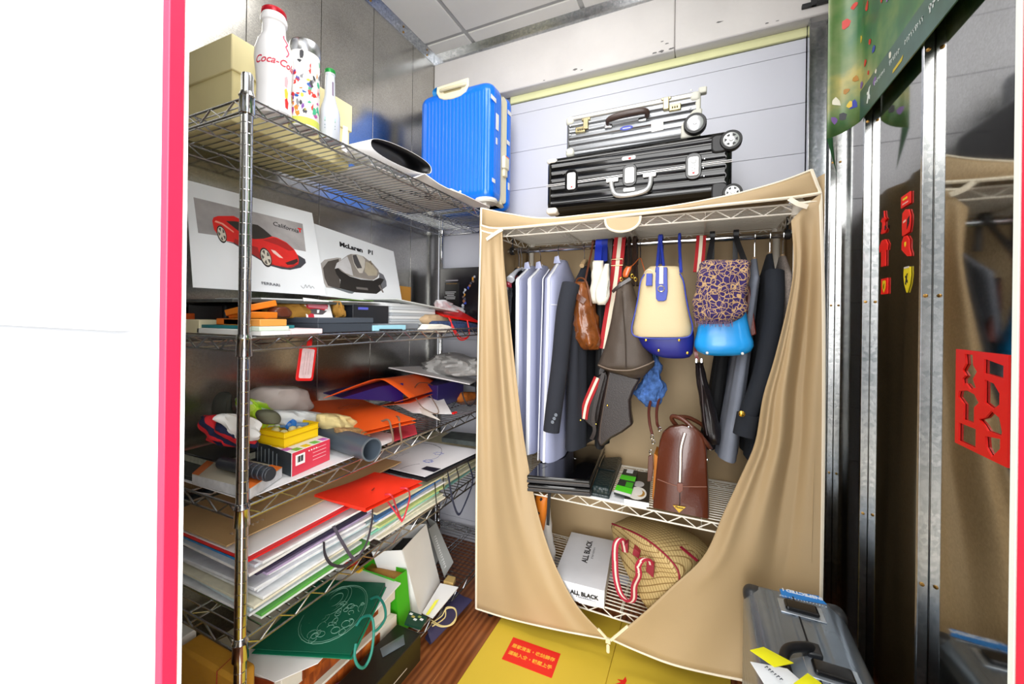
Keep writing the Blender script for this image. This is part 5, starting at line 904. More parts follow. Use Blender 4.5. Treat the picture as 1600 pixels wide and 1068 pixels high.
item('card_sleeve', slab([(-1.30, .60, S5 + .001), (-1.24, .60, S5 + .001), (-1.24, .65, S5 + .001), (-1.30, .65, S5 + .001)], .31, n=2), paper('#e3e3de'), 'pale card sleeve standing left of the kraft parcel', 'card')
bb = thing('gift_box', 'long black gift box with pale line at the foot of the shelving', 'box', (-.905, .9, S5)); BB = M('#15130f', .35, 0, (8., .2))
add('carton', bx(-.955, -.852, .66, 1.132, S5, S5 + .092), BB, bb, W=True, bevel=.003); add('pale_line', prism(rrect(.26, .0022, .0005, 3), .0006, frame((-.8518, .93, S5 + .03), (0, 1, 0), (0, 0, 1))), M('#c9b9a8', .4), bb, W=True)
add('bow', slab([(-.93, 1.02, S5 + .093), (-.90, 1.0, S5 + .093), (-.87, 1.07, S5 + .093), (-.90, 1.10, S5 + .093)], .002, .006, 6), M('#5c6468', .25), bb, W=True)
gn = thing('paper_bag', 'bright green paper bag standing beside the tall white bag', 'paper bag', (-1.1, 1.23, S5)); GN = M('#3fae1c', .5, 0, (6., .1))
a0, a1, a2, a3 = V((-1.15, 1.185, S5)), V((-.99, 1.19, S5)), V((-.985, 1.25, S5)), V((-1.15, 1.245, S5)); up_ = V((.0, -.035, .225))
for a, b, nm in ((a0, a1, 'front_side'), (a1, a2, 'gusset'), (a2, a3, 'back_side'), (a3, a0, 'gusset')): add(nm, slab([a, b, b + up_, a + up_], .0015, n=4, wav=.001, up=(b - a).cross(V((0, 0, 1))).normalized()), GN, gn, W=True)
add('kraft_lining', slab([a0 + up_ * .9, a1 + up_ * .9, a2 + up_ * .9, a3 + up_ * .9], .004, .01, 6, .004), M('#a8762c', .7), gn, W=True)
for k, (c, x) in enumerate((('#d8343a', -1.13), ('#e8b42c', -1.08), ('#e6e4e0', -1.15))): item('packet', box(.05, .03, .07, (x - .08, 1.165 - .02 * k, S5 + .19), None), M(c, .5), '%s packet tucked beside the bright green bag' % ('red', 'yellow', 'white')[k], 'packet', .004)
# tall white bag, open at the top
wt = thing('paper_bag', 'tall white paper bag standing open with dark contents', 'paper bag', (-1.04, 1.38, S5)); WT = paper('#eceded', (5., .06))
N0, R0 = V((-.979, 1.294, S5 + .004)), V((-1.026, 1.493, S5 + .004)); N1, R1, L1 = V((-1.004, 1.212, S5 + .297)), V((-1.04, 1.405, S5 + .297)), V((-1.11, 1.17, S5 + .285)); sh_ = L1 - N1; L0 = N0 + V((sh_.x, sh_.y, 0)) * .9; K0 = R0 + V((sh_.x, sh_.y, 0)) * .9; K1 = R1 + sh_
for a, b, c, d, nm in ((N0, R0, R1, N1, 'front_side'), (L0, N0, N1, L1, 'gusset'), (R0, K0, K1, R1, 'gusset'), (K0, L0, L1, K1, 'back_side')): add(nm, slab([a, b, c, d], .0015, .004 if nm != 'front_side' else -.006, 10, .0012, up=(b - a).cross(d - a).normalized()), WT, wt, W=True)
add('black_inner_sheet', slab([L1.lerp(L0, .22).lerp(K1, .06), N1.lerp(N0, .22).lerp(K1, .06), R1.lerp(R0, .22).lerp(L1, .06), K1.lerp(K0, .22).lerp(N1, .06)], .003, .0, 8, .002), M('#0c0c0e', .8), wt, W=True)  # black sheet set inside the open top of the bag
gy = thing('paper_bag', 'grey paper bag with pale lettering leaning behind the tall white bag', 'paper bag', (-1.08, 1.58, S5)); GY = M('#b4b6b4', .6)
g4 = [U(694, 901, Y=1.55), U(708, 878, Y=1.62), U(681, 816, Y=1.60), U(669, 826, Y=1.53)]; gn_ = (g4[1] - g4[0]).cross(g4[3] - g4[0]).normalized(); gn_ = gn_ if gn_.x > 0 else -gn_
add('front_side', slab(g4, .002, .002, 6, up=gn_), GY, gy, W=True); add('gusset', slab([g4[1], g4[1] + V((-.08, .03, 0)), g4[2] + V((-.08, .03, 0)), g4[2]], .002, n=3, up=V((0, 1, 0))), M('#d9dcdc', .6), gy, W=True); add('back_side', slab([p + V((-.08, .02, 0)) for p in g4], .002, n=3, up=-gn_), GY, gy, W=True)
marks(frame((g4[0] * .55 + g4[3] * .45).lerp(g4[1] * .55 + g4[2] * .45, .3) + gn_ * .0045, (g4[0] - g4[3]), gn_.cross(g4[0] - g4[3])), 14, .15, .016, WHITE, gy)
item('envelope', slab([U(688, 912, Z=S5 + .03), U(716, 918, Z=S5 + .02), U(676, 966, Z=S5 + .01), U(660, 958, Z=S5 + .01)], .004, 0, 4), paper('#f2f2f2'), 'white envelope lying against the foot of the tall white bag', 'envelope', 0)
item('sticky_note', slab([U(680, 938, Z=S5 + .036), U(686, 936, Z=S5 + .036), U(670, 960, Z=S5 + .018), U(665, 960, Z=S5 + .018)], .001, 0, 3), M('#ecea4a', .6), 'yellow paper strip stuck on the white envelope', 'note', 0)
item('card_sleeve', slab([U(700, 905, Z=S5 + .01), U(712, 908, Z=S5 + .01), U(708, 918, Z=S5 + .01), U(693, 914, Z=S5 + .01)], .02, 0, 3), M('#c8a868', .6), 'tan card behind the white envelope', 'card', .001)
ck = thing('brochure', 'dark green brochure with white print on the black gift box end', 'brochure', U(648, 970, Z=S5 + .095)); Q = [U(640, 956, Z=S5 + .1), U(668, 966, Z=S5 + .1), U(658, 984, Z=S5 + .096), U(632, 976, Z=S5 + .096)]
add('sheet', slab(Q, .006, 0, 4), M('#123a2c', .4), ck, W=True)
for k in range(5): p = Q[0].lerp(Q[1], .15 + .16 * k).lerp(Q[3].lerp(Q[2], .15 + .16 * k), .2 + .15 * (k % 3)); add('print_patch', box(.012, .008, .001, p + V((0, 0, .0065))), M(['#e8e8e8', '#b8a85a', '#dfe6e2', '#8a9a4a', '#f0f0f0'][k], .5), ck, W=True)
nb_ = thing('paper_bag', 'navy blue paper bag with cream rope handles lying on the floor', 'paper bag', U(690, 975, Z=.02)); NQ = [U(690, 948, Z=.06), U(712, 923, Z=.06), U(738, 938, Z=.05), U(676, 1003, Z=.03)]
add('front_sheet', slab([U(668, 985, Z=.06), U(711, 923, Z=.07), U(738, 938, Z=.05), U(674, 1006, Z=.03)], .002, .012, 10, .003), M('#363252', .5, 0, (8., .15)), nb_, W=True); add('back_sheet', slab([U(664, 996, Z=.03), U(706, 928, Z=.03), U(735, 942, Z=.02), U(672, 1007, Z=.012)], .002, .004, 8, .002), M('#2a2846', .5), nb_, W=True)
HC = M('#dcc88a', .7)
for o in (0, 5): add('handle', tube([U(674 + o * .3, 973 + o, Z=.078), U(690 + o, 962 + o * .5, Z=.085), U(697, 951 - o * .4, Z=.10), U(709 + o * .3, 950, Z=.10), U(713, 962 + o * .3, Z=.095), U(704 + o * .5, 975, Z=.09), U(690, 977 + o * .3, Z=.085), U(674 + o * .6, 968 + o, Z=.08)], .0022, 7), HC, nb_, W=True)
add('grommet', lathe([(.002, 0), (.005, 0), (.005, .002), (.002, .002)], 14, None, U(692, 967, Z=.082)), BRASS, nb_, W=True)
# ================================================================ inside the wardrobe
RAIL = V((0, 1.72, 1.583))
def hook(parent, x, mat, ztop=1.583, zend=1.53, lean_=0.): 
    return add('hook', tube([(x + .001, 1.72 + .016, ztop - .002), (x, 1.72 + .013, ztop + .010), (x, 1.72, ztop + .0155), (x, 1.72 - .0155, ztop + .006), (x, 1.72 - .012, ztop - .012), (x + lean_ * .5, 1.72, ztop - .028), (x + lean_, 1.72, zend)], .0016, 6), mat, parent, W=True)
def garment_rings(x, ztop, zsh, zbot, hy, hx0, hx1, sx=0., yc=1.72, fold=.006, k=9, seed=0, n=48, sh=.07, flare=1.):
    """clothing on a hanger: broad in Y, thin in X; sx shifts the hem sideways"""
    rnd = random.Random(seed); ph = rnd.uniform(0, 6); out = []; N = 26
    for j in range(N):
        t = j / (N - 1)
        if t < .16: q = t / .16; z = ztop + (zsh - ztop) * q; w = .035 + (hy - .035) * (q ** 1.1); h = hx0 * (.45 + .55 * q)
        else: q = (t - .16) / .84; z = zsh + (zbot - zsh) * q; w = hy * (1 + (flare - 1) * q); h = hx0 + (hx1 - hx0) * q
        q2 = max(0., (ztop - z) / (ztop - zbot)); ring = []
        for i in range(n):
            a = 2 * PI * i / n; c_, s_ = cos(a), sin(a); f = fold * (sin(k * a + ph + 2 * q2) + .6 * sin((k + 4) * a - 4 * q2 + ph)) * min(1, q2 * 3) * (.35 + .65 * abs(c_))
            ring.append(V((x + sx * q2 + (h + f) * math.copysign(abs(c_) ** .8, c_), yc + w * math.copysign(abs(s_) ** .75, s_), z + .004 * sin(3 * a + ph) * (j == N - 1))))
        out.append(ring)
    return out
def garment(name, label, cat, x, mat, hooked=True, **k):
    t = thing(name, label, cat, (x + k.get('sx', 0), 1.72, k['zbot'])); rg = garment_rings(x, **k); add('body', loft(rg), mat, t, W=True, ang=80)
    if hooked: hook(t, x, CHROME, zend=k['ztop'] + .0); add('hanger_neck', lathe([(.006, 0), (.008, -.012), (.004, -.02)], 10, None, (x, 1.72, k['ztop'] + .008)), M('#a08462', .5), t, W=True)
    return t, rg
# black down jacket at the far left
t, rg = garment('down_jacket', 'shiny black quilted jacket hanging leftmost on the rail', 'jacket', -.768, M('#15151a', .25, 0, (10., .2), (60, .6)), ztop=1.50, zsh=1.40, zbot=.80, hy=.15, hx0=.02, hx1=.022, fold=.005, k=6, seed=3)
add('sleeve', tube([(-.762, 1.59, 1.40), (-.757, 1.567, 1.28), (-.757, 1.562, 1.1), (-.757, 1.565, .92)], .024, 14, taper=lambda s: 1 - .25 * s + .07 * sin(s * 70)), M('#17171c', .22, 0, (10., .2), (50, .7)), t, W=True)
# plastic hangers
for x, c, l, dz in ((-.752, '#b9bcc4', 'silver grey plastic hanger with spoon-shaped shoulder at the far left', 0), (-.765, '#8e2c3c', 'dark red plastic hanger at the far left', -.03)):
    h = thing('clothes_hanger', l, 'hanger', (x, 1.72, 1.45)); m = M(c, .25); hook(h, x, M('#c4c4c8', .2, .8), zend=1.50 + dz)
    add('shoulder_bar', tube([(x, 1.72, 1.50 + dz), (x + .004, 1.66, 1.485 + dz), (x + .008, 1.60, 1.455 + dz), (x + .010, 1.575, 1.435 + dz)], .009, 12, taper=lambda s: .7 + 1.7 * s ** 2 * (1 if s < .93 else .6)), m, h, W=True)
    add('shoulder_bar', tube([(x, 1.72, 1.50 + dz), (x - .002, 1.78, 1.485 + dz), (x - .002, 1.86, 1.45 + dz)], .008, 10), m, h, W=True)
# translucent garment bags with white piping
GBM = M('#a6abc8', .5, 0, (5., .05)); GBP = M('#eef0f6', .5)
for k, (x, sx, hx0, hx1, lab, zb, ztp) in enumerate(((-.716, .004, .020, .020, 'lavender grey garment bag next to the black quilted jacket', .70, 1.515), (-.66, .0, .019, .02, 'lavender grey garment bag, middle of the three', .69, 1.515), (-.574, -.014, .044, .050, 'wide lavender garment bag beside the navy blazer', .672, 1.535))):
    t, rg = garment('garment_bag', lab, 'garment bag', x, GBM, ztop=ztp, zsh=1.44, zbot=zb, yc=1.775, hy=.172, hx0=hx0, hx1=hx1, sx=sx, fold=.004, k=5, seed=k + 1, sh=.1)
    fr_ = [min(r, key=lambda p: p.y) + V((0, -.003, 0)) for r in rg]; add('piping', tube(fr_, .006, 6, per=2), GBP, t, W=True)
    add('piping', tube([p + V((-hx0 * .7, .012, 0)) for p in fr_[2:]], .0024, 6, per=2), GBP, t, W=True)
    add('collar_flap', slab([(x - .016, 1.70, ztp - .02), (x + .016, 1.70, ztp - .02), (x + .008, 1.695, ztp + .012), (x - .010, 1.695, ztp + .008)], .002, .004, 5, up=V((0, -1, 0))), GBM, t, W=True)
    if k == 2: add('yoke_seam', tube([p + V((.002, 0, 0)) for p in sorted([q for q in rg[7] if q.x > x], key=lambda q: q.y)], .0016, 5, per=1), GBP, t, W=True)
# navy blazer
NVY = fabric('#20232c', .9, 900, .2); t, rg = garment('blazer', 'dark navy blazer with three cuff buttons beside the garment bags', 'blazer', -.458, NVY, yc=1.745, ztop=1.50, zsh=1.405, zbot=.745, hy=.165, hx0=.032, hx1=.045, sx=-.01, fold=.006, k=6, seed=5)
slv = add('sleeve', tube([(-.470, 1.565, 1.41), (-.485, 1.54, 1.30), (-.498, 1.523, 1.1), (-.515, 1.507, .92), (-.522, 1.50, .835)], .036, 16, taper=lambda s: 1.0 - .12 * s), NVY, t, W=True)
for k in range(3): p = U(863.5 + 2.6 * k, 659 - 5.5 * k, Y=1.462); add('button', lathe([(0, 0), (.006, 0), (.0068, .0015), (.005, .003), (0, .0025)], 14, frame(p, (1, 0, 0), (0, 0, 1))), M('#6f7680', .25), slv, W=True)
add('hanger', tube([(-.458, 1.68, 1.497), (-.458, 1.74, 1.525), (-.458, 1.80, 1.497)], .01, 10), M('#b79a72', .5), t, W=True)
t, rg = garment('trousers', 'black trousers hanging behind the brown leather backpack', 'trousers', -.372, fabric('#0c0d10'), ztop=1.47, zsh=1.43, zbot=.75, hy=.13, hx0=.02, hx1=.024, fold=.005, seed=7, yc=1.77)
# garments at the right end
t, rg = garment('suit_jacket', 'mid grey wool jacket hanging right of the blue bag', 'jacket', .175, fabric('#7c8290', .9, 700, .3), ztop=1.50, zsh=1.42, zbot=.79, hy=.165, hx0=.02, hx1=.034, sx=-.085, fold=.003, seed=8, yc=1.74)
t, rg = garment('suit_trousers', 'black trousers hanging behind the grey jacket', 'trousers', .105, fabric('#131417'), ztop=1.40, zsh=1.36, zbot=.78, hy=.10, hx0=.02, hx1=.03, sx=-.07, fold=.004, seed=9, yc=1.84, hooked=False)
NCT = fabric('#181d26', .9, 900, .25); t, rg = garment('coat', 'dark navy coat with gold cuff button near the right end', 'coat', .222, NCT, ztop=1.515, zsh=1.43, zbot=.80, hy=.14, hx0=.018, hx1=.022, sx=-.06, fold=.003, seed=10, yc=1.73)
cs = add('sleeve', tube([(.222, 1.61, 1.44), (.215, 1.57, 1.3), (.182, 1.545, 1.1), (.146, 1.535, .98), (.132, 1.53, .905)], .029, 16, taper=lambda s: 1 - .1 * s), NCT, t, W=True)
cf = U(1164, 655, Y=1.478); add('cuff', tube([(.143, 1.534, .97), (.131, 1.53, .90)], .032, 18, per=1), NCT, cs, W=True); add('cuff_button', lathe([(0, .004), (.006, .0035), (.0095, .001), (.0095, -.001), (0, -.001)], 18, frame(U(1159, 646, Y=1.497), (1, 0, .1), (0, 0, 1))), GOLD, cs, W=True)
t, rg = garment('tweed_jacket', 'grey brown tweed jacket hanging rightmost on the rail', 'jacket', .262, M('#8c8179', .95, 0, (320., .55), (500, .5)), ztop=1.505, zsh=1.425, zbot=.85, hy=.15, hx0=.02, hx1=.024, sx=-.005, fold=.003, seed=11, yc=1.73)
# ---------------------------------------------------------------- hanging bags
def rows(s): return s
def loop(px, y0, Yb, x2=None, Yf=1.70):
    """pair of points for a strap: from photo point up over the rail"""
    p = U(px, y0, Y=Yb); x = U(px if x2 is None else x2, 372, Y=1.72).x; return [p, p.lerp(V((x, 1.692, 1.57)), .5), V((x, 1.694, 1.575)), V((x, 1.701, 1.602)), V((x, 1.72, 1.6095)), V((x, 1.739, 1.602)), V((x, 1.746, 1.575)), V((x, 1.752, 1.50))]
BRL = M('#7d451d', .3, 0, (18., .5), (70, .6), .2)
bp = thing('leather_backpack', 'crumpled cognac leather bucket bag hanging by a thin strap', 'bag', U(920, 547, Y=1.62))
add('body', sil([(440, 897, 918), (452, 894, 922), (475, 893, 928), (500, 894, 934), (520, 897, 938), (535, 903, 939), (546, 911, 935)], 'Y', 1.62, .055, fold=.004, k=5, wr=.010, wf=26), BRL, bp, W=True, ang=80)
add('rim', tube([U(899, 452, Y=1.60), U(901, 438, Y=1.59), U(908, 434, Y=1.58), U(916, 440, Y=1.57), U(921, 460, Y=1.565), U(924, 478, Y=1.565)], .0035, 7), leather('#6a3818'), bp, W=True)
add('belt', strap([U(895, 460, Y=1.56), U(905, 465, Y=1.55), U(914, 471, Y=1.552)], .022, .003, (0, -1, 0)), leather('#5a2f18'), bp, W=True)
add('shoulder_strap', strap(loop(914, 440, 1.61, 928), .008, .002, (0, -1, 0)), leather('#5a2c18'), bp, W=True)
CNV = fabric('#e6e2d4', .9, 500, .3); tt = thing('tote_bag', 'folded cream canvas tote with cobalt blue straps', 'bag', U(938, 474, Y=1.60))
add('body', sil([(407, 927, 943, .8), (425, 925, 944), (450, 923, 940), (465, 922, 939), (474, 926, 940, .8)], 'Y', 1.60, .03, wr=.004), CNV, tt, W=True, ang=80)
add('folded_roll', sil([(412, 945, 952, .8), (430, 938, 953), (450, 932, 953), (466, 930, 952), (476, 934, 946, .8)], 'Y', 1.575, .022, wr=.003), CNV, tt, W=True, ang=80)
add('printed_script', tube([U(951 - .35 * k, 438 + 2.6 * k + (1.5 if k % 2 else 0), Y=1.548) for k in range(11)], .0009, 4), INK, tt, W=True)
CB = M('#1a36b8', .6); add('strap', strap(loop(934, 408, 1.60, 938), .030, .003, (0, -1, 0)), CB, tt, W=True); add('strap', strap(loop(944, 408, 1.61, 947), .026, .003, (0, -1, 0)), M('#122a8e', .6), tt, W=True)
# red / cream / red webbing
def webbing(name_parent, L, Y, w, cols=('#b01c24', '#e6dcc6', '#b01c24'), Ys=None):
    for k, c in enumerate(cols):
        pts = []
        for i, (px, py) in enumerate(L):
            y = Ys[i] if Ys else Y; a = U(px, py, Y=y); b = U(*(L[i + 1] if i < len(L) - 1 else L[i - 1]), Y=y); d = (b - a) * (1 if i < len(L) - 1 else -1); s = d.cross(V((0, 1, 0))).normalized(); pts.append(a - s * (k - 1) * w / 3 if 1 else a)
        add('webbing_stripe', strap(pts, w / 3 * 1.02, .0025, (0, -1, 0), 5), fabric(c, .8, 500, .3), name_parent, W=True)
ws = thing('bag_strap', 'wide red and cream striped shoulder strap with brass buckle', 'strap', U(945, 545, Y=1.61))
webbing(ws, [(969, 371), (966, 400), (963, 430), (957, 470), (951, 505), (945, 545)], 1.62, .046, Ys=[1.70, 1.66, 1.64, 1.63, 1.63, 1.63])
add('buckle', tube([U(955, 405, Y=1.645), U(973, 404, Y=1.645), U(973, 414, Y=1.645), U(955, 415, Y=1.645)], .0026, 8, True, 1, False), M('#e0b890', .25, .9), ws, W=True)
TP = M('#4c4138', .6, 0, (14., .15), (300, .3)); tb_ = thing('hobo_bag', 'large taupe leather bag with dark handles hanging in the middle', 'bag', U(975, 590, Y=1.58))
add('body', sil([(440, 967, 987, .7), (455, 964, 992), (480, 960, 1000), (510, 953, 1007), (540, 945, 1014), (562, 937, 1021), (571, 934, 1022, .95), (577, 945, 1017, .8), (584, 968, 1010, .6), (590, 988, 1003, .4)], 'Y', 1.59, .07, fold=.004, k=3, wr=.004, wf=12), TP, tb_, W=True, ang=80)
add('base_trim', tube([U(935, 570, Y=1.515), U(955, 577, Y=1.508), U(985, 578, Y=1.505), U(1010, 570, Y=1.512), U(1022, 564, Y=1.53)], .003, 6), M('#6a5a4c', .5), tb_, W=True)
add('centre_seam', tube([U(972, 455, Y=1.528), U(974, 490, Y=1.518), U(977, 530, Y=1.515), U(978, 575, Y=1.515)], .0018, 5), M('#3a3028', .6), tb_, W=True)
DBR = leather('#2c1f1a')
for px, px2 in ((973, 977), (982, 984), (990, 992), (996, 994)): add('handle', tube(loop(px, 446, 1.60 + .01 * (px % 3), px2), .0055, 8), DBR, tb_, W=True)
for px, py in ((971, 436), (988, 431), (993, 436)): add('ring', tube([U(px + 2.2 * cos(a), py + 3 * sin(a), Y=1.575) for a in [2 * PI * i / 10 for i in range(10)]], .0018, 6, True, 1), GOLD, tb_, W=True)
add('closure_strap', strap([U(957, 456, Y=1.55), U(968, 446, Y=1.545), U(985, 435, Y=1.55)], .012, .003, (0, -1, 0)), DBR, tb_, W=True)
tg = add('leather_tag', sil([(416, 979, 987, .6), (421, 975, 986), (428, 973, 983), (433, 974, 981, .7)], 'Y', 1.56, .006), M('#c05a20', .25, 0, None, None, .3), tb_, W=True); add('tag_cord', tube([U(984, 418, Y=1.56), U(992, 411, Y=1.58), U(1000, 403, Y=1.62), U(1004, 412, Y=1.60), U(1008, 426, Y=1.58)], .0018, 6), M('#a4501c', .5), tg, W=True)
hk = thing('s_hook', 'small chrome hook holding the orange leather tag on the rail', 'hook', U(1001, 402, Y=1.68)); hook(hk, U(1001, 380, Y=1.72).x, CHROME, zend=1.52)
def plate(pxs, Y, th): 
    """solid with a photo outline at depth Y, extruded back by th"""
    F_ = [U(a, b, Y=Y) for a, b in pxs]; B_ = [p + V((0, th, 0)) for p in F_]; n = len(F_); c = sum(F_, V((0, 0, 0))) / n
    return F_ + B_, [tuple(range(n)), tuple(range(2 * n - 1, n - 1, -1))] + [(i, (i + 1) % n, n + (i + 1) % n, n + i) for i in range(n)]
DKL = leather('#2a211f', .4); ms = thing('messenger_bag', 'dark brown leather bag with red and cream stripe hanging low', 'bag', U(940, 698, Y=1.58))
add('flap', plate([(950, 578), (975, 584), (1000, 592), (990, 610), (984, 626), (985, 645), (988, 664), (972, 676), (955, 685), (942, 697), (936, 698), (932, 687), (935, 665), (941, 625)], 1.60, .045), DKL, ms, W=True, bevel=.008, seg=3)
add('side_panel', plate([(928, 592), (946, 578), (950, 590), (940, 630), (932, 672), (924, 668), (904, 650), (908, 630), (918, 608)], 1.625, .04), leather('#1f1715'), ms, W=True, bevel=.006, seg=3)
webbing(ms, [(934, 590), (925, 610), (916, 632), (912, 654)], 1.62, .030, ('#a8181f', '#e6dcc6', '#a8181f'))
add('front_strap', strap([U(943, 582, Y=1.596), U(933, 620, Y=1.592), U(927, 650, Y=1.59), U(929, 672, Y=1.59), U(924, 686, Y=1.592)], .014, .004, (0, -1, 0)), DKL, ms, W=True)
for px, py in ((907, 656), (931, 662), (949, 633)): add('stud', lathe([(.004, 0), (.003, .003), (0, .004)], 10, F(px, py, 1.597)), GOLD, ms, W=True)
add('shoulder_strap', strap(loop(940, 585, 1.64, 955), .02, .003, (0, -1, 0)), DKL, ms, W=True)
add('flap_stitch', tube([U(952, 584, Y=1.5985), U(945, 625, Y=1.5985), U(938, 668, Y=1.5985), U(938, 692, Y=1.5985)], .0012, 5), M('#6a5c52', .6), ms, W=True)
# cream and cobalt trapezoid bag
CRL = M('#d0bd94', .55, 0, (5., .04), (300, .15)); CBL = M('#2c3fa8', .45, 0, (8., .1), (300, .2)); cb_ = thing('handbag', 'cream trapezoid handbag with cobalt blue base and trim', 'handbag', U(1035, 560, Y=1.58))
add('body', loft([[U(xc + hw * math.copysign(abs(cos(a)) ** .55, cos(a)), y, Y=1.58) + V((0, -.075 * e * math.copysign(abs(sin(a)) ** .55, sin(a)), 0)) for a in [2 * PI * i / 40 for i in range(40)]] for y, xc, hw, e in ((417, 1038, 22, .4), (424, 1037, 29, .6), (440, 1036, 34, .78), (465, 1036, 38, .88), (490, 1036, 42, .96), (510, 1036, 46, 1.), (521, 1036, 46, 1.0), (525, 1036, 44, .97))]), CRL, cb_, W=True, ang=70)
add('base', loft([[U(xc + hw * math.copysign(abs(cos(a)) ** .6, cos(a)), y, Y=1.585) + V((0, -.072 * e * math.copysign(abs(sin(a)) ** .6, sin(a)), 0)) for a in [2 * PI * i / 40 for i in range(40)]] for y, xc, hw, e in ((516, 1038, 45.5, 1.), (526, 1040, 45, 1.0), (540, 1044, 40, .95), (551, 1050, 33, .85), (557, 1056, 22, .7), (559, 1058, 12, .4))]), M('#1d2480', .4, 0, (8., .1)), cb_, W=True, ang=70)
ed = [(1007, 428), (1001, 440), (997, 465), (992, 490), (987, 512), (991, 524), (1010, 528), (1036, 529), (1060, 528), (1078, 524), (1082, 510), (1077, 490), (1072, 465), (1068, 440), (1062, 427)]
add('piping', tube([U(a, b, Y=1.525 - .0007 * max(0, b - 420) * .35) for a, b in ed], .0022, 6), CBL, cb_, W=True)
cs_ = add('centre_strap', plate([(1025, 417), (1042, 417), (1043, 455), (1041, 468), (1037, 470), (1028, 470), (1025, 466), (1024, 440)], 1.505, .035), CBL, cb_, W=True, bevel=.001)
add('zip', plate([(1031, 416), (1036, 416), (1036, 443), (1030, 443)], 1.502, .004), M('#d8c48a', .3, .8), cs_, W=True); add('ring', tube([U(1033 + 5 * cos(a), 451 + 4.6 * sin(a), Y=1.501) for a in [2 * PI * i / 14 for i in range(14)]], .0016, 6, True, 1), M('#e6d8a8', .25, .8), cs_, W=True)
add('tag_loop', plate([(1010, 427), (1019, 427), (1019, 446), (1009, 446)], 1.508, .03), CBL, cb_, W=True, bevel=.001); add('d_ring', tube([U(1014 + 5.2 * cos(a), 426.5 - 5.5 * sin(a), Y=1.507) for a in [PI * i / 8 for i in range(9)]], .0016, 6), M('#e8dcc0', .3, .6), cb_, W=True)
for px, x2, dy in ((1026, 1031, 0), (1038, 1034, .03), (1064, 1062, 0)): add('handle', tube(loop(px, 424, 1.53 + dy, x2), .0055, 8), CBL, cb_, W=True)
for px, py in ((1009, 531), (1061, 531), (1029, 547), (1074, 551)): add('foot', lathe([(.005, 0), (.004, .004), (0, .005)], 10, F(px, py, 1.506)), GOLD, cb_, W=True)
# denim cloth
add('denim_jacket', sil([(545, 1012, 1028, .6), (565, 1008, 1030), (585, 1004, 1033), (600, 998, 1037), (612, 990, 1039), (622, 995, 1036), (635, 1008, 1028, .6)], 'Y', 1.68, .04, fold=.005, wr=.012, wf=24), M('#4b74b8', .9, 0, (70., .6), (400, .4)), label='blue patchwork denim bundle hanging behind the cream handbag', cat='denim')
# patterned scarf over the sky blue bag
def scarfmat():
    t = bpy.data.materials.new('printed_scarf'); t.use_nodes = True; N = t.node_tree.nodes; L = t.node_tree.links; p = N['Principled BSDF']; p.inputs['Roughness'].default_value = .9
    tc = N.new('ShaderNodeTexCoord'); n1 = N.new('ShaderNodeTexNoise'); n1.inputs['Scale'].default_value = 20; L.new(tc.outputs['Object'], n1.inputs['Vector'])
    mx = N.new('ShaderNodeMix'); mx.data_type = 'RGBA'; mx.inputs[0].default_value = .04; L.new(tc.outputs['Object'], mx.inputs[6]); L.new(n1.outputs[1], mx.inputs[7])
    v1 = N.new('ShaderNodeTexVoronoi'); v1.feature = 'DISTANCE_TO_EDGE'; v1.inputs['Scale'].default_value = 62; L.new(mx.outputs[2], v1.inputs['Vector'])
    v2 = N.new('ShaderNodeTexVoronoi'); v2.inputs['Scale'].default_value = 31; L.new(mx.outputs[2], v2.inputs['Vector'])
    a = N.new('ShaderNodeMath'); a.operation = 'LESS_THAN'; a.inputs[1].default_value = .055; L.new(v1.outputs['Distance'], a.inputs[0])
    b = N.new('ShaderNodeMath'); b.operation = 'SINE'; s = N.new('ShaderNodeMath'); s.operation = 'MULTIPLY'; s.inputs[1].default_value = 22; L.new(v2.outputs['Distance'], s.inputs[0]); L.new(s.outputs[0], b.inputs[0])
    g = N.new('ShaderNodeMath'); g.operation = 'GREATER_THAN'; g.inputs[1].default_value = .93; L.new(b.outputs[0], g.inputs[0])
    m = N.new('ShaderNodeMath'); m.operation = 'MAXIMUM'; L.new(a.outputs[0], m.inputs[0]); L.new(g.outputs[0], m.inputs[1])
    c = N.new('ShaderNodeMix'); c.data_type = 'RGBA'; c.inputs[6].default_value = hx('#2e1e58'); c.inputs[7].default_value = hx('#b8966a'); L.new(m.outputs[0], c.inputs[0]); L.new(c.outputs[2], p.inputs['Base Color']); return t
sf = thing('printed_scarf', 'purple and tan patterned scarf draped over the sky blue handbag', 'scarf', U(1130, 505, Y=1.50))
add('drape', sil([(406, 1104, 1166, .5), (410, 1097, 1172, .75), (425, 1090, 1173), (445, 1086, 1170), (465, 1083, 1168), (480, 1082, 1167), (492, 1084, 1163), (502, 1088, 1150, .8), (506, 1094, 1140, .5)], 'Y', 1.515, .055, fold=.004, k=4, wr=.010, wf=20, sq=.7), scarfmat(), sf, W=True, ang=80)
fr = random.Random(2); add('fringe', [rod(U(x, 500 + 3 * sin(x), Y=1.462), U(x + fr.uniform(-2, 2), 508 + fr.uniform(-2, 3), Y=1.462), .0012, 4) for x in range(1086, 1146, 2)], M('#6a5470', .9), sf, W=True, kind='stuff')
SKY = M('#1c9ae8', .3, 0, (6., .05), None, .2); sk = thing('handbag', 'glossy sky blue handbag half hidden under the patterned scarf', 'handbag', U(1130, 553, Y=1.52))
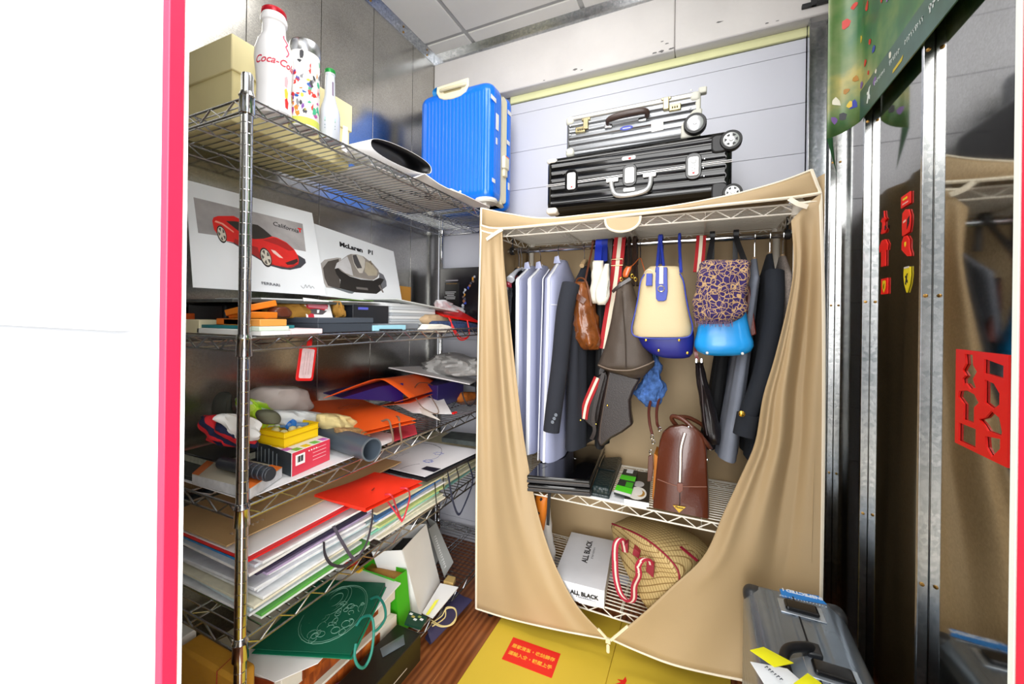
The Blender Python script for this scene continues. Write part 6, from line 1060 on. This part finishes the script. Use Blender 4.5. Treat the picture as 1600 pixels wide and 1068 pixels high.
add('body', loft([[U(xc + hw * math.copysign(abs(cos(a)) ** .6, cos(a)), y, Y=1.545) + V((0, -.06 * e * math.copysign(abs(sin(a)) ** .7, sin(a)), 0)) for a in [2 * PI * i / 40 for i in range(40)]] for y, xc, hw, e in ((430, 1130, 30, .45), (470, 1130, 33, .6), (500, 1130, 38, .72), (520, 1130.5, 42, .86), (533, 1131, 46, .98), (540, 1131, 46.5, 1.), (548, 1131, 42, .92), (553, 1131, 32, .7), (555, 1131, 18, .4))]), SKY, sk, W=True, ang=70)
for px in (1105, 1160): add('foot', lathe([(.0045, 0), (.004, .005), (0, .007)], 10, F(px, 551 + (px > 1150), 1.485)), M('#e8e6e0', .3), sk, W=True)
for a, x2 in (((1106, 412), 1113), ((1165, 412), 1150)): add('handle', strap(loop(a[0], a[1], 1.55, x2), .017, .005, (0, -1, 0)), M('#1b1c20', .5), sk, W=True)
ws2 = thing('bag_strap', 'red and cream striped strap hanging left of the patterned scarf', 'strap', U(1092, 425, Y=1.62)); webbing(ws2, [(1096, 368), (1094, 395), (1091, 425)], 1.62, .034, ('#a8181f', '#e0d4bc', '#a8181f'), Ys=[1.705, 1.66, 1.63])
add('clutch_bag', plate([(1168, 440), (1172, 450), (1178, 490), (1182, 522), (1172, 526), (1166, 480)], 1.58, .12), leather('#6a2418'), label='dark red leather bag edge behind the sky blue handbag', cat='bag', bevel=.003)
lb = thing('leather_bag', 'long slim black leather bag hanging above the brown duffel', 'bag', U(1112, 692, Y=1.62))
add('body', sil([(566, 1086, 1099, .6), (590, 1087, 1104), (615, 1091, 1112), (640, 1094, 1119), (665, 1097, 1124), (682, 1102, 1126), (694, 1112, 1124, .6)], 'Y', 1.64, .04, fold=.002, wr=.003), leather('#1c1516', .3), lb, W=True, ang=80)
add('zip_line', tube([U(1094, 575, Y=1.602), U(1097, 610, Y=1.60), U(1100, 650, Y=1.598), U(1105, 680, Y=1.60)], .0016, 5), M('#6a6264', .4, .4), lb, W=True); add('strap', strap([U(1090, 562, Y=1.62), U(1087, 548, Y=1.62), U(1090, 535, Y=1.64)], .012, .003, (0, -1, 0)), leather('#8a2226'), lb, W=True)
for px in (1088, 1096): add('clasp', box(.006, .006, .016, U(px, 563, Y=1.60)), CHROME, lb, W=True, bevel=.001)
# ---------------------------------------------------------------- middle shelf
MS = .587 + .0055
bd = thing('duffel_bag', 'glossy chestnut leather duffel with zip and metal triangle plate', 'bag', U(1062, 812, Z=MS)); CH = M('#5a2a18', .28, 0, (5., .15), (200, .1), .3)
prof = [(1019, 796), (1022, 765), (1025, 735), (1028, 705), (1030, 690), (1035, 676), (1046, 667), (1066, 664), (1086, 668), (1099, 681), (1104, 702), (1105, 735), (1107, 775), (1108, 815), (1085, 811), (1050, 803)]
def endp(Y, s, dz=0):
    P = [U(a, b, Y=1.555) for a, b in prof]; P = [V((p.x, Y, max(p.z, MS + .002))) for p in P]; c = sum(P, V((0, 0, 0))) / len(P); return [V((c.x + (p.x - c.x) * s, Y, MS + .002 + (p.z - MS - .002) * (1 - (1 - s) * .6 + dz))) for p in P]
add('body', loft([endp(1.553, .93), endp(1.558, .985), endp(1.575, 1.0), endp(1.66, 1.03, -.10), endp(1.76, 1.03, -.18), endp(1.85, 1.0, -.22), endp(1.875, .95, -.24)]), CH, bd, W=True, ang=50)
def on(px, py, Y=1.551): return U(px, py, Y=Y)
add('end_seam', tube([on(1027, 748, 1.553), on(1045, 755, 1.5515), on(1060, 759, 1.551), on(1080, 760, 1.551), on(1104, 760, 1.554)], .0014, 5), M('#8a5844', .5), bd, W=True)
zi = add('zip_tape', strap([on(1070, 676, 1.552), on(1064, 700, 1.5505), on(1063, 730, 1.5505), on(1062, 755, 1.5505)], .014, .002, (0, -1, 0)), leather('#4a2012'), bd, W=True); add('zip_teeth', strap([on(1070, 676, 1.5505), on(1064, 700, 1.549), on(1063, 730, 1.549), on(1062, 753, 1.549)], .0055, .002, (0, -1, 0)), M('#d4cabc', .25, 1.), zi, W=True)
add('zip_tab', plate([(1058, 755), (1067, 755), (1067, 766), (1062, 770), (1058, 766)], 1.547, .004), leather('#7a4434'), zi, W=True, bevel=.001); add('lower_seam', tube([on(1062, 770), on(1062, 785), on(1061, 797)], .0013, 5), INK, bd, W=True)
tp = add('triangle_plate', plate([(1051, 789), (1072, 792), (1061, 801)], 1.5475, .003), M('#caa84a', .3, .9), bd, W=True, bevel=.0008); text('PRADA', .0085, M('#4a3a18', .5), tp, frame(U(1061.5, 793, Y=1.5468), (1, 0, -.03), (0, 0, 1)), bold=.0003)
HN = leather('#5a3020', .28)
add('handle', tube([U(1060, 668, Y=1.62), U(1050, 655, Y=1.60), U(1053, 650, Y=1.59), U(1070, 657, Y=1.575), U(1092, 678, Y=1.565), U(1104, 692, Y=1.57), U(1110, 700, Y=1.59)], .008, 10), HN, bd, W=True); add('handle', tube([U(1056, 651, Y=1.60), U(1075, 652, Y=1.62), U(1095, 662, Y=1.65), U(1108, 674, Y=1.68)], .0075, 10), HN, bd, W=True)
for px, py, Y in ((1110, 701, 1.585), (1105, 718, 1.58), (1076, 667, 1.56)): add('hardware', lathe([(.005, 0), (.004, .004), (0, .005)], 10, F(px, py, Y)), CHROME, bd, W=True)
add('side_flap', plate([(1022, 708), (1032, 716), (1033, 735), (1028, 770), (1021, 784), (1019, 775), (1021, 745)], 1.60, .1), M('#c4741c', .6), bd, W=True, bevel=.002)
for a, b in (((1014, 620), (1019, 678)), ((1026, 622), (1031, 668))): add('carry_strap', tube([U(a[0] + 4, a[1], Y=1.66), U(a[0], a[1] + 20, Y=1.63), U(a[0] + 1, a[1] + 40, Y=1.60), U(*b, Y=1.58)], .0052, 8), leather('#5a2c22', .3), bd, W=True)
for px, py in ((1019, 682), (1021, 690), (1031, 670), (1017, 706)): add('clip_ring', tube([U(px + 2.5 * cos(a), py + 3.2 * sin(a), Y=1.575) for a in [2 * PI * i / 10 for i in range(10)]], .0015, 6, True, 1), CHROME, bd, W=True)
add('luggage_tag', plate([(1013, 712), (1020, 710), (1021, 730), (1018, 752), (1011, 752)], 1.572, .008), HN, bd, W=True, bevel=.002)
# laptops
LQ = [(867, 698), (945, 694), (922, 750), (823, 742)]
for k, (z, l) in enumerate(((MS + .018, 'lower black laptop of the two stacked by the garment bags'), (MS + .049, 'upper glossy black laptop of the two, with small emblem'))):
    t = thing('laptop', l, 'laptop', U(880, 725, Z=z), 0, 'stacked laptops'); Q = [U(a, b, Z=MS + .078) for a, b in LQ]; Q = [V((p.x + .004 * (1 - k), p.y - .004 * (1 - k), z)) for p in Q]
    add('base', slab(Q, .013, n=2), M('#2b2b2e', .4), t, W=True, bevel=.003); add('lid', slab([p + V((0, 0, .0145)) for p in Q], .014, n=2), M('#08080a', .1, 0, None, None, .4), t, W=True, bevel=.004)
    add('hinge_strip', slab([Q[3] + V((.004, -.002, .0125)), Q[2] + V((-.004, -.002, .0125)), Q[2] + V((-.004, .003, .0125)), Q[3] + V((.004, .003, .0125))], .003, n=2), M('#55504c', .3, .6), t, W=True)
    if k: e = (Q[0] * .4 + Q[1] * .6).lerp(Q[3] * .5 + Q[2] * .5, .45) + V((0, 0, .0286)); add('emblem', prism([(-.012, -.003), (-.002, .003), (.012, .004), (.008, -.001), (.001, -.003)], .0006, frame(e, (1, -.1, 0), (.1, 1, 0))), M('#d0d2d6', .2, 1.), t, W=True); add('maker_mark', prism(rrect(.03, .005, .001, 3), .0006, frame(Q[3].lerp(Q[0], .3) + V((.035, 0, .0286)), (.4, 1, 0), (-1, .4, 0))), M('#5a5c62', .3, .8), t, W=True)
cc = thing('laptop_case', 'dark green crocodile leather case under the laptops', 'case', U(930, 760, Z=MS)); CRO = bpy.data.materials.new('crocodile'); CRO.use_nodes = True; N = CRO.node_tree.nodes; L = CRO.node_tree.links; p = N['Principled BSDF']; p.inputs['Base Color'].default_value = hx('#1b2a2b'); p.inputs['Roughness'].default_value = .35
vo = N.new('ShaderNodeTexVoronoi'); vo.inputs['Scale'].default_value = 90; tc = N.new('ShaderNodeTexCoord'); L.new(tc.outputs['Object'], vo.inputs['Vector']); bu = N.new('ShaderNodeBump'); bu.inputs['Strength'].default_value = .6; bu.inputs['Distance'].default_value = .003; bu.invert = True; L.new(vo.outputs[0], bu.inputs['Height']); L.new(bu.outputs[0], p.inputs['Normal'])
Qc = [V((p.x, p.y, MS)) for p in (U(905, 714, Z=MS + .045), U(972, 712, Z=MS + .045), U(952, 765, Z=MS + .04), U(880, 762, Z=MS + .012))]; add('body', slab(Qc, .017, n=2), CRO, cc, W=True, bevel=.006); Qd = [Qc[0].lerp(Qc[1], .55), Qc[1], Qc[2], Qc[3].lerp(Qc[2], .62)]
add('raised_half', slab([p + V((0, 0, .014)) for p in Qd], .03, n=2), CRO, cc, W=True, bevel=.010, seg=3); a, b = Qd[1].lerp(Qd[2], .5), Qd[0].lerp(Qd[3], .42); add('closing_strap', slab([b + V((0, 0, .0445)), a + V((0, 0, .0445)), a + V((-.002, -.012, .0445)), b + V((-.002, -.012, .0445))], .003, n=2), M('#101818', .4), cc, W=True, bevel=.001)
add('wrist_strap', strap([U(860, 767, Y=1.545), U(858, 775, Y=1.535), U(857, 795, Y=1.53), U(856, 820, Y=1.53)], .012, .003, (0, -1, 0)), INK, cc, W=True); add('strap_snap', lathe([(.006, 0), (.005, .003), (0, .0035)], 12, F(860, 767, 1.535)), CHROME, cc, W=True)
ga = thing('card_box', 'lime green and black packet beside the crocodile case', 'packet', U(980, 770, Z=MS)); Q = [U(975, 735, Z=MS + .03), U(997, 738, Z=MS + .03), U(985, 780, Z=MS + .016), U(959, 772, Z=MS + .016)]
add('body', slab(Q, .009, n=2), M('#2c302e', .4), ga, W=True, bevel=.001)
def strip(t0, t1, c, s0=.0, s1=1.): a, b, c_, d = Q[0].lerp(Q[3], t0), Q[1].lerp(Q[2], t0), Q[1].lerp(Q[2], t1), Q[0].lerp(Q[3], t1); add('print_band', slab([a.lerp(b, s0) + V((0, 0, .0093)), a.lerp(b, s1) + V((0, 0, .0093)), d.lerp(c_, s1) + V((0, 0, .0093)), d.lerp(c_, s0) + V((0, 0, .0093))], .0006, n=2), M(c, .5), ga, W=True)
strip(.28, .46, '#5ae02c'); strip(.72, .92, '#58dc28'); strip(.92, 1., '#f0f0ee'); strip(.02, .16, '#e8e8e8', .25, .7); strip(.52, .7, '#3fae20', .5, .95)
wc = thing('book', 'black and white book with cream cup picture beside the duffel', 'book', U(1000, 785, Z=MS)); Q = [U(994, 740, Z=MS + .012), U(1017, 742, Z=MS + .012), U(1014, 790, Z=MS + .012), U(975, 783, Z=MS + .012)]
add('pages', slab([V((p.x, p.y, MS + .006)) for p in Q], .016, n=2), paper('#f2f2f0'), wc, W=True, bevel=.0008); cq = [p + V((0, 0, .0105)) for p in Q]; add('cover', slab(cq, .0012, n=2), M('#1a1614', .4), wc, W=True)
def cpt(u, v, z=.0125): return Q[0] * (1 - u) * (1 - v) + Q[1] * u * (1 - v) + Q[2] * u * v + Q[3] * (1 - u) * v + V((0, 0, z))
def disc(cu, cv, ru, rv, mat, z): P = [cpt(cu + ru * cos(a), cv + rv * sin(a), z) for a in [2 * PI * i / 24 for i in range(24)]]; return add('print_shape', (P + [p - V((0, 0, .0004)) for p in P], [tuple(range(24)), tuple(range(47, 23, -1))] + [(i, (i + 1) % 24, 24 + (i + 1) % 24, 24 + i) for i in range(24)]), mat, wc, W=True)
disc(.45, .78, .42, .2, paper('#f0ece0'), .0125); disc(.6, .78, .2, .1, M('#b88a3c', .6), .0129); disc(.5, .76, .19, .1, paper('#f4f0e6'), .0133); disc(.42, .48, .28, .1, M('#c9c6c4', .4), .0125)
item('paper_sheet', slab([U(905, 768, Z=MS), U(1012, 770, Z=MS), U(1010, 796, Z=MS), U(900, 772, Z=MS)], .005, 0, 4), paper('#eef0f2'), 'white sheets lying on the middle wardrobe shelf front edge', 'paper', 0)
# ---------------------------------------------------------------- bottom shelf of the wardrobe
BS = .187 + .0055; sb_ = thing('shoe_box', 'white shoe box with bold black lettering on the lower wardrobe shelf', 'box', U(910, 940, Z=BS)); p3 = U(944, 951, Z=BS); zt = U(945, 923, Y=p3.y).z
C_ = V((p3.x, p3.y, BS)); B_ = U(958, 844.5, Z=zt); A_ = U(893, 831, Z=zt); B_.z = BS; A_.z = BS; D_ = C_ + (A_ - B_) * 1.02; H_ = zt - BS; WSB = M('#e6e8ee', .55)
add('box_body', slab([A_, B_, C_, D_], H_ - .004, n=2), WSB, sb_, W=True, bevel=.001); add('lid', slab([p + (p - (A_ + C_) / 2) * .01 + V((0, 0, H_ - .028)) for p in (A_, B_, C_, D_)], .029, n=2), WSB, sb_, W=True, bevel=.0015)
xw = (C_ - D_).normalized(); yw = (B_ - C_).normalized(); ct = (A_ + B_ + C_ + D_) / 4 + V((0, 0, H_ + .0012))
text('ALL BLACK', .034, INK, sb_, frame(ct + yw * .05 + xw * .0, yw, -xw), bold=.0008); marks(frame(ct + yw * .05 + xw * .026, yw, -xw), 8, .09, .010, M('#77777e', .6), sb_)
fc = (C_ * .62 + D_ * .38); marks(frame(fc + V((0, -.0035, H_ * .34)), xw, (0, 0, 1)), 9, .06, .005, M('#77777e', .6), sb_); text('ALL BLACK', .021, INK, sb_, frame(fc + V((0, -.0035, H_ * .52)), xw, (0, 0, 1)), bold=.0008); add('size_label', prism(rrect(.065, .02, .001, 3), .0006, frame(fc + V((.012, -.0032, H_ * .16)), xw, (0, 0, 1))), paper('#dcdde2'), sb_, W=True)
def gucmat():
    t = bpy.data.materials.new('monogram_canvas'); t.use_nodes = True; N = t.node_tree.nodes; L = t.node_tree.links; p = N['Principled BSDF']; p.inputs['Roughness'].default_value = .75
    tc = N.new('ShaderNodeTexCoord'); sx_ = N.new('ShaderNodeSeparateXYZ'); L.new(tc.outputs['Object'], sx_.inputs[0])
    def wv(op, ka, kb):
        m1 = N.new('ShaderNodeMath'); m1.operation = 'MULTIPLY'; m1.inputs[1].default_value = ka; L.new(sx_.outputs[0], m1.inputs[0]); yz = N.new('ShaderNodeMath'); yz.operation = 'SUBTRACT'; L.new(sx_.outputs[2], yz.inputs[0]); L.new(sx_.outputs[1], yz.inputs[1])
        m2 = N.new('ShaderNodeMath'); m2.operation = 'MULTIPLY_ADD'; m2.inputs[1].default_value = kb; L.new(yz.outputs[0], m2.inputs[0]); L.new(m1.outputs[0], m2.inputs[2]); s = N.new('ShaderNodeMath'); s.operation = 'SINE'; L.new(m2.outputs[0], s.inputs[0]); a = N.new('ShaderNodeMath'); a.operation = 'ABSOLUTE'; L.new(s.outputs[0], a.inputs[0]); return a
    a, b = wv(0, 170, 170), wv(0, 170, -170); mn = N.new('ShaderNodeMath'); mn.operation = 'MINIMUM'; L.new(a.outputs[0], mn.inputs[0]); L.new(b.outputs[0], mn.inputs[1]); lt = N.new('ShaderNodeMath'); lt.operation = 'LESS_THAN'; lt.inputs[1].default_value = .28; L.new(mn.outputs[0], lt.inputs[0])
    c = N.new('ShaderNodeMix'); c.data_type = 'RGBA'; c.inputs[6].default_value = hx('#c9b078'); c.inputs[7].default_value = hx('#8a6c3c'); L.new(lt.outputs[0], c.inputs[0]); L.new(c.outputs[2], p.inputs['Base Color']); return t
GUC = gucmat(); gd = thing('travel_bag', 'tan monogram canvas travel bag with red trim and striped handles', 'bag', U(1010, 945, Z=BS)); CRD = M('#8e1830', .5)
# long soft body: end panel faces the camera's left, sags to the right
e4 = [U(957, 818, Y=1.70), U(1010, 842, Y=1.56), U(1056, 884, Y=1.50), U(1062, 915, Y=1.50), U(1020, 955, Y=1.52), U(985, 905, Y=1.58), U(966, 860, Y=1.66)]
back = [U(1005, 812, Y=1.86), U(1060, 822, Y=1.80), U(1104, 852, Y=1.72), U(1112, 890, Y=1.66), U(1060, 950, Y=1.66), U(1010, 905, Y=1.76), U(985, 850, Y=1.84)]
def cl(P): return [p for p in catmull(P, 5, True)]
mid = [a.lerp(b, .5) + V((0, -.0, .022 if i in (0, 1, 2) else 0)) for i, (a, b) in enumerate(zip(e4, back))]
def fl_(P): return [V((p.x, p.y, max(p.z, BS + .002))) for p in P]
ce_ = sum(e4, V((0, 0, 0))) / 7
add('canvas_body', loft([fl_(cl([ce_.lerp(p, .5) + V((-.008, -.012, .006)) for p in e4])), fl_(cl([ce_.lerp(p, .9) + V((-.006, -.008, .004)) for p in e4])), fl_(cl(e4)), fl_(cl([a.lerp(b, .2) for a, b in zip(e4, mid)])), fl_(cl(mid)), fl_(cl(back))]), GUC, gd, W=True, ang=80)
add('piping', tube([p + V((-.001, -.003, .002)) for p in catmull(e4[:4], 5)], .0035, 6, per=1), CRD, gd, W=True); add('top_zip', strap([U(990, 812, Y=1.80), U(1020, 826, Y=1.70), U(1058, 850, Y=1.60), U(1090, 876, Y=1.56)], .012, .003, (0, 0, 1)), CRD, gd, W=True)
def hw(L, Y): 
    for k, (c, o) in enumerate((('#a81c38', -1), ('#e6d4c8', 0), ('#a81c38', 1))): add('handle_stripe', strap([U(a + o * 3.1, b + o * .6, Y=y) for a, b, y in L], .0085, .003, (0, -1, 0)), fabric(c, .8, 500, .2), gd, W=True)
hw([(977, 862, 1.60), (972, 842, 1.58), (962, 850, 1.56), (961, 880, 1.55), (963, 905, 1.53), (970, 928, 1.52), (982, 939, 1.51), (990, 934, 1.50), (991, 915, 1.49), (998, 898, 1.48), (997, 884, 1.48), (1004, 874, 1.48), (1014, 875, 1.49), (1017, 886, 1.50)], 0)
for q in ([(990, 856), (1000, 864), (998, 873), (988, 866)], [(1010, 880), (1022, 884), (1021, 903), (1009, 892)], [(975, 850), (981, 848), (981, 864)]): add('leather_patch', plate(q, 1.495 if q[0][0] > 1000 else 1.54, .03), CRD, gd, W=True, bevel=.001)
wp_ = thing('wrapped_toy', 'orange figure in clear plastic at the left of the lower wardrobe shelf', 'toy', U(850, 880, Y=1.6)); add('orange_strip', sil([(772, 838, 858, .8), (790, 836, 856), (810, 838, 853), (828, 841, 850, .6)], 'Y', 1.60, .02), M('#d87818', .5), wp_, W=True)
for px, py in ((841, 802), (842, 818), (845, 780)): add('black_mark', plate([(px - 2, py), (px, py - 3), (px + 2.4, py), (px, py + 3)], 1.577, .003), INK, wp_, W=True)
add('plastic_sleeve', sil([(780, 846, 858, .8), (800, 845, 860), (840, 848, 864), (868, 852, 868), (874, 856, 866, .5)], 'Y', 1.63, .025, wr=.008), M('#c9c6c2', .25, 0, (9., .1), None, .3), wp_, W=True)
# ================================================================ floor mat, magnets and wall poster
YM = M('#d8ba3a', .5, 0, (4., .06)); mt = thing('cardboard_sheet', 'yellow flattened cardboard with red label on the floor before the wardrobe', 'cardboard', (-.28, 1.2, 0))
add('board', [bx(-.748, -.285, .70, 1.75, .001, .013), bx(-.2845, .11, .70, 1.75, .001, .013)], YM, mt, W=True, bevel=.002)
RL = M('#e8261c', .5); zf = .0135; lq = [U(a, b, Z=zf) for a, b in ((802, 995), (876, 1021), (862, 1059), (784, 1029))]; lab = add('red_label', slab(lq, .0006, n=2), RL, mt, W=True)
xd = (lq[1] - lq[0]).normalized(); yd = V((-xd.y, xd.x, 0)); lc = (lq[0] + lq[1] + lq[2] + lq[3]) / 4; wd_ = (lq[1] - lq[0]).length; YT2 = M('#f0b43c', .5)
for s, o in (('居家清潔・收納歸存', .018), ('運輸入倉・輕鬆上手', -.018)): text(s, wd_ / 10.2, YT2, lab, frame(lc + yd * o + V((0, 0, .0009)), xd, yd), bold=.0003)
q = U(972, 1066, Z=zf); add('red_print', prism([(-.02, -.02), (-.004, .0), (-.018, .004), (.0, .012), (.004, .03), (.012, .016), (.010, -.004), (.03, -.03)], .0006, frame(q, (1, -.1, 0), (.1, 1, 0))), RL, mt, W=True)
# magnets on the right wall
XW = XR - .0006
def wq(px, py): return frame(U(px, py, X=XW), (0, -1, 0), (0, 0, 1))
def magnet(label, px, py, poly_, mat, extra=()):
    o = add('fridge_magnet', prism(poly_, .003, wq(px, py)), mat, label=label, cat='magnet', group='magnets on the right wall', bevel=.0004)
    for pl_, m_ in extra: add('magnet_print', prism(pl_, .0006, wq(px, py), .003), m_, o, W=True)
MR = M('#ee1c14', .4); MY = M('#f0d820', .4)
magnet('red racing car magnet above the red shirt magnet', 1382, 347, [(-.012, -.03), (-.02, -.022), (-.008, -.016), (-.007, 0), (-.018, .006), (-.008, .012), (-.004, .03), (.004, .03), (.008, .012), (.018, .006), (.007, 0), (.008, -.016), (.02, -.022), (.012, -.03)], MR, [([(-.02, -.024), (-.012, -.024), (-.012, -.012), (-.02, -.012)], INK), ([(.012, -.024), (.02, -.024), (.02, -.012), (.012, -.012)], INK), ([(-.004, .012), (.004, .012), (.003, .03), (-.003, .03)], INK)])
magnet('red shirt shaped magnet', 1382, 395, [(-.014, -.036), (.014, -.036), (.014, .008), (.024, .004), (.028, .02), (.014, .034), (.005, .036), (0, .031), (-.005, .036), (-.014, .034), (-.028, .02), (-.024, .004), (-.014, .008)], MR)
SH = [(-.010, .016), (.010, .016), (.012, .006), (.010, -.006), (0, -.018), (-.010, -.006), (-.012, .006)]
magnet('square red magnet with yellow shield', 1383.5, 447, [(-.021, -.021), (.021, -.021), (.021, .021), (-.021, .021)], MR, [([(x * .85, y * .95) for x, y in SH], MY), ([(-.003, -.008), (.003, -.006), (.002, .002), (.005, .008), (-.001, .006), (-.004, .0)], INK)])
magnet('small red rectangular magnet topmost in the right column', 1417, 313, [(-.024, -.014), (.024, -.012), (.024, .016), (-.024, .014)], MR, [([(-.012, .002), (.010, .003), (.010, .008), (-.012, .007)], MY), ([(-.014, -.008), (.014, -.007), (.014, -.004), (-.014, -.005)], M('#f6b0a8', .5))])
magnet('red helmet shaped magnet', 1418, 347, [(-.02, -.03), (.014, -.026), (.02, -.008), (.021, .012), (.012, .028), (-.004, .032), (-.02, .026), (-.022, .0)], MR, [([(.006, -.018), (.018, -.004), (.019, .012), (.008, .006)], INK), ([(-.014, .0), (.0, .002), (.0, .007), (-.014, .005)], M('#f8b8a8', .5))])
magnet('red cap shaped magnet', 1417, 384, [(.026, -.028), (.026, -.022), (.018, -.008), (.018, .012), (.006, .024), (-.010, .025), (-.02, .012), (-.021, -.006), (-.006, -.016), (.010, -.026)], MR, [([(x * .35 + .0, y * .35 + .004) for x, y in SH], MY)])
magnet('yellow shield magnet with black prancing horse', 1419, 436, [(-.016, .028), (.0, .03), (.016, .028), (.017, .008), (.012, -.012), (0, -.032), (-.012, -.012), (-.017, .008)], MY, [([(-.002, -.014), (.001, -.006), (.006, -.010), (.007, -.004), (.003, .0), (.004, .008), (.007, .014), (.002, .013), (-.001, .008), (-.006, .009), (-.007, .005), (-.003, .003), (-.004, -.004), (-.007, -.010)], INK), ([(-.013, .026), (.013, .026), (.013, .03), (-.013, .03)], M('#d8d0c8', .5))])
# die-cut backing sheet left from the magnets
T = frame((XW, (U(1497, 545, X=XW).y + U(1580, 558, X=XW).y) / 2, (U(1497, 545, X=XW).z + U(1497, 692, X=XW).z) / 2), (0, -1, 0), (0, 0, 1)); W_ = U(1497, 545, X=XW).y - U(1580, 558, X=XW).y; H_ = U(1497, 545, X=XW).z - U(1497, 692, X=XW).z
HOLES = [[(-.30, .46), (-.14, .46), (-.13, .36), (-.05, .30), (-.13, .22), (-.07, .14), (-.18, .11), (-.28, .16), (-.33, .12), (-.35, .2), (-.28, .24), (-.35, .29), (-.28, .36)], [(.08, .44), (.42, .40), (.42, .28), (.08, .30)], [(-.42, .06), (-.26, .09), (-.10, .07), (-.01, .0), (-.10, -.06), (-.10, -.22), (-.32, -.22), (-.32, -.06), (-.44, -.0)], [(.10, .24), (.26, .22), (.36, .14), (.36, .04), (.26, -.02), (.10, .02)], [(.0, -.16), (.12, -.12), (.22, -.04), (.36, -.08), (.41, -.2), (.40, -.24), (.16, -.24), (.10, -.20)], [(-.42, -.27), (-.06, -.27), (-.06, -.46), (-.42, -.46)], [(.12, -.30), (.38, -.27), (.38, -.36), (.24, -.47), (.14, -.40)]]
def holed(w, h, holes, th, T):
    cu = bpy.data.curves.new('c', 'CURVE'); cu.dimensions = '2D'; cu.fill_mode = 'BOTH'; cu.extrude = th / 2
    for P in [[(-.5, -.5), (.5, -.5), (.5, .5), (-.5, .5)]] + holes:
        s = cu.splines.new('POLY'); s.points.add(len(P) - 1)
        for i, (a, b) in enumerate(P): s.points[i].co = (a * w, b * h, 0, 1)
        s.use_cyclic_u = True
    o = bpy.data.objects.new('c', cu); COL.objects.link(o); dg = bpy.context.evaluated_depsgraph_get(); dg.update(); me = bpy.data.meshes.new_from_object(o.evaluated_get(dg)); g = ([T @ (v.co + V((0, 0, th / 2))) for v in me.vertices], [tuple(p.vertices) for p in me.polygons]); COL.objects.unlink(o); bpy.data.objects.remove(o); bpy.data.curves.remove(cu); bpy.data.meshes.remove(me); return g
add('magnet_sheet', holed(W_, H_, HOLES, .003, T), MR, label='red die-cut magnet sheet with empty shapes on the right wall', cat='magnet sheet')
# green race poster hanging on the right wall, far corner curling into the room
def postermat():
    t = bpy.data.materials.new('painted_poster'); t.use_nodes = True; N = t.node_tree.nodes; L = t.node_tree.links; p = N['Principled BSDF']; p.inputs['Roughness'].default_value = .35
    tc = N.new('ShaderNodeTexCoord'); n1 = N.new('ShaderNodeTexNoise'); n1.inputs['Scale'].default_value = 5; n1.inputs['Detail'].default_value = 6; L.new(tc.outputs['Object'], n1.inputs['Vector']); cr = N.new('ShaderNodeValToRGB'); e = cr.color_ramp.elements
    e[0].position = .32; e[0].color = hx('#1f4a34'); e[1].position = .7; e[1].color = hx('#b8a860')
    for q, c in ((.45, '#34683c'), (.52, '#5a7a44'), (.6, '#7a8a5c')): k = e.new(q); k.color = hx(c)
    L.new(n1.outputs[0], cr.inputs[0]); L.new(cr.outputs[0], p.inputs['Base Color']); return t
PX = XR - .022
wpst = thing('wall_poster', 'green painted race poster curling off the upper right wall', 'poster', (PX, 1.3, 1.86)); y0, y1 = .80, 1.53
def pf(u, v):
    y = y0 + (y1 - y0) * min(1, u / .82); z = 1.872 + .75 * v; x = PX
    if u > .82: q = (u - .82) / .18; x = PX - .055 * q - .02 * q * q; y = y1 + .03 * sin(q * 2.2); z -= .03 * q * (1 - v)
    return V((x, y, z))
add('sheet', grid(pf, 40, 12), postermat(), wpst, W=True, solid=.0008, ang=80)
add('lower_band', slab([(PX - .001, y0, 1.873), (PX - .001, y1, 1.873), (PX - .001, y1, 1.96), (PX - .001, y0, 1.96)], .0006, n=2, up=V((-1, 0, 0))), M('#3a5a50', .35, 0, (20., .3)), wpst, W=True)
[marks(frame((PX - .0020, y_, 1.925), (0, -1, 0), (0, 0, 1)), n_, w_, h_, M('#c8d0cc', .5), wpst, seed=n_) for y_, n_, w_, h_ in ((1.08, 6, .09, .02), (1.19, 9, .09, .013), (1.29, 6, .06, .014), (1.38, 8, .07, .010))]; add('yellow_print', prism([(-.03, -.006), (.02, -.004), (.028, .006), (.01, .004), (-.028, .002)], .0005, frame((PX - .0018, 1.27, 1.895), (0, -1, 0), (0, 0, 1))), M('#c8b020', .5), wpst, W=True)
add('horse_mark', prism([(-.006, -.02), (.002, -.008), (.010, -.016), (.012, -.006), (.006, .002), (.008, .014), (.016, .022), (.004, .02), (-.002, .012), (-.010, .014), (-.012, .008), (-.005, .004), (-.008, -.006), (-.014, -.016)], .0005, frame((PX - .002, 1.46, 1.915), (0, -1, 0), (0, 0, 1))), M('#e0e6e2', .5), wpst, W=True)
rr = random.Random(17)
for k in range(26):
    u = rr.uniform(.55, .97); v = rr.uniform(.06, .5); p = pf(u, v); d = (pf(u - .01, v) - p).normalized(); s = rr.uniform(.006, .016)
    add('paint_dab', prism([(s * rr.uniform(.5, 1.1) * cos(a), s * rr.uniform(.5, 1.2) * sin(a)) for a in [i * PI / 3 for i in range(6)]], .0005, frame(p + d.cross(V((0, 0, 1))) * .0012 * (1 if d.cross(V((0, 0, 1))).dot(EYE - p) > 0 else -1), d, (0, 0, 1))), M(rr.choice(['#c4201c', '#d8b83c', '#e6e2d0', '#20242c', '#2c3c9c', '#a8762c', '#c8342a', '#7a5a9c']), .5), wpst, W=True)
add('hanging_tip', slab([pf(1, 0), pf(.97, 0), pf(.975, 0) + V((.012, 0, -.11)), pf(1, 0) + V((.028, 0, -.12))], .0008, n=3, up=V((0, -1, 0))), M('#2c5a34', .4), wpst, W=True)
